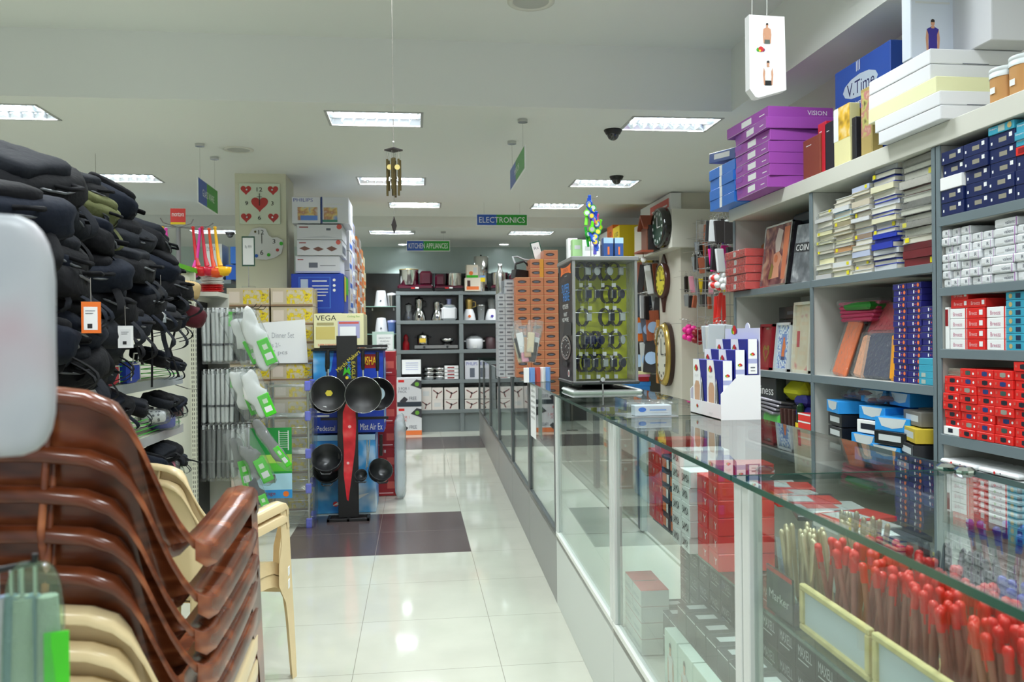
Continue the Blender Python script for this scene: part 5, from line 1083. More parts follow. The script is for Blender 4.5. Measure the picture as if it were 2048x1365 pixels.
hangY('wrapped_watch', 6, 1278, 8, 9.08, 528, .07, .32, [M('strap_tan', (170, 90, 60), .5), M('strap_dark'), PAPER, M('strap_steel')], 'wrapped watch on top peg row right of the watch cabinet', 'wrapped watches, top peg row', 'watch')
hangY('boxed_watch', 6, 1277, 8, 9.08, 592, .08, .26, [M('slate_box'), M('print_grey'), M('strap_dark')], 'boxed watch on second peg row', 'boxed watches, second peg row', 'watch')
hangY('packed_clock', 4, 1280, 12, 9.08, 625, .15, .34, [ORANGE, M('print_slate'), M('strap_tan')], 'packed clock on third peg row', 'packed clocks, third peg row', 'clock', discpack)
hangY('packed_clock', 4, 1282, 12, 9.08, 684, .17, .36, [M('strap_dark'), M('print_grey')], 'packed alarm clock on lowest peg row', 'packed alarm clocks, lowest peg row', 'clock', discpack)
hangY('key_ring', 6, 1403, 11, 7.9, 448, .07, .16, [PAPER, M('print_orange'), M('strap_dark')], 'key ring with flat charm, upper peg row on the pillar front', 'key rings, upper row', 'key ring')
hangY('key_ring', 10, 1388, 7, 7.7, 512, .06, .15, steel_s + [PAPER], 'metal key ring on an extra peg row between second and third', 'key rings, extra row', 'key ring')
hangY('key_ring', 9, 1394, 8, 7.88, 486, .06, .15, steel_s + [M('kid_violet')], 'metal key ring, second peg row on the pillar front', 'key rings, second row', 'key ring')
hangY('key_ring', 8, 1372, 10, 7.9, 556, .05, .16, [M('strap_dark'), M('pouch_pink'), M('strap_steel'), YEL], 'dangling key ring, third peg row on the pillar front', 'key rings, third row', 'key ring')
hangY('hair_band', 5, 1376, 9, 7.85, 652, .11, .17, [M('hot_pink', (236, 40, 150), .5), M('hot_pink'), DRED, ORANGE, DRED], 'fluffy pink or red hair band on the pillar front', 'fluffy hair bands', 'hair band', star)
hangY('key_ring', 8, 1373, 9, 7.9, 590, .05, .12, steel_s, 'short metal key ring, fourth peg row on the pillar front', 'key rings, fourth row', 'key ring')
root = empty('wire_grid_panel', (2.62, 6.56, 0), label='grey wire grid panel with hanging packs beside the wall shelving', cat='grid panel')
q = MB()
for k in range(12): q.tube([(-.3 + .07 * k, 0, 0), (-.3 + .07 * k, 0, 2.3)], .003, STG0, n=5)
for k in range(24): q.tube([(-.3, 0, .1 * k), (.47, 0, .1 * k)], .003, STG0, n=5)
q.build('grid', root)
hangY('red_ribbon', 4, 1432, 5, 6.4, 590, .03, .3, [M('bright_red_card')], 'long red ribbon strap hanging left of the wall shelving', 'red ribbon straps', 'ribbon')
hangY('trinket_pack', 6, 1424, 7, 6.2, 440, .09, .17, [M('black_pack', (36, 36, 38), .4), M('print_grey'), M('strap_dark')], 'black hanging pack under the blue cartons, upper row', 'black hanging packs, upper row', 'pack')
hangY('trinket_pack', 6, 1424, 7, 6.2, 495, .08, .18, [M('hot_pink'), M('black_pack'), M('print_grey'), M('violet_print_light')], 'pink or black hanging pack left of the red gift boxes', 'pink and black hanging packs', 'pack')
hangY('plush_charm', 6, 1430, 6, 6.2, 545, .09, .13, [PAPER, M('bright_red_card'), PAPER], 'white or red plush charm left of the red gift boxes', 'plush charms', 'charm', star)
hangY('trinket_pack', 5, 1418, 8, 6.0, 650, .12, .2, [M('pale_grey_card'), M('print_grey')], 'clear hanging pack behind the underwear display', 'clear hanging packs behind the display', 'pack')
# ================================================================== PLASTIC CHAIRS
BRN = mottle('brown_marbled_plastic', ((70, 32, 17), (118, 60, 34), (176, 106, 68)), 5, r=.2, stretch=(1, 1, 2.5), dist=1.5)
CRM = M('cream_plastic', (226, 204, 160), .25, noise=.04, ns=6)
RIMP = [(0, -.335, .885), (.07, -.334, .884), (.135, -.329, .881), (.185, -.320, .873), (.213, -.310, .858), (.231, -.298, .835), (.243, -.286, .805), (.254, -.270, .765), (.264, -.252, .727), (.275, -.232, .692), (.285, -.209, .663), (.293, -.18, .645), (.297, -.14, .640), (.297, -.05, .642), (.296, .05, .648), (.294, .14, .655), (.291, .20, .658), (.289, .228, .650), (.288, .244, .632), (.287, .25, .605)]
def chair(mat):
    root = empty('plastic_chair', label='x', cat='chair'); n = len(RIMP)
    def fl(i):     # flange: inward vector of the rim top
        if i <= 4: return Vector((0, .030, 0))
        if i <= 10: t = (i - 4) / 6; return Vector((-.042 * t, .030 * (1 - t), 0))
        return Vector((-.048, 0, 0))
    q = MB()       # backrest shell: rim flange + curved panel
    R0 = [Vector(p) for p in RIMP]
    full = [(Vector((-p.x, p.y, p.z)), Vector((-fl(i).x, fl(i).y, 0))) for i, p in reversed(list(enumerate(R0[:12]))) if i] + [(p, fl(i)) for i, p in enumerate(R0[:12])]
    g = []
    for p, f in full:
        out = Vector((-f.x, -f.y, 0)).normalized()
        g.append([p + f + Vector((0, 0, -.012)), p + f, p + f * .5 + Vector((0, 0, .004)), p, p + out * .003 + Vector((0, 0, -.005)), p + out * .003 + Vector((0, 0, -.014)), p + Vector((0, 0, -.016))])
    q.grid(g, mat)
    pan = []
    for p, f in full:
        i = p + f * .92 + Vector((0, 0, -.004)); xs = max(-1, min(1, i.x / .29)); bot = Vector((xs * .235, -.215 + .02 * abs(xs), .435)); row = []
        for k in range(9):
            t = k / 8; m = i.lerp(bot, t); m.y += -.03 * math.sin(math.pi * t) * (1 - abs(xs)); m.x += (.02 * math.sin(math.pi * t)) * (1 if xs > 0 else -1) * abs(xs) * 0; row.append(m)
        pan.append(row)
    q.grid(pan, mat)
    for x in (-.14, .14):
        q.tube([(x, -.306, .862), (x * .98, -.330, .7), (x * .96, -.29, .55), (x * .95, -.235, .44)], .005, mat, n=6)
    q.build('backrest', root)
    for s in (-1, 1):
        q = MB(); g = []
        for i in range(10, n):
            p = R0[i]; f = fl(i); P_ = lambda v: (s * v.x, v.y, v.z)
            tz = Vector((0, 0, 1)) if i < n - 3 else Vector((0, .3, .7)) if i < n - 2 else Vector((0, .9, .3)) * .6
            g.append([P_(p + f - tz * .02), P_(p + f), P_(p + f * .5 + tz * .005), P_(p), P_(p + Vector((.004, 0, 0)) - tz * .006), P_(p + Vector((.004, 0, 0)) - tz * .034)])
        q.grid(g, mat); q.build('armrest', root)
        q = MB()   # front leg: angled channel, runs from arm to floor
        g = []
        for k in range(9):
            t = k / 8; z = .625 * (1 - t); w = .062 - .026 * t + (.05 * math.exp(-((z - .42) / .07) ** 2)); xo = .288 + .016 * t; yo = .251 + .02 * t
            g.append([(s * xo, yo - w, z), (s * xo, yo - .006, z), (s * (xo - .006), yo, z), (s * (xo - w * .95), yo, z)])
        q.grid(g, mat, smooth=False); q.build('leg', root)
        q = MB(); g = []
        for k in range(8):
            t = k / 7; z = .47 * (1 - t); w = .08 - .04 * t; xo = .272 + .02 * t; yo = -.215 - .085 * t
            g.append([(s * xo, yo + w, z), (s * xo, yo + .006, z), (s * (xo - .006), yo, z), (s * (xo - w), yo, z)])
        q.grid(g, mat, smooth=False); q.build('leg', root)
    q = MB(); g = []
    for i in range(13):
        y = -.215 + .465 * i / 12; row = []
        for k in range(13):
            x = -.262 + .524 * k / 12; e = abs(x) / .262; z = .425 + .012 * e ** 2 + .006 * math.cos(i) * 0 + (.0 if i < 10 else -.006 * (i - 9) ** 2) - .006 * math.sin(math.pi * i / 12) * (1 - e)
            row.append((x * (1 - .06 * (1 - i / 12)), y, z))
        g.append(row)
    q.grid(g, mat)
    q.grid([[(s_[0], s_[1], s_[2]) for s_ in r] for r in ([g[-1], [(p[0], p[1] + .004, p[2] - .045) for p in g[-1]]])], mat)
    for c in (0, -1): q.grid([[r[c] for r in g], [(r[c][0] * 1.03, r[c][1], r[c][2] - .05) for r in g]], mat)
    q.build('seat', root)
    return Proto(root)
CB, CC = chair(BRN), chair(CRM)
SX, SY = -.60, 1.405
for i, dz in enumerate((.412, .336, .286, .236, .186)):
    CB.put((SX, SY, dz), (0, 0, R((0, .5, -.4, .3, 0)[i])), label='brown marbled plastic armchair, %s of the five brown ones in near stack' % ('topmost', 'second from top', 'middle', 'fourth from top', 'lowest')[i], group='brown chairs in the near stack')
for i, dz in enumerate((.136, .09, .045, 0)):
    CC.put((SX, SY, dz), (0, 0, 0), label='cream plastic armchair in near stack under the brown ones, %s of the cream' % ('topmost', 'second', 'third', 'lowest')[i], group='cream chairs in the near stack')
for i in range(2):
    CC.put((-.875, 3.25, .05 * i), (0, 0, R(-25 + (0, 1)[i])), label='cream plastic armchair behind the brown stack, %s of the two' % ('lower', 'upper')[i], group='pair of cream chairs behind the brown stack')
for i in range(2):
    q = MB(); q.box(-.0015, .0015, -.014, .014, -.016, .016, PAPER)
    o = q.build('price_sticker', loc=(-.50, 3.27, .40 + .05 * i), label='small white sticker on seat front of the %s cream chair behind' % ('lower', 'upper')[i], cat='sticker')

# ================================================================== LEFT GONDOLA WITH BAGS
GX, GB, GY0, GY1 = -1.15, -1.47, 1.7, 4.22
IV = M('gondola_ivory', (218, 218, 202), .5); LG = M('lime_green_wire', (60, 200, 40), .4); SLOT = M('slot_dark', (40, 42, 40), .6)
root = empty('gondola_shelving', (GB, 3.8, 0), label='ivory metal gondola shelving with green wire fences full of bags', cat='shelving')
q = MB(); q.box(-.02, 0, GY0 - 3.8, 5.70 - 3.8, .05, 1.80, IV); q.box(-.4, .34, GY0 - 3.8, 5.70 - 3.8, 0, .10, IV); q.build('back_panel', root)
for yy in (GY0, 2.55, 3.4, 4.25, 5.62):
    q = MB(); q.box(0, .03, yy - 3.8 - .02, yy - 3.8 + .02, .1, 1.80, IV)
    for k in range(54):
        for s in (-.009, .005): q.box(.0302, .0306, yy - 3.8 + s, yy - 3.8 + s + .005, .14 + .03 * k, .158 + .03 * k, SLOT)
    if yy > 5:
        for k in range(54):
            for s in (.006, .018): q.box(s, s + .004, yy - 3.8 - .0206, yy - 3.8 - .0202, .14 + .03 * k, .158 + .03 * k, SLOT)
    q.build('upright', root)
for z in (1.44, 1.18, .94, .70, .46):
    q = MB(); q.box(.0, GX - GB, GY0 - 3.8, GY1 - 3.8, z - .03, z, IV); q.box(GX - GB, GX - GB + .004, GY0 - 3.8, GY1 - 3.8, z - .04, z, M('shelf_strip_silver', (200, 206, 206), .25, .4)); q.build('shelf', root)
    q = MB(); x = GX - GB - .01
    for k in range(4): q.tube([(x, GY0 - 3.8, z + .012 + .02 * k), (x, GY1 - 3.8, z + .012 + .02 * k)], .002, LG, n=5)
    for k in range(4): q.tube([(x, GY0 - 3.8 + .83 * k, z), (x, GY0 - 3.8 + .83 * k, z + .075)], .0025, LG, n=5)
    for k in range(4): q.tube([(.02, GY1 - 3.8, z + .012 + .02 * k), (x, GY1 - 3.8, z + .012 + .02 * k)], .002, LG, n=5)
    q.build('wire_fence', root)
q = MB(); q.box(-.03, .03, 4.6 - 3.8, 5.7 - 3.8, 1.80, 1.83, M('lime_cap', (60, 180, 40), .4)); q.box(-.36, .0, 5.69 - 3.8, 5.71 - 3.8, 0, 1.76, IV); q.build('top_cap', root)
# bags
def nz(x, y, z, s): return math.sin(x * 9 + s) * math.cos(y * 11 + s * 2.1) + .6 * math.sin(z * 17 + s * 1.3 + x * 6) + .35 * math.sin((x + y) * 29 + z * 23 + s)
def blob(q, c, w, d, h, mat, seed, e=.5, amp=.012, nu=24, nv=14):
    g = []
    for i in range(nv + 1):
        ph = -math.pi / 2 + math.pi * i / nv; row = []
        for k in range(nu):
            th = 2 * math.pi * k / nu; sg = lambda v: (1 if v > 0 else -1) * abs(v) ** e
            x = w / 2 * sg(math.cos(ph)) * sg(math.cos(th)); y = d / 2 * sg(math.cos(ph)) * sg(math.sin(th)); z = h / 2 * sg(math.sin(ph)); f = 1 + amp * 10 * nz(x * 2.2, y * 2.2, z * 2.2, seed) * .5
            row.append((c[0] + x * f, c[1] + y * f, c[2] + z * f))
        g.append(row)
    q.grid(g, mat, True)
def fabric(name, c): return M(name, c, .8, spec=.18, bump=.25, bs=38, noise=.12, ns=6)
FK = fabric('black_nylon', (12, 13, 17)); FN = fabric('navy_nylon', (17, 23, 35)); FG = fabric('charcoal_nylon', (27, 30, 36)); FO = fabric('olive_canvas', (92, 96, 62)); FM = fabric('maroon_nylon', (78, 30, 38)); FT = fabric('tan_canvas', (176, 152, 108))
def backpack(mat, pm, seed):
    root = empty('backpack', label='x', cat='bag')
    q = MB(); blob(q, (0, 0, 0), .34, .42, .13, mat, seed); q.build('main_compartment', root)
    q = MB(); blob(q, (.03, -.03, .06), .22, .26, .07, pm, seed + 2, amp=.02); q.build('front_pocket', root)
    q = MB(); pts = [(.17 * math.cos(t * .35 - 1.4), .2 * math.sin(t * .35 - 1.4), .02 + .01 * math.sin(t)) for t in range(9)]; q.tube(pts, .005, M('zip_grey', (90, 94, 98), .4), n=6); q.build('zip', root)
    for s in (-1, 1):
        q = MB(); g = []
        for k in range(9):
            t = k / 8; cx_ = .14 + .09 * math.sin(math.pi * t); zz = -.03 - .15 * t; yy_ = s * .08 + .03 * math.sin(3 * t + seed)
            g.append([(cx_, yy_ - .02, zz), (cx_ + .008, yy_, zz + .004), (cx_, yy_ + .02, zz)])
        q.grid(g, pm); q.build('shoulder_strap', root)
    q = MB(); q.tube([(.14, -.04, .03), (.2, -.03, .04), (.2, .03, .04), (.14, .04, .03)], .008, FK, n=6); q.build('handle', root)
    return Proto(root)
BP = [backpack(FK, FG, 1.), backpack(FN, FK, 2.7), backpack(FG, FK, 4.1), backpack(FK, FN, 5.9), backpack(FO, FO, 7.3)]
bag = [(20, 350, -1.02, 0, 1.0), (-40, 420, -.98, 1, 1.), (120, 375, -1.12, 0, .85), (195, 395, -1.16, 1, .9), (60, 420, -1.08, 2, .95), (150, 408, -1.08, 4, .8), (35, 485, -1.0, 0, 1.0), (130, 468, -1.06, 3, .95), (215, 462, -1.12, 2, .9), (275, 478, -1.18, 0, .9),
       (95, 715, -.98, 0, .8), (30, 690, -.98, 1, .9), (170, 700, -1.04, 2, .7), (45, 555, -1.0, 3, 1.0), (135, 540, -1.04, 1, .95), (220, 525, -1.08, 0, .95), (290, 520, -1.14, 1, .9), (312, 540, -1.16, 4, .65), (70, 620, -1.0, 1, 1.0), (160, 600, -1.04, 0, .95), (245, 585, -1.08, 3, .95), (310, 575, -1.12, 0, .9), (328, 592, -1.14, 2, .65),
       (120, 655, -1.04, 2, .9), (205, 640, -1.06, 1, .9), (285, 625, -1.1, 0, .9), (322, 634, -1.12, 1, .65)]
for i, (px, py, X, t, s) in enumerate(bag):
    p = onX(X, px, py)
    BP[t].put(p, (R(rnd.uniform(-14, 14)), R(rnd.uniform(5, 30)), R(rnd.uniform(-35, 35))), (s * .9, s * .8, s * .8), label='%s backpack in the big pile, %s row from top, %s from the left' % (('black', 'navy', 'charcoal', 'black and navy', 'olive')[t], ORD[(0, 0, 0, 0, 1, 1, 1, 1, 1, 1, 5, 5, 5, 2, 2, 2, 2, 2, 3, 3, 3, 3, 3, 4, 4, 4, 4)[i]], ORD[(0, 1, 2, 3, 0, 1, 2, 3, 4, 5, 0, 1, 2, 0, 1, 2, 3, 4, 0, 1, 2, 3, 4, 0, 1, 2, 3)[i]]), group='pile of backpacks on the gondola')
# long green-grey garment band lying over the pile
p = onX(-1.0, 60, 372); p2 = onX(-1.1, 210, 440)
q = MB(); g = []
for k in range(13):
    t = k / 12; c = p.lerp(p2, t); c.z += .012 * math.sin(3.1 * t); g.append([c + Vector((-.05, 0, -.01)), c + Vector((-.02, 0, .02)), c + Vector((.03, 0, .018)), c + Vector((.05, 0, -.02)), c + Vector((.03, 0, -.03))])
q.grid(g, FO); q.build('olive_garment_bag', label='long olive green bag edge lying across the top of the backpacks', cat='bag')
# lower shelf bags
for i, (px, py, X, t, s) in enumerate(((110, 740, -1.08, 0, .8), (165, 735, -1.1, 1, .7), (300, 715, -1.15, 3, .6), (335, 725, -1.14, 1, .5), (200, 812, -1.15, 3, .7), (262, 812, -1.12, 0, .5), (320, 800, -1.15, 2, .5), (345, 805, -1.13, 1, .4), (325, 905, -1.15, 0, .5), (350, 918, -1.13, 3, .45), (290, 930, -1.15, 1, .6))):
    p = onX(X, px, py); BP[t].put(p, (R(rnd.uniform(-20, 20)), R(20), R(rnd.uniform(-30, 30))), (s * .8, s * .8, s * .75), label='small dark bag on a lower gondola shelf, %s of those low down' % ORD[i], group='dark bags on the lower gondola shelves')
LUN = [((205, 730), M('lunch_red', (206, 44, 66), .5), 'red lunch bag with white piping on the green fenced shelf'), ((250, 730), M('lunch_blue', (34, 70, 190), .5), 'blue lunch bag with white handles on the green fenced shelf')]
for (px, py), m_, lb in LUN:
    p = onX(-1.17, px, py); root = empty('lunch_bag', (p.x, p.y, 1.182), label=lb, cat='bag')
    q = MB(); q.box(-.04, .04, -.065, .065, 0, .085, m_, .015); q.build('bag_body', root)
    q = MB(); q.tube([(.041, -.055, .01), (.041, -.05, .075), (.041, .05, .075), (.041, .055, .01)], .003, WHITE, n=6); q.tube([(.04, -.03, .08), (.045, -.03, .12), (.045, .03, .12), (.04, .03, .08)], .003, WHITE, n=6); q.build('piping', root)
LOW = [((305, 790), 1.0, mottle('monogram_cloth', ((60, 66, 74), (200, 204, 206)), 60, kind='v', stops=(.3, .4)), 'grey monogram printed pouch on the third gondola shelf', 0.985), ((325, 835), 1., M('cobalt_pouch', (44, 60, 160), .5), 'blue and pink striped pouch on the third gondola shelf', .945), ((342, 815), 1., FM, 'maroon pouch on the third gondola shelf', .985), ((325, 900), 1., M('hot_pink_cap', (214, 60, 110), .5), 'pink and white cap in plastic on the fourth gondola shelf', .74), ((335, 925), 1., DRED, 'red striped pouch on the fourth gondola shelf', .702)]
for (px, py), s, m_, lb, z in LOW:
    p = onX(-1.17, px, py); root = empty('pouch', (p.x, p.y, z + .002), (0, 0, .3), label=lb, cat='pouch'); q = MB(); blob(q, (0, 0, .03), .12, .2, .06, m_, 3.3); q.build('body', root)
    q = MB(); blob(q, (0, 0, .03), .14, .22, .07, WRAP, 1.1); q.build('plastic_bag', root)
p = onX(-1.10, 366, 600); root = empty('bag', p, (0, .2, .3), label='tan canvas bag at the right end of the bag pile', cat='bag'); q = MB(); blob(q, (0, 0, .05), .14, .2, .09, FT, 8.); q.build('body', root)
p = onX(-1.10, 376, 632); root = empty('bag', p, (0, .3, .2), label='maroon bag hanging over the right end of the top shelf', cat='bag'); q = MB(); blob(q, (0, 0, 0), .16, .2, .1, FM, 5.); q.build('body', root)
# hanging straps and tags
def strap(pts, w, m_, lb):
    P3 = [onX(X, px, py) for px, py, X in pts]; q = MB(); g = []
    for v in P3: g.append([v + Vector((0, -w / 2, 0)), v + Vector((.006, 0, 0)), v + Vector((0, w / 2, 0))])
    q.grid(g, m_); q.build('loose_strap', label=lb, cat='strap', group='straps hanging from the bag pile')
strap([(345, 600, -1.1), (350, 660, -1.08), (340, 700, -1.08), (358, 755, -1.08)], .03, FK, 'long black strap hanging at the right end of the bags')
strap([(300, 620, -1.08), (304, 680, -1.07), (303, 775, -1.07)], .02, FK, 'narrow black strap hanging below the third shelf edge')
strap([(322, 640, -1.08), (328, 680, -1.05), (338, 715, -1.05)], .07, FN, 'wide padded shoulder strap hanging in front of the shelf end')
strap([(265, 640, -1.06), (270, 680, -1.05), (285, 730, -1.05)], .03, FK, 'black strap hanging near the blue lunch bag')
strap([(350, 770, -1.08), (375, 778, -1.02), (398, 780, -1.0)], .02, FK, 'black strap sticking out of the third shelf'); strap([(350, 905, -1.08), (372, 918, -1.02), (398, 925, -1.0)], .03, FK, 'black strap sticking out of the fourth shelf')
def tagcard(px, py, X, w, h, outer, inner, lb, rot=0):
    p = onX(X, px, py); root = empty('price_tag', p, (0, 0, R(25)), label=lb, cat='tag'); q = MB(); bx = (-w / 2, w / 2, -.001, .001, -h, 0); q.box(*bx, outer)
    q.deco(bx, [('r', 'ny', .12, .1, .82, .84, inner), ('r', 'ny', .3, .15, .55, .3, INK), ('r', 'ny', .2, .7, .7, .72, M('print_slate')), ('r', 'ny', .2, .62, .6, .64, M('print_slate'))]); q.build('card', root)
    q = MB(); q.tube([(0, 0, -.005), (0, .01, .06)], .001, STRING, n=4); q.build('string', root)
tagcard(182, 604, -.80, .044, .078, ORANGE, PAPER, 'orange edged price tag hanging from the bag pile'); tagcard(251, 652, -.86, .042, .066, PAPER, M('print_grey2', (226, 228, 230), .5), 'white price tag hanging under the bag pile')
tagcard(322, 580, -1.0, .035, .13, M('tag_grey', (150, 160, 166), .4), PAPER, 'grey and white tag hanging near the tan bag')
# ladles on a hook stand, plates
root = empty('utensil_stand', (-1.62, 5.9, 1.70), label='grey round hook stand with a red tag holding colourful ladles', cat='stand')
STG = M('stand_grey_metal', (140, 144, 146), .35, .5); topz = onY(5.9, 367, 455).z - 1.70
q = MB(); q.cyl((0, 0, 0), (0, 0, topz), .016, STG, n=12); q.build('pole', root)
for k in range(7):
    aa = k * .9; q = MB(); q.tube([(0, 0, topz), (.2 * math.cos(aa), .2 * math.sin(aa), topz + .005), (.235 * math.cos(aa), .235 * math.sin(aa), topz + .03)], .004, STG, n=6); q.build('hook_arm', root)
q = MB(); bx = (-.05, .05, -.002, .002, topz + .02, topz + .13); q.box(*bx, M('tag_red', (210, 60, 56), .4)); q.deco(bx, [('t', 'ny', .1, .5, .9, .75, 'montava', PAPER), ('r', 'ny', 0, 0, 1, .14, YEL)]); q.build('tag_card', root)
LC = [(325, 'yellow', (250, 190, 20), -1), (338, 'magenta', (226, 60, 170), 1), (392, 'red', (214, 30, 40), 1), (400, 'magenta', (226, 60, 170), -1), (410, 'crimson', (206, 24, 60), 1), (424, 'red-orange', (228, 80, 30), 1), (436, 'yellow', (250, 190, 20), 1)]
for k, (px, nm, c, s) in enumerate(LC):
    y = 5.75; p = onY(y, px if s < 0 else px - 6, 456 + 3 * (k % 2)); m_ = M('ladle_' + nm, c, .3)
    root = empty('ladle', p, label='%s plastic ladle hanging %s of the stand, %s from left' % (nm, 'left' if px < 360 else 'right', ORD[k]), cat='ladle', group='colourful ladles on the hook stand')
    dx = .035 * s
    q = MB(); q.tube([(0, 0, 0), (dx * .2, 0, -.08), (dx * .6, -.01, -.2), (dx, -.015, -.26)], [.008, .010, .012, .018], m_, n=8); q.ball((0, 0, 0), .012, m_); q.build('handle', root)
    q = MB(); q.lathe([(.0001, -.04), (.036, -.034), (.054, -.008), (.058, .022), (.053, .022), (.036, -.022), (.0001, -.03)], m_, (dx * 1.5, -.02, -.29), 16); q.build('bowl', root)
x0, x1, z0, z1 = frontY(5.9, 400, 448, 556, 586)
for k in range(9):
    m_ = M('melamine_white', (226, 226, 220), .3) if k > 3 else M('melamine_red', (206, 36, 40), .3)
    q = MB(); r = (x1 - x0) / 2 - .006 * (k % 2); q.lathe([(.0001, .001), (r * .6, 0), (r, .012), (r, .015), (r * .6, .004)], m_, n=24); q.build('plate', loc=((x0 + x1) / 2, 5.9, z0 + .0125 * k), label='%s plate, %s up in the stack under the ladles' % ('white' if k > 3 else 'red', ORD[k]), cat='plate', group='stack of plates under the ladles')
root = empty('plate_shelf', ((x0 + x1) / 2, 5.9, z0), label='white shelf bracket unit carrying the stack of plates', cat='shelf')
q = MB(); q.box(-.14, .07, -.14, .2, -.03, -.001, OFFW); q.box(-.14, .07, .16, .2, -z0, -.03, OFFW); q.build('shelf_body', root)
q = MB(); q.box(-1.76 + 1.6, .02, -.15, .15, 0, .02, OFFW)
# ---------------------------------------------------------------- sock hooks bay
root = empty('peg_bay', (GB - .0, 5.98, 0), label='black pegboard bay with hooks full of wrapped socks', cat='hook panel')
q = MB(); q.box(-.02, .0, -.26, .36, .1, 1.62, M('panel_black', (24, 24, 26), .5)); q.box(.0, .16, -.26, .36, 0, .1, IV); q.build('panel', root)
HZs = (onX(-1.25, 460, 618).z, onX(-1.25, 460, 742).z, onX(-1.25, 460, 855).z)
for z in HZs:
    for y in (-.14, .05, .24):
        q = MB(); q.tube([(0, y, z), (.36, y, z + .01), (.38, y, z + .035)], .003, BLACK, n=6); q.build('hook', root)
SW = M('sock_white', (224, 226, 226), .8); SGR = M('sock_grey', (120, 122, 122), .8); SDK = M('sock_dark', (44, 50, 60), .8); HEAD = M('header_green', (70, 210, 30), .4)
def sockpack(m_, head):
    root = empty('sock_pack', label='x', cat='socks'); q = MB(); q.box(-.0125, .0125, -.045, .045, -.36, -.02, m_, .009); q.box(-.013, .013, -.046, .046, -.25, -.235, SDK if m_ is SW else m_); q.build('sock', root)
    q = MB(); q.poly([(-.014, -.052, -.375), (.014, -.052, -.375), (.014, -.052, 0), (-.014, -.052, 0)], WRAP); q.poly([(.014, -.052, -.375), (.014, .052, -.375), (.014, .052, 0), (.014, -.052, 0)], WRAP); q.build('plastic_bag', root)
    q = MB(); q.box(-.0115, .0115, -.05, .05, -.12, -.02, head or M('header_clear', (196, 200, 204), .4)) if head else q.box(-.003, .003, -.05, .05, -.02, .01, PAPER); q.build('header_card', root)
    return Proto(root)
SP = [sockpack(SW, None), sockpack(SDK, None), sockpack(SGR, None), sockpack(SW, HEAD)]
for r, z in enumerate(HZs):
    for h, y in enumerate((-.14, .05, .24)):
        for k in range(9):
            kind = (0 if r < 2 else 2) if k < 6 else (3 if k == 6 else 1) if r < 2 else 0
            SP[kind].put((GB + .03 + .032 * k, 5.98 + y + rnd.uniform(-.01, .01), z), (rnd.uniform(-.03, .03), rnd.uniform(-.03, .03), rnd.uniform(-.12, .12)), label='wrapped %s sock pack, %s hook row, %s hook, %s from the panel' % (('white', 'dark', 'grey', 'green headed')[kind], ('top', 'middle', 'bottom')[r], ('near', 'middle', 'far')[h], ORD[k]), group='wrapped socks on the hooks')
def glovepack(px, py, Yp, lean, m_, lb, w=.15, h=.40):
    p = onY(Yp, px, py); root = empty('glove_pack', p, (R(6), R(lean), R(12)), label=lb, cat='gloves')
    q = MB(); blob(q, (0, 0, -h * .45), w * .85, .035, h * .72, m_, px * .1, e=.7, amp=.075); q.build('content', root)
    q = MB(); bx = (-w * .1, w * .48, -.028, .028, -h * .92, -h * .5); q.box(*bx, HEAD, .004); q.deco(bx, [('r', 'ny', .2, .2, .8, .45, PAPER), ('r', 'ny', .3, .6, .7, .8, M('header_white_mark', (220, 240, 210), .4))]); q.build('label_card', root)
    q = MB(); blob(q, (0, 0, -h * .5), w * 1.1, .065, h * 1.02, WRAP, px * .13, amp=.02); q.build('plastic_bag', root)
glovepack(462, 628, 5.62, -24, SW, 'white gloves in plastic with green card, upper left pack'); glovepack(490, 622, 5.5, -22, SW, 'white gloves in plastic with green card, top right pack', .13, .42)
glovepack(470, 738, 5.6, -20, SW, 'white gloves with green card on the middle hook', .15, .36); glovepack(495, 742, 5.52, -22, SW, 'white gloves with green card, right on the middle hook', .13, .36)
glovepack(462, 858, 5.6, -12, SGR, 'grey gloves with green card, left on the bottom hook', .11, .45); glovepack(482, 868, 5.52, -24, SGR, 'white socks with big green card on the bottom hook', .13, .40); glovepack(512, 850, 5.48, -34, SGR, 'rolled grey item in clear tube on the bottom hook', .07, .38)
glovepack(500, 950, 5.5, -20, SDK, 'dark item with green card hanging lowest near the floor', .09, .3)

# ================================================================== YELLOW BOXES, WIRE RACK, CARTONS
YB_ = 6.62
x0, x1, zz0, z1 = frontY(YB_, 455, 627, 576, 700); w = (x1 - x0) / 2; rows_ = 12; hh = z1 / rows_
TEA = mottle('flowered_print', ((214, 202, 176), (206, 196, 160), (214, 186, 40), (236, 214, 40), (150, 120, 60)), 26, stops=(.3, .44, .5, .58, .68)); TAN_ = M('tea_carton', (200, 186, 160), .5); TBR = M('tea_brown', (150, 120, 90), .5)
for r in range(rows_):
    for c in range(2):
        pbox('crockery_carton', w - .006, .34, hh - .003, TAN_, [('r', 'ny', .38, .12, .98, .88, TEA), ('r', 'ny', 0, 0, 1, .1, TBR), ('r', 'ny', .05, .2, .3, .8, M('tea_label', (220, 206, 190), .5)), ('r', 'px', .1, .2, .9, .85, TEA)],
             (x0 + w * (c + .5) + rnd.uniform(-.012, .012), YB_ + .17 + rnd.uniform(-.012, .012), hh * r + .001), rnd.uniform(-.02, .02), key='tea', label='flower printed crockery carton, %s up in the %s column' % (ORD[r], ('left', 'right')[c]), cat='carton', group='flower printed crockery cartons')
x0, x1, z0, z1 = frontY(6.60, 500, 611, 640, 733)
q = MB(); q.prism((x0, 6.60, z0), (1, 0, 0), (0, 0, 1), .001, [(0, .02), (x1 - x0 + .02, 0.02), (x1 - x0, z1 - z0), (.02, z1 - z0 - .03)], PAPER); bx = (x0, x1, 6.599, 6.60, z0, z1)
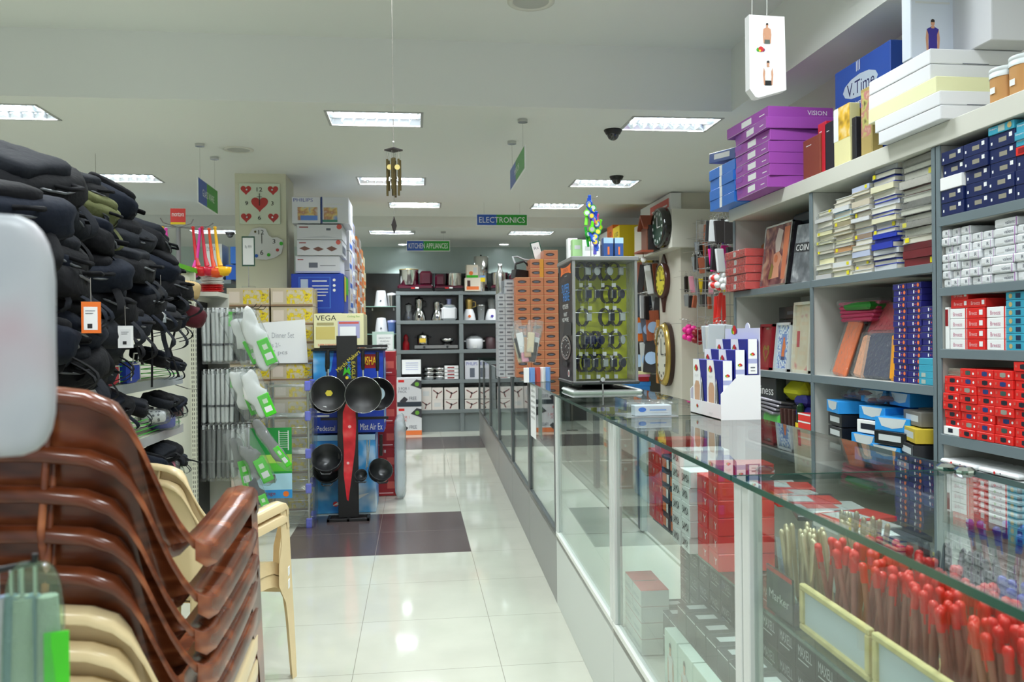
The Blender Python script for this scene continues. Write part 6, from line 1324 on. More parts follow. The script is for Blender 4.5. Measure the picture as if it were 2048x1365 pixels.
q.deco(bx, [('t', 'ny', .4, .6, .8, .72, 'Dinner Set', M('faint_pencil', (176, 178, 184), .6)), ('t', 'ny', .35, .4, .55, .5, 'Rs 2/-', M('faint_pencil')), ('t', 'ny', .3, .22, .7, .34, '27 pcs', M('faint_pencil'))])
q.build('handwritten_sheet', label='large white sheet with faint handwriting on the crockery cartons', cat='sheet')
p = onY(7.29, 518, 416)
# acrylic price stand before the pillar
x0, x1, z0, z1 = frontY(6.5, 476, 495, 466, 528)
root = empty('price_stand', ((x0 + x1) / 2, 6.72, 1.80), (0, 0, 0), label='dark framed price card on a thin clear stand on crockery cartons', cat='price stand')
q = MB(); bx = (-.05, .05, -.003, .003, z0 - 1.8, z1 - 1.8); q.box(*bx, M('holder_green')); q.deco(bx, [('r', 'ny', .08, .05, .92, .95, PAPER), ('t', 'ny', .25, .6, .75, .7, 'Rs 999', M('print_slate'))]); q.build('frame', root)
q = MB(); q.tube([(0, 0, -.03), (0, 0, z0 - 1.8)], .003, SILVER, n=6); q.box(-.05, .05, -.03, .03, -.04, -.02, PANE); q.build('stem', root)
# wire rack in plastic
x0, x1, z0, z1 = frontY(6.05, 538, 620, 768, 1058)
root = empty('wire_shoe_rack', ((x0 + x1) / 2, 6.15, 0), label='chrome wire rack with blue plastic joints wrapped in clear film', cat='rack'); w = (x1 - x0) / 2; JB = M('joint_blue', (96, 104, 226), .4)
for sx in (-1, 1):
    for sy in (-1, 1):
        q = MB(); q.cyl((sx * w, sy * .13, 0), (sx * w, sy * .13, z1), .009, SILVER, n=10); q.build('post', root)
        for z in (.03, .28, .53, .80, z1 - .02):
            if sx > 0: q = MB(); q.box(sx * w - .022, sx * w + .018, sy * .13 - .018, sy * .13 + .018, z - .035, z + .035, JB, .006); q.build('joint', root)
for z in (.03, .28, .53, .80, z1 - .02):
    q = MB()
    for k in range(7): q.tube([(-w, -.13 + .043 * k, z), (w, -.13 + .043 * k, z)], .0035, SILVER, n=6)
    for k in range(3): q.tube([(w, -.13, z + .06 + .05 * k), (w, .13, z + .06 + .05 * k)], .003, SILVER, n=6)
    q.build('wire_shelf', root)
for k in range(10):
    q = MB(); q.tube([(-w * .0, -.135, .12 + .075 * k), (w, -.135, .12 + .075 * k)], .003, SILVER, n=6); q.build('side_wire', root)
q = MB(); q.box(-w - .01, w + .03, -.16, .16, .01, z1 + .01, WRAP); q.build('film_wrap', root)
x0, x1, z0, z1 = frontY(5.84, 500, 584, 858, 1000)
root = empty('rack_poster', ((x0 + x1) / 2, 5.86, z0), label='green and sky blue printed card on the wrapped wire rack', cat='card'); w = (x1 - x0) / 2; h = z1 - z0
q = MB(); bx = (-w, w, -.003, .003, 0, h); q.box(*bx, M('poster_green', (40, 150, 70), .4))
q.deco(bx, [('r', 'ny', 0, 0, 1, .35, M('poster_cloud', (176, 220, 240), .4)), ('r', 'ny', 0, 0, 1, .12, M('poster_sky', (50, 150, 220), .4)), ('r', 'ny', 0, .38, 1, .5, M('poster_meadow', (90, 190, 60), .4)), ('r', 'ny', 0, .5, 1, .62, M('poster_lime', (170, 210, 90), .4)), ('c', 'ny', .85, .06, .02, ORANGE), ('r', 'ny', .3, .22, .6, .34, SILVER), ('t', 'ny', .1, .03, .6, .1, 'Heritage', DRED)] + [('r', 'ny', .7, .72 + .03 * k, .92, .725 + .03 * k, PAPER) for k in range(8)] + [('r', 'ny', .69, .68, .71, .96, PAPER), ('r', 'ny', .91, .68, .93, .96, PAPER)])
q.build('printed_card', root)
# clocks on the left pillar
def heart(q, o, s, m_, l=0):
    pts = []
    for k in range(24):
        t = 2 * math.pi * k / 24; pts.append((s * .062 * 16 * math.sin(t) ** 3, s * .062 * (13 * math.cos(t) - 5 * math.cos(2 * t) - 2 * math.cos(3 * t) - math.cos(4 * t))))
    q.prism(o, (1, 0, 0), (0, 0, 1), .006, pts, m_)
x0, x1, z0, z1 = frontY(7.29, 479, 561, 367, 448); w = (x1 - x0) / 2; h = z1 - z0
root = empty('heart_wall_clock', ((x0 + x1) / 2, 7.29, z0), label='square clear glass wall clock with red hearts on the left pillar', cat='clock'); HR = M('heart_red', (180, 52, 48), .3); FGL = M('frosted_glass', (206, 216, 196), .25)
q = MB(); bx = (-w, w, -.006, .006, 0, h); q.box(*bx, FGL, .002); q.build('glass_plate', root)
q = MB()
for sx in (-1, 1):
    for zz in (.16, .84): heart(q, (sx * w * .66, -.008, h * zz), .045, HR); q.cyl((sx * w * .62, -.016, h * zz), (sx * w * .62, -.012, h * zz), .008, SILVER, n=10)
heart(q, (0, -.009, h * .5), .072, HR); q.build('hearts', root)
q = MB(); q.deco((-w, w, -.008, .006, 0, h), [('t', 'ny', .42, .80, .58, .9, '12', INK), ('t', 'ny', .78, .46, .84, .56, '3', INK), ('t', 'ny', .45, .1, .53, .2, '6', INK), ('t', 'ny', .15, .46, .22, .56, '9', INK)]); q.box(-.003, .003, -.017, -.015, h * .45, h * .75, INK); q.box(-.02, .02, -.017, -.015, h * .66, h * .67, INK); q.build('numerals', root)
x0, x1, z0, z1 = frontY(7.29, 490, 567, 455, 520); w = (x1 - x0) / 2; h = z1 - z0
root = empty('palette_wall_clock', ((x0 + x1) / 2, 7.29, z0), label='white painter palette shaped wall clock below the heart clock', cat='clock')
q = MB(); pts = [(w * a, h * b2) for a, b2 in ((-.95, .35), (-.85, .7), (-.6, .95), (-.2, 1.0), (.1, .95), (.25, .75), (.45, .68), (.7, .7), (.95, .62), (1, .42), (.9, .2), (.6, .08), (.1, 0), (-.4, .02), (-.8, .15))]
q.prism((0, -.006, 0), (1, 0, 0), (0, 0, 1), .01, pts, M('palette_white', (216, 218, 218), .3)); q.build('palette', root)
q = MB(); q.deco((-w, w, -.008, .0, 0, h), [('t', 'ny', .36, .78, .5, .92, '12', INK), ('t', 'ny', .40, .15, .48, .3, '6', INK), ('t', 'ny', .72, .5, .8, .64, '3', INK), ('c', 'ny', .95, .5, .016, GREEN), ('c', 'ny', .85, .3, .014, HR), ('c', 'ny', .62, .15, .015, GREEN), ('c', 'ny', .3, .12, .015, BLUE), ('c', 'ny', .12, .55, .012, INK), ('c', 'ny', .28, .86, .01, BRASS)]); q.box(-.02, -.015, -.01, -.008, h * .5, h * .8, INK); q.build('numerals', root)
# blue boxes behind the ladles
zz = frontY(8.6, 411, 445, 488, 560)[2]
for i, (xa, xb, ya, yb, m_, lb) in enumerate(((411, 445, 488, 560, M('carton_pale', (200, 204, 200), .5), 'pale carton far behind the colourful ladles'), (452, 472, 530, 588, BLUE, 'blue plastic crate far behind, left of the pillar'), (461, 472, 494, 528, M('crate_sky', (40, 110, 200), .5), 'blue carton above the crate left of the pillar'))):
    x0, x1, z0, z1 = frontY(8.6, xa, xb, ya, yb); z1 = z1 - zz + zz if i < 2 else z1; z0 = zz if i < 2 else z0; pbox('far_carton', x1 - x0, .3, z1 - z0, m_, [('t', 'ny', .1, .8, .6, .92, 'DELTA', M('print_slate')), ('r', 'ny', .3, .2, .7, .5, M('print_grey'))] if i == 0 else [], ((x0 + x1) / 2, 8.75, z0 + (.002 if i > 1 else 0)), 0, label=lb, cat='carton')
root = empty('far_shelf', (-2.6, 8.95, 0), label='grey shelf unit far behind the ladles', cat='shelving'); zz = frontY(8.6, 411, 445, 488, 560)[2]
q = MB(); q.box(-.9, .75, -.36, .5, zz - .04, zz - .001, GREY); q.box(-.9, .75, .45, .5, 0, zz - .04, GREY); q.build('shelf_body', root)
# ================================================================== CARTON TOWER beside the aisle
YT_ = 6.45; YU = 6.98
def fbox(name, xa, xb, ya, yb, Y, depth, m_, decs, lb, cat='carton', rz=0, grp=None, c=.003, wrap=False, z0=None):
    x0, x1, a, b_ = frontY(Y, xa, xb, ya, yb)
    if z0 is not None: a = z0
    root_ = pbox(name, x1 - x0, depth, b_ - a, m_, decs, ((x0 + x1) / 2, Y + depth / 2, a), rz, c=c, label=lb, cat=cat, group=grp)
    return root_
PHW = M('philips_white', (206, 208, 216), .35); PIC1 = mottle('food_photo', ((196, 190, 180), (170, 120, 90), (210, 190, 120), (120, 150, 200)), 14)
PB_ = M('philips_blue_ink', (60, 70, 160), .5); ORI = M('cooktop_print', (110, 70, 60), .5)
BX = M('deep_blue_carton', (28, 64, 176), .35); BXL = M('mid_blue_print', (60, 110, 210), .4)
SKYP = mottle('sky_photo', ((30, 110, 190), (70, 160, 220), (220, 236, 246)), 5)
# bottom pair: pedestal fan cartons, then mid pair, then vega, blue, white, philips
fbox('fan_carton', 628, 752, 872, 1036, YT_, .5, SKYP, [('c', 'ny', .35, .12, .02, RED), ('p', 'ny', [(.3, .1), (.5, .2), (.9, .25), (.6, .12)], PAPER), ('r', 'ny', 0, .93, 1, 1, M('carton_sky_top'))], 'large fan carton with sky photo standing on the floor', z0=.002)
fbox('fan_carton', 628, 768, 702, 868, YT_, .5, BX, [('p', 'ny', [(0, .55), (.25, .75), (.3, 1), (0, 1)], SKYP), ('t', 'ny', .04, .03, .3, .09, 'Pedestal', PAPER), ('t', 'ny', .66, .03, .98, .11, 'Mist Air Ex', PAPER), ('r', 'ny', .68, .78, .92, .95, DRED), ('t', 'ny', .7, .82, .9, .92, 'USHA', YEL), ('r', 'ny', .05, .3, .25, .32, PAPER), ('r', 'ny', .05, .25, .28, .27, PAPER), ('r', 'ny', .05, .2, .22, .22, PAPER), ('r', 'px', .1, .1, .9, .9, SKYP)], 'blue fan carton lettered Mist Air Ex and Pedestal behind the hanging pans')
x0, x1, z0, z1 = frontY(YT_ - .02, 622, 770, 698, 703)
q = MB(); q.box(x0, x1, YT_ - .03, YT_ + .5, z0 - .001, z0 + .014, BLACK, .002); q.build('black_shelf_plate', label='thin black shelf plate above the blue fan carton', cat='shelf')
x0, x1, z0, z1 = frontY(YU, 585, 686, 627, 900)
pbox('tall_carton', x1 - x0, .44, z1 - .003, M('flank_plain', (190, 184, 170), .5), [], ((x0 + x1) / 2, YU + .22, .002), 0, label='plain tall carton hidden behind the VEGA carton', cat='carton')
VEG = M('vega_cream', (226, 222, 176), .4)
fbox('vega_carton', 628, 728, 628, 697, YT_, .45, VEG, [('t', 'ny', .04, .8, .45, .95, 'VEGA', BLACK), ('r', 'ny', .04, .25, .42, .62, M('vega_print', (206, 190, 110), .5)), ('r', 'ny', .06, .66, .4, .74, M('vega_print2', (170, 160, 110), .5)), ('r', 'ny', .48, .28, .92, .78, M('calendar_lilac', (170, 170, 206), .4)), ('r', 'ny', .5, .7, .9, .76, M('salmon_print')), ('r', 'ny', .52, .35, .84, .62, PAPER), ('t', 'ny', .08, .06, .45, .12, 'SUPER TORNADO', RED), ('t', 'ny', .62, .88, .97, .94, 'Ceiling Fan', M('print_green', (110, 170, 60), .5))], 'cream carton lettered VEGA with a small wall calendar in front')
fbox('juicer_carton', 583, 688, 548, 627, YU, .45, BX, [('r', 'ny', .14, .12, .16, .92, BXL), ('r', 'ny', .14, .9, .75, .92, BXL), ('r', 'ny', .73, .12, .75, .92, BXL), ('r', 'ny', .14, .12, .75, .14, BXL), ('r', 'ny', .18, .5, .32, .86, M('pic_pale', (180, 196, 220), .4)), ('r', 'ny', .4, .8, .68, .83, PAPER), ('r', 'ny', .4, .68, .72, .7, PAPER), ('r', 'ny', .4, .6, .7, .62, PAPER), ('r', 'ny', .4, .52, .7, .54, PAPER), ('r', 'ny', .4, .44, .66, .46, PAPER), ('r', 'ny', .4, .3, .6, .32, PAPER), ('c', 'ny', .82, .84, .012, PAPER), ('c', 'ny', .82, .7, .012, PAPER), ('c', 'ny', .82, .58, .012, PAPER),
     ('r', 'px', .05, .3, .4, .95, M('bottle_yellow_print', (206, 190, 60), .4)), ('r', 'px', .4, .5, .9, .95, GREEN)], 'bright blue appliance carton under the white ones')
fbox('cooktop_carton', 591, 680, 512, 546, YU + .02, .45, PHW, [('r', 'ny', .3, .3, .5, .6, M('print_slate')), ('r', 'ny', .55, .4, .9, .44, M('print_slate')), ('r', 'ny', .05, .75, .18, .8, DRED), ('r', 'ny', 0, 0, 1, .1, M('pale_violet_band'))], 'lowest white cooktop carton, above the bright blue one', grp='white cooktop cartons')
fbox('cooktop_carton', 594, 684, 480, 511, YU, .45, PHW, [('r', 'ny', .05, .78, .2, .84, DRED), ('p', 'ny', [(.05, .45), (.17, .3), (.3, .42), (.17, .6)], ORI), ('p', 'ny', [(.35, .42), (.47, .25), (.6, .4), (.47, .56)], ORI), ('p', 'ny', [(.65, .45), (.77, .25), (.9, .42), (.77, .6)], ORI), ('c', 'ny', .92, .85, .02, M('salmon_print')), ('r', 'px', .1, .2, .8, .7, M('print_slate'))], 'middle white cooktop carton with three cooker pictures', grp='white cooktop cartons')
fbox('cooktop_carton', 594, 684, 449, 479, YU - .01, .45, PHW, [('r', 'ny', .05, .78, .25, .85, DRED), ('p', 'ny', [(.02, .1), (.6, .25), (.95, .1)], M('shade_white_print', (186, 190, 200), .4)), ('c', 'ny', .94, .85, .022, M('salmon_print')), ('r', 'ny', .65, .6, .75, .75, M('print_slate'))], 'upper white cooktop carton below the food processor cartons', grp='white cooktop cartons')
for i, (xa, xb) in enumerate(((584, 641), (642, 697))):
    fbox('food_processor_carton', xa, xb, 394, 447, YU, .45, PHW, [('t', 'ny', .05, .82, .75, .95, 'PHILIPS', PB_), ('r', 'ny', .2, .12, .9, .62, PIC1), ('r', 'ny', .3, .12, .9, .3, M('bowl_blue_print', (90, 130, 210), .4)), ('r', 'px', .1, .1, .9, .8, PIC1)] if i == 0 else [('r', 'ny', .2, .7, .8, .75, M('print_grey')), ('r', 'ny', .1, .1, .6, .6, PIC1), ('r', 'ny', 0, .05, .6, .14, M('dull_teal')), ('r', 'ny', 0, 0, .06, 1, M('print_navy'))], 'white food processor carton at tower top, %s one' % ('left', 'right')[i], grp='food processor cartons on the tower')
# receding rows of thin cartons behind (right flank)
cl = [(M('flank_white', (206, 206, 210), .4), BLUE), (M('flank_lilac', (176, 180, 214), .4), PAPER), (M('flank_white'), DRED), (M('flank_orange', (232, 130, 40), .4), PAPER), (M('flank_white'), ORANGE), (M('flank_orange'), PAPER), (M('flank_cream', (220, 210, 170), .4), ORANGE)]
for c in range(7):
    Y = 7.46 + .34 * c; x1 = -.58; n = 14 if c < 6 else 13; z0 = .002; top = (2.5, 2.45, 2.35, 2.4, 2.42, 2.35, 2.3)[c]; hh = top / n
    for r in range(n):
        pbox('thin_carton', .26, .33, hh - .003, cl[c][0], [('r', 'px', .1, .15, .9, .4, cl[c][1]), ('r', 'px', .3, .5, .6, .85, PIC1), ('r', 'ny', .1, .4, .5, .7, M('print_grey'))], (x1 - .13 + rnd.uniform(-.006, .006), Y + .165, z0), rnd.uniform(-.01, .01), key='flank%d' % c,
             label='side carton in the receding wall, %s up in the %s pile from the tower' % (ORD[r], ORD[c]), cat='carton', group='receding wall of stacked cartons'); z0 += hh
# dark red cartons on the floor right of the fan cartons
RC = M('dark_red_carton', (160, 26, 34), .4)
for r in range(6):
    pbox('red_carton', .17, .3, .205, RC, [('r', 'ny', .5, .3, .9, .6, M('salmon_print')), ('t', 'ny', .2, .8, .6, .92, 'II', PAPER), ('r', 'ny', .1, .1, .8, .14, M('pinkish_print2')), ('r', 'px', .1, .2, .9, .8, M('pinkish_print2'))], (-.255, 7.15 + .1, .002 + .2065 * r), 0, key='rcart', label='dark red carton, %s in the pile right of the hanging pans' % frombottom(r, 6), cat='carton', group='dark red cartons right of the pans')
for i, (px, py, z) in enumerate(((757, 735, 0), (766, 730, 0), (752, 760, 0), (762, 770, 0))):
    p = onY(7.1, px, py); root = empty('wrapped_toy', p, (.2 * i, .1, .3), label='orange red item in clear bag above the dark red cartons, %s' % ORD[i], cat='toy'); q = MB(); blob(q, (0, 0, -.03), .06, .05, .11, RED if i < 3 else ORANGE, i * 2., amp=.04); q.build('body', root)
    q = MB(); blob(q, (0, 0, -.03), .08, .07, .14, WRAP, 1. + i); q.build('plastic_bag', root)
root = empty('plastic_bundle', (-.14, 6.95, .0), label='crumpled clear plastic bundle on the floor beside the red cartons', cat='plastic bundle'); q = MB(); blob(q, (0, 0, .36), .1, .2, .7, clear('bundle_film', (206, 216, 220), r=.1, bump=.8, haze=.35), 4.); q.build('film', root)
# pan stand
STB = M('stand_black', (16, 16, 18), .5)
sx = (onZ(0, 655, 1046).x + onZ(0, 737, 1044).x) / 2; sy = onZ(0, 655, 1046).y
root = empty('pan_display_stand', (sx, sy, 0), label='black pan display stand with a big printed red chilli', cat='display stand')
q = MB()
for a, b2, c, d in ((-.155, .155, -.0, .02), (-.155, .155, .14, .16), (-.155, -.135, 0, .16), (.135, .155, 0, .16), (-.01, .01, 0, .16)): q.box(a, b2, c, d, 0, .022, STB, .002)
q.build('base_frame', root)
Z_ = onY(sy + .06, 700, 672).z
q = MB(); bx = (-.075, .075, .055, .085, .02, Z_); q.box(*bx, STB, .002); w = .15; h = Z_ - .02
GLD = M('script_gold', (206, 190, 60), .5); CHR = mottle('chilli_red', ((190, 20, 36), (224, 36, 52), (236, 90, 90)), 9, r=.25)
q.deco(bx, [('p', 'ny', [(.42, .10), (.5, .09), (.66, .22), (.86, .38), (.93, .52), (.88, .60), (.76, .625), (.42, .625), (.28, .58), (.26, .48), (.3, .36), (.28, .24)], CHR), ('p', 'ny', [(.42, .625), (.76, .625), (.68, .65), (.6, .70), (.56, .70), (.5, .65)], M('chilli_stem', (90, 100, 40), .5)),
            ('c', 'ny', .6, .5, .012, M('chilli_shine', (250, 190, 190), .3)), ('c', 'ny', .5, .3, .01, M('chilli_shine')), ('p', 'ny', [(.3, .78), (.5, .8), (.7, .78), (.6, .83), (.5, .81), (.4, .83)], GREEN), ('c', 'ny', .5, .77, .012, YEL)])
T0 = Vector((-.075 + .012, .0540, .02 + h * .80)); q.text(T0, (.75, 0, .66), (-.66, 0, .75), .22, .03, 'Mirchi Makers', GLD)
q.text(Vector((.035, .0540, .02 + h * .865)), (0, 0, -1), (1, 0, 0), .15, .026, 'EAGLE', GLD); q.text(Vector((.002, .0540, .02 + h * .865)), (0, 0, -1), (1, 0, 0), .15, .026, 'HOME', SFB)
q.build('chilli_panel', root)
for zz in (Z_ - .08, Z_ - .62):
    q = MB(); q.box(-.20, .30, .085, .10, zz - .01, zz + .01, STB); q.build('cross_bar', root)
NS = M('non_stick_black', (20, 20, 22), .35); RIMS = M('pan_rim_steel', (214, 216, 218), .15, .9)
def pan(px, py, Y, r, tilt, lb, hlen=.19, sticker=False, deep=.035, inner=None, hand=True, lean=0):
    p = onY(Y, px, py); root = empty('frying_pan' if deep < .06 else 'cooking_pot', p, (R(90 + lean), 0, R(tilt)), label=lb, cat='pan'); k = 32
    q = MB(); q.lathe([(.0001, 0), (r * .8, 0), (r * .97, deep), (r, deep), (r, deep - .004), (r * .86, -.006), (.0001, -.006)], NS, n=k); q.build('pan_body', root)
    q = MB(); q.lathe([(r * .985, deep - .001), (r * .995, deep + .003), (r * 1.01, deep), (r * 1.0, deep - .005)], RIMS if deep < .06 else NS, n=k); q.build('rim', root)
    if inner: q = MB(); q.lathe([(.0001, .002), (r * .42, .002)], inner, n=24); q.build('inner_sticker', root)
    if hand:
        q = MB(); q.tube([(0, r * .97, deep * .8), (0, r + .03, deep), (0, r + .06, deep + .01)], .006, RIMS, n=8); q.tube([(0, r + .05, deep + .01), (0, r + .09, deep + .012), (0, r + hlen, deep + .005)], [.011, .015, .012], BLACK, n=10); q.build('handle', root)
    if sticker:
        q = MB(); q.prism((0, 0, .0035), (1, 0, 0), (0, 1, 0), .001, [(.028 * math.cos(t * 1.047), .024 * math.sin(t * 1.047)) for t in range(6)], GLD); q.box(-.045, -.02, -.11, -.095, .002, .0035, PAPER); q.build('label', root)
    return root
Yp = sy - .0
pan(658, 787, Yp, .130, 0, 'black frying pan with gold sticker hanging left of the chilli', sticker=True); pan(655, 792, Yp + .05, .130, 4, 'black frying pan behind the gold sticker one', inner=None)
pan(727, 790, Yp - .03, .134, 2, 'large black frying pan hanging right of the chilli'); pan(756, 788, Yp + .03, .122, 0, 'black pan with pale blue disc half hidden on the right', inner=M('pale_blue_disc', (180, 206, 216), .4))
def pot(px, py, Y, r, dp, lb, tilt=0, hang_wire=True):
    p = onY(Y, px, py); root = empty('cooking_pot', p, (R(55), 0, R(tilt)), label=lb, cat='pot')
    q = MB(); q.lathe([(.0001, -dp), (r * .82, -dp), (r * .9, -dp + .012), (r, 0), (r * .97, 0), (r * .86, -dp + .016), (.0001, -dp + .006)], M('pot_dark', (36, 38, 40), .28, .3), n=32); q.build('pot_body', root)
    q = MB(); q.lathe([(r * .96, 0), (r * .985, .004), (r * 1.015, 0), (r * .99, -.005)], M('pot_rim', (60, 62, 64), .25, .5), n=32); q.build('rim', root)
    q = MB(); q.tube([(-.04, -r * .98, -.02), (-.03, -r * 1.14, -.02), (.03, -r * 1.14, -.02), (.04, -r * .98, -.02)], .006, M('pot_rim'), n=8); q.build('side_handle', root)
pot(653, 915, Yp - .03, .112, .10, 'deep black pot hanging lower left of the chilli'); pot(655, 940, Yp + .09, .105, .06, 'second black pot behind and below the deep one')
pot(762, 939, Yp - .02, .09, .075, 'black saucepan hanging lower right of the chilli', 20); pot(722, 950, Yp - .04, .045, .04, 'tiny black tadka pan left of the saucepan', -10)
q = MB(); a = onY(Yp, 734, 880); b_ = onY(Yp, 732, 940); q.tube([a, a.lerp(b_, .5) + Vector((.006, -.01, 0)), b_], .004, SILVER, n=6); q.tube([a + Vector((.02, 0, 0)), b_ + Vector((.012, 0, .02))], .004, SILVER, n=6); q.build('wire_hanger', label='double steel wire hanger above the tiny pan', cat='hanger')
q = MB(); a = onY(Yp + .01, 762, 870); b_ = onY(Yp + .01, 762, 912); q.tube([a, b_], .012, BLACK, n=10); q.build('saucepan_handle', label='black handle above the hanging saucepan', cat='handle piece')

# ================================================================== KITCHEN APPLIANCE SHELVES (far end)
KY, KD = 11.82, .42
FR_ = M('kitchen_shelf_grey', (118, 126, 128), .4); KIN = M('kitchen_inner_dark', (30, 32, 33), .25, spec=.8)
x0, x1, z0, z1 = frontY(KY, 795, 1048, 583, 864); xm = onY(KY, 923, 700).x
root = empty('appliance_shelving', ((x0 + x1) / 2, KY, 0), label='grey shelving of kitchen appliances at the far end', cat='shelving'); cx_ = (x0 + x1) / 2
q = MB(); q.box(x0 - cx_, x1 - cx_, KD - .02, KD, 0, z1, KIN); q.build('back_panel', root)
for xx in (x0 + .03, xm, x1 - .03):
    q = MB(); q.box(xx - cx_ - .03, xx - cx_ + .03, 0, KD - .02, .0, z1, FR_, .002); q.build('upright', root)
KZ_ = []
for yt in (583, 641, 700, 760, 820):
    zt = onY(KY, 900, yt).z; KZ_.append(zt); q = MB(); q.box(x0 - cx_, x1 - cx_, -.004, KD - .02, zt - .05, zt, FR_, .002); q.build('shelf', root)
q = MB(); q.box(x0 - cx_, x1 - cx_, .03, .06, 0, KZ_[4] - .05, FR_); q.build('plinth', root)
S0, S1, S2, S3, S4 = [z + .001 for z in KZ_]
KYi = KY + .16
def kx(px): return onY(KYi, px, 700).x
def thing_(name, px, z, lb, cat, dy=0, grp=None): return empty(name, (kx(px), KYi + dy, z), label=lb, cat=cat, group=grp)
STL = M('polished_steel', (214, 214, 212), .12, 1.); LID = clear('glass_lid', (220, 224, 224), r=.05, haze=.2)
# top: wet grinders and water filter
def grinder(px, s, lb, lid=None, flip=1):
    root = thing_('wet_grinder', px, S0, lb, 'wet grinder', -.02, 'wine coloured wet grinders')
    q = MB(); q.box(-.23 * s, .23 * s, -.13, .13, 0, .05, BLACK, .01); q.box(-.23 * s, .23 * s, -.13, .13, .03, .09 * s, MAROON, .02); q.build('base', root)
    q = MB(); q.lathe([(.12 * s, .09 * s), (.125 * s, .1), (.125 * s, .28 * s), (.13 * s, .285 * s)], STL, (-.08 * s * flip, 0, 0), 28); q.build('drum', root)
    q = MB(); q.box((.06 if flip > 0 else -.22) * s, (.22 if flip > 0 else -.06) * s, -.1, .1, .08 * s, .27 * s, MAROON, .03); q.build('motor_housing', root)
    q = MB(); q.lathe([(.13 * s, .286 * s), (.13 * s, .296 * s), (.0001, .30 * s)], lid or LID, (-.08 * s * flip, 0, 0), 28); q.build('lid', root)
    q = MB(); q.box(.0, .05, -.1315, -.13, .04, .06, PAPER); q.box(-.06, -.01, -.1315, -.13, .04, .055, RED); q.build('label', root)
grinder(832, 1.1, 'wet grinder with golden lid, left end of the appliance shelf top', GOLD); grinder(899, .92, 'wet grinder with steel drum in the middle of the top', None, -1); grinder(1011, .95, 'wet grinder at the right end of the appliance shelf top')
root = thing_('water_filter', 964, S0, 'tall stainless steel water filter standing on the appliance shelves', 'water filter', .02)
q = MB(); q.lathe([(.1, 0), (.1, .26), (.103, .265), (.105, .27)], STL, n=28); q.build('lower_tank', root); q = MB(); q.lathe([(.11, .27), (.112, .5), (.1, .515), (.0001, .525)], STL, n=28); q.build('upper_tank', root)
q = MB(); q.ball((0, 0, .53), .015, BLACK); q.build('lid_knob', root); q = MB(); q.cyl((0, -.1, .05), (0, -.15, .05), .01, STL, n=10); q.build('tap', root); q = MB(); q.box(-.03, .05, -.106, -.1045, .14, .2, YEL); q.box(-.03, .05, -.106, -.1045, .2, .23, M('print_sky')); q.build('label', root)
fbox('blender_carton', 930, 961, 556, 581, KY - .02, .2, M('carton_warm_white', (226, 216, 200), .5), [('r', 'ny', .1, .1, .9, .35, M('print_orange')), ('r', 'ny', .15, .35, .35, .8, M('belt_brown'))], 'lower small carton with orange print before the water filter', z0=S0)
fbox('blender_carton', 933, 956, 530, 555.6, KY - .02, .2, M('carton_warm_white'), [('r', 'ny', 0, 0, 1, .2, GREEN), ('c', 'ny', .4, .35, .03, M('print_orange')), ('r', 'ny', .6, .4, .9, .8, M('print_grey'))], 'upper small carton with green print before the water filter', z0=S0 + (frontY(KY - .02, 930, 961, 556, 581)[3] - S0) + .001)
# shelf 1: mixers, juicers
WPL = M('appliance_white', (232, 234, 238), .25)
def mixer(px, z, lb, jar=STL, lidm=BLACK, base=WPL, s=1., dot=None, dy=0):
    root = thing_('mixer_grinder', px, z, lb, 'mixer grinder', dy, 'mixers and juicers on the far shelves')
    q = MB(); q.lathe([(.1 * s, 0), (.1 * s, .02), (.085 * s, .1 * s), (.06 * s, .16 * s), (.055 * s, .17 * s)], base, n=20); q.build('base', root)
    if jar: q = MB(); q.lathe([(.045 * s, .17 * s), (.05 * s, .19 * s), (.062 * s, .3 * s), (.06 * s, .305 * s)], jar, n=20); q.build('jar', root); q = MB(); q.lathe([(.06 * s, .305 * s), (.058 * s, .325 * s), (.02 * s, .33 * s), (.02 * s, .345 * s), (.0001, .35 * s)], lidm, n=20); q.build('lid', root); q = MB(); q.tube([(.06 * s, 0, .29 * s), (.1 * s, 0, .28 * s), (.1 * s, 0, .21 * s), (.055 * s, 0, .2 * s)], .009 * s, lidm, n=8); q.build('handle', root)
    q = MB(); q.cyl((0, -.092 * s, .06 * s), (0, -.105 * s, .058 * s), .022 * s, dot or M('print_slate'), n=14); q.build('knob', root)
    return root
mixer(818, S1, 'small dark mixer at left end of the first shelf', LID, BLACK, M('dark_charcoal'), .75); mixer(839, S1, 'tall silver steel mixer with cone base on the first shelf', STL, BLACK, STL, 1.0, BLACK); mixer(875, S1, 'silver juicer with thin arms on the first shelf', STL, STL, STL, .85)
root = thing_('juicer', 899, S1, 'white juicer with lilac feed tube on the first shelf', 'juicer'); q = MB(); q.box(-.11, .11, -.09, .09, 0, .2, WPL, .03); q.build('body', root); q = MB(); q.lathe([(.1, .2), (.09, .225), (.035, .235)], clear('juicer_cover', (206, 222, 226), haze=.4), n=20); q.build('cover', root); q = MB(); q.lathe([(.033, .23), (.033, .3), (.045, .305), (.045, .315), (.0001, .316)], M('lilac_plastic', (170, 176, 226), .3), n=16); q.build('feed_tube', root)
mixer(939, S1, 'white mixer base with orange dot and golden jar', GOLD, GOLD, WPL, .95, M('print_orange')); root = thing_('blender_jar', 963, S1, 'clear blender jar standing between two white mixers', 'jar'); q = MB(); q.lathe([(.05, 0), (.045, .02), (.06, .2), (.066, .21), (.0001, .225)], LID, n=20); q.build('jar_body', root); q = MB(); q.lathe([(.066, .211), (.066, .228), (.0001, .235)], SILVER, n=20); q.build('lid', root)
mixer(984, S1, 'white juicer mixer right of the clear jar', LID, LID, WPL, .95, M('kid_violet')); mixer(1020, S1, 'pale appliance at right end of the first shelf', LID, STL, M('print_grey'), .8)
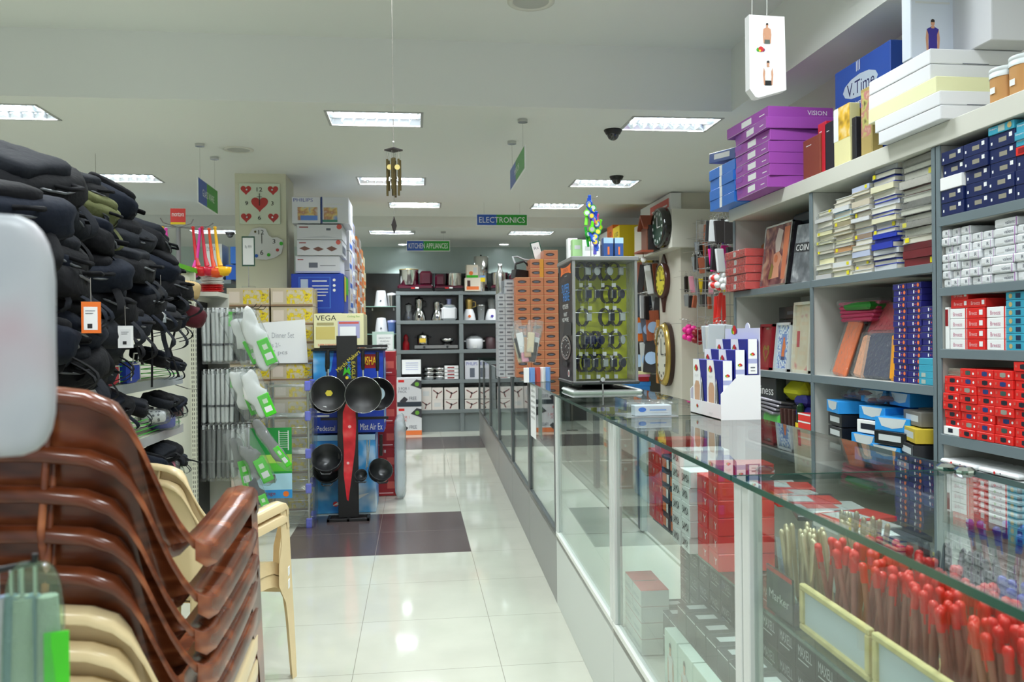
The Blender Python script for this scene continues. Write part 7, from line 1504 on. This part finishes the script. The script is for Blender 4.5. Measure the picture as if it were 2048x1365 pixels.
# shelf 2: stove, pot, rice cooker
root = thing_('gas_stove', 872, S2, 'long two burner gas stove on the second shelf', 'gas stove'); q = MB(); q.box(-.31, .31, -.14, .14, .02, .07, BLACK, .005); q.box(-.31, .31, -.145, -.14, .02, .065, M('stove_steel', (150, 152, 152), .25, .8)); q.build('stove_body', root)
for dx in (-.17, .16):
    q = MB(); q.lathe([(.07, .07), (.07, .085), (.05, .085), (.05, .07)], BLACK, (dx, 0, 0), 20); q.build('burner', root); q = MB(); q.cyl((dx, -.145, .042), (dx, -.165, .042), .016, M('dark_charcoal'), n=12); q.build('knob', root)
root = thing_('pressure_pot', 846, S2 + .087, 'steel pot with yellow label on the gas stove', 'pot'); q = MB(); q.lathe([(.08, 0), (.085, .12), (.08, .125), (.03, .145), (.0001, .15)], STL, n=24); q.build('pot_body', root); q = MB(); q.box(-.05, .04, -.088, -.086, .02, .08, M('label_yellow_red', (226, 190, 60), .5)); q.build('label', root); q = MB(); q.ball((0, 0, .16), .016, BLACK); q.tube([(-.085, 0, .1), (-.12, 0, .1)], .01, BLACK); q.tube([(.085, 0, .1), (.12, 0, .1)], .01, BLACK); q.build('handles', root)
root = thing_('wok', 895, S2 + .087, 'shallow steel wok on the right burner', 'wok'); q = MB(); q.lathe([(.04, 0), (.09, .03), (.11, .07), (.105, .07), (.0001, .01)], STL, n=24); q.build('wok_body', root)
root = thing_('red_vase', 812, S2, 'dark red glossy appliance left of the gas stove', 'appliance'); q = MB(); q.lathe([(.05, 0), (.05, .1), (.03, .14), (.04, .18), (.02, .22), (.0001, .23)], M('ruby_plastic', (130, 16, 26), .15), n=18); q.build('body', root)
root = thing_('rice_cooker', 949, S2, 'round white rice cooker with glass lid on the second shelf', 'rice cooker'); q = MB(); q.lathe([(.1, 0), (.12, .02), (.125, .14), (.118, .155)], WPL, n=28); q.build('cooker_body', root); q = MB(); q.lathe([(.12, .156), (.1, .18), (.04, .2), (.0001, .202)], LID, n=28); q.build('lid', root); q = MB(); q.tube([(-.03, 0, .2), (-.02, 0, .225), (.02, 0, .225), (.03, 0, .2)], .008, BLACK); q.build('lid_handle', root); q = MB(); q.box(-.15, -.12, -.02, .02, .11, .13, WPL); q.box(.12, .15, -.02, .02, .11, .13, WPL); q.build('side_handles', root); q = MB(); q.box(-.025, .025, -.128, -.122, .02, .07, M('print_grey')); q.build('switch_panel', root)
root = thing_('casserole_set', 981, S2, 'dark carton-like casserole right of the rice cooker', 'casserole'); q = MB(); q.lathe([(.07, 0), (.075, .15), (.05, .18), (.0001, .185)], M('pinkish_dark', (70, 50, 54), .4), n=20); q.build('body', root)
# shelf 3
for i, (px, lb) in enumerate(((858, 'shallow steel pans in the third shelf, left'), (880, 'second pile of steel pans in the third shelf'))):
    root = thing_('pan_stack', px, S3, lb, 'pan'); q = MB()
    for k in range(3): q.lathe([(.07, .06 * k), (.09, .03 + .06 * k), (.092, .05 + .06 * k), (.07, .05 + .06 * k)], STL, n=22)
    q.build('pan_body', root); q = MB(); q.tube([(-.09, 0, .1), (-.13, -.05, .13)], .008, BLACK); q.build('handle', root)
for k in range(4): pbox('white_kettle_box', .2, .2, .048, PAPER, [('r', 'ny', .2, .3, .7, .7, DRED), ('r', 'ny', 0, 0, 1, .12, INK)], (kx(902), KYi - .02, S3 + .05 * k), 0, key='wkb', label='flat white handled box in the third shelf, %s up' % ORD[k], cat='box', group='flat white boxes in the third shelf')
fbox('kettle_carton', 930, 958, 722, 758, KY + .02, .2, M('philips_white'), [('t', 'ny', .1, .75, .9, .92, 'PHILIPS', PB_), ('r', 'ny', .35, .1, .7, .6, M('print_slate'))], 'white Philips lettered carton, left one in the third shelf'.replace('Philips lettered', 'blue lettered'), z0=S3); fbox('kettle_carton', 960, 990, 722, 758, KY + .02, .2, M('philips_white'), [('t', 'ny', .1, .75, .9, .92, 'PHILIPS', PB_), ('r', 'ny', .3, .1, .7, .6, M('print_slate'))], 'white blue lettered carton, right one in the third shelf', z0=S3)
fbox('paper_note', 804, 842, 720, 749, KY - .06, .004, PAPER, [('r', 'ny', .2, .3 + .15 * k, .85, .34 + .15 * k, M('pale_violet_band')) for k in range(4)], 'white paper notice before the left bay of the third shelf', cat='notice', c=0)
fbox('kettle_carton', 1000, 1033, 712, 758, KY + .02, .2, PAPER, [('r', 'ny', .2, .2, .8, .6, M('print_slate'))], 'white carton at right end of the third shelf', z0=S3)
# shelf 4: ceiling-fan cartons
FW = M('fan_box_white', (222, 216, 210), .5); FRD = M('fan_blade_print', (110, 40, 40), .5)
fan_d = [('p', 'ny', [(.45, .5), (.1, .75), (.12, .85), (.5, .58)], FRD), ('p', 'ny', [(.55, .5), (.9, .75), (.93, .65), (.55, .42)], FRD), ('p', 'ny', [(.48, .5), (.35, .1), (.45, .1), (.56, .5)], FRD), ('c', 'ny', .5, .52, .015, INK)]
k = 0
for (xa, xb) in ((842, 863), (864, 886), (889, 917), (930, 957), (959, 985), (987, 1009), (1011, 1034)):
    for r in range(2):
        fbox('fan_box', xa, xb, 800 - 24 * r, 819 - 24 * r, KY + .01, .3, FW, fan_d if (k + r) % 4 != 1 else [('r', 'ny', .2, .3, .8, .7, M('print_grey'))], 'white ceiling fan box, %s row in %s place on the bottom shelf' % (('lower', 'upper')[r], ORD[k]), 'box', grp='white fan boxes on the bottom shelf', z0=S4 + .148 * r, c=.002)
    k += 1
# 3 for 1 pack cartons on the floor
for r in range(2):
    x0, x1, z0, z1 = frontY(KY - .3, 794, 843, 753, 808); h = .395
    pbox('offer_carton', x1 - x0, .25, h, M('offer_white', (222, 224, 228), .4), [('r', 'ny', .06, .85, .3, .94, RED), ('t', 'ny', .06, .58, .5, .68, '3 FOR 1', M('print_slate') if r else M('salmon_print')), ('t', 'ny', .06, .48, .4, .56, 'PACK', M('print_slate') if r else M('salmon_print')), ('p', 'ny', [(.55, .75), (.8, .95), (1, .9), (1, .6)], M('pan_print', (60, 60, 66), .4)), ('c', 'ny', .82, .78, .03, M('print_green')), ('r', 'ny', 0, 0, 1, .16, M('print_orange') if not r else M('slate_box')), ('p', 'ny', [(.1, .18), (.3, .35), (.45, .25), (.3, .1)], M('pan_print')), ('t', 'ny', .5, .22, .8, .34, 'FREE', M('print_slate')), ('r', 'px', 0, 0, 1, 1, M('offer_side', (200, 196, 190), .5))],
         ((x0 + x1) / 2, KY - .3 + .125, .002 + .4 * r), 0, label='white carton lettered 3 FOR 1 PACK, %s one' % ('lower', 'upper')[r], cat='carton', group='offer cartons by the appliance shelves')
# glass corner shelves left of the grey shelving
gx0, gx1 = onY(12.0, 728, 600).x, onY(12.0, 794, 600).x
for i, py in enumerate((613, 668, 726)):
    z = onY(12.0, 760, py).z; root = empty('glass_wall_shelf', ((gx0 + gx1) / 2, 12.2, z), label='green edged glass shelf left of the appliance shelving, %s' % ('top', 'middle', 'lowest')[i], cat='glass shelf', group='glass shelves at the far left')
    q = MB(); w = (gx1 - gx0) / 2; q.box(-w, w, -.2, .77, -.01, 0, SHG); q.box(-w, w, -.203, -.2, -.01, 0, M('glass_edge_pale', (150, 190, 176), .2)); q.build('glass_plate', root)
    q = MB(); q.cyl((-w * .7, .74, -.02), (-w * .7, .77, -.02), .012, SILVER, n=10); q.cyl((w * .7, .74, -.02), (w * .7, .77, -.02), .012, SILVER, n=10); q.build('bracket', root)
    for j, px in enumerate((762, 783)):
        root = empty('mixer_grinder' if j == 0 else 'blender_jar', (onY(12.1, px, 600).x, 12.1, z + .001), label=('white cone mixer base' if j == 0 else 'steel and white jar') + ' on the %s glass shelf' % ('top', 'middle', 'lowest')[i], cat='mixer grinder' if j == 0 else 'jar')
        q = MB()
        if j == 0: q.lathe([(.1, 0), (.095, .02), (.07, .2), (.06, .23), (.0001, .235)], WPL, n=20); q.build('base', root); q = MB(); q.cyl((0, -.088, .08), (0, -.1, .078), .012, M('print_slate'), n=10); q.build('knob', root)
        else: q.lathe([(.05, 0), (.055, .1), (.06, .16)], STL if i != 1 else M('jar_blue', (90, 120, 180), .3), n=20); q.build('jar_body', root); q = MB(); q.lathe([(.062, .16), (.062, .19), (.0001, .2)], WPL if i != 1 else M('lilac_plastic'), n=20); q.build('lid', root)
x0, x1, z0, z1 = frontY(11.6, 745, 788, 664, 704)
root = empty('notice_holder', ((x0 + x1) / 2, 11.6, z0), label='clear framed price notice before the glass shelves', cat='notice'); w = (x1 - x0) / 2
q = MB(); bx = (-w, w, 0, .01, 0, z1 - z0); q.box(*bx, M('holder_clear_green', (190, 214, 204), .2)); q.deco(bx, [('r', 'ny', .2, .08, .95, .86, PAPER)] + [('t', 'ny', .3, .64 - .16 * k, .85, .72 - .16 * k, ('EAGLE 500W', 'KADAI', 'MRP 1475/-', 'Rs 999')[k], M('print_slate')) for k in range(4)]); q.build('frame', root)
q = MB(); q.box(-.004, .004, .002, .008, -z0, 0, SILVER); q.box(-.08, .08, -.05, .06, -z0, -z0 + .01, SILVER); q.build('stem', root)
# ================================================================== NEAR LEFT: hook with socks, blurred pack
root = empty('counter_hook', (-.28, .58, .98), label='black wire hook arm at the lower left edge', cat='hook')
def loc(px, py, Y): return onY(Y, px, py)
Yh = .78; o = loc(0, 1140, Yh)
root.location = o
q = MB(); e = loc(60, 1128, Yh) - o; e2 = loc(70, 1108, Yh) - o
q.tube([(-.25, .0, -.012), (0, 0, 0), tuple(e), tuple(e + Vector((.004, 0, .002))), tuple(e2)], .0028, BLACK, n=8); q.build('hook_arm', root)
q = MB(); q.tube([(-.25, 0, -.9), (-.25, 0, .1)], .008, BLACK, n=8); q.box(-.4, -.1, -.1, .1, -o.z, -o.z + .01, BLACK); q.tube([(-.25, 0, -o.z), (-.25, 0, -.9)], .008, BLACK, n=8); q.build('upright', root)
SB2 = M('sock_blue_grey', (128, 144, 166), .85, bump=.3, bs=200); SG2 = M('sock_grey_rib', (178, 182, 184), .85, bump=.3, bs=200); TGR = clear('green_film', (226, 244, 226), r=.1, bump=.3, haze=.08, hc=(190, 226, 196))
for i, (px, w, ms, grn) in enumerate(((-6, .03, SB2, 0), (22, .026, SG2, 0), (44, .028, SB2, 0), (70, .034, SG2, 1), (40, .03, SB2, 0))):
    y = Yh + (.0 if i < 4 else .03); p = loc(px, 1150, y); root = empty('sock_pair', (p.x, y, p.z), (0, 0, .25), label=('grey ribbed socks with green labels' if grn else 'blue grey folded socks') + ' hanging at the lower left, %s from left' % ORD[i], cat='socks', group='socks on the near hook')
    for s in (-1, 1):
        q = MB(); q.tube([(s * w * .28, 0, -.02), (s * w * .3, 0, -.1), (s * w * .28, 0, -.3)], [w * .26, w * .34, w * .32], ms, n=10); q.build('sock', root)
    q = MB(); q.tube([(0, 0, .008), (0, 0, -.02)], .002, SILVER, n=5); q.build('clip', root)
    if grn:
        q = MB(); q.box(-.02, .026, -.012, -.010, -.17, -.125, HEAD); q.box(-.022, .028, -.012, -.010, -.085, -.05, HEAD) if 0 else q.box(.008, .028, -.013, -.011, -.11, -.05, HEAD); q.build('label_card', root)
        q = MB(); blob(q, (-.002, 0, -.12), .052, .03, .26, TGR, 2., amp=.01); q.build('green_bag', root)
p = loc(18, 640, .62)
root = empty('hanging_pack', p, (0, 0, .2), label='out of focus whitish plastic pack hanging at the left edge', cat='pack')
q = MB(); blob(q, (-.012, 0, -.012), .085, .03, .17, mottle('pack_pale', ((150, 158, 166), (168, 172, 178), (172, 152, 160)), 9), 3., amp=.006); q.build('content', root)
q = MB(); q.tube([(-.02, 0, .07), (-.02, 0, .09), (-.3, 0, .1)], .0015, STRING, n=5); q.build('wire_arm', root)
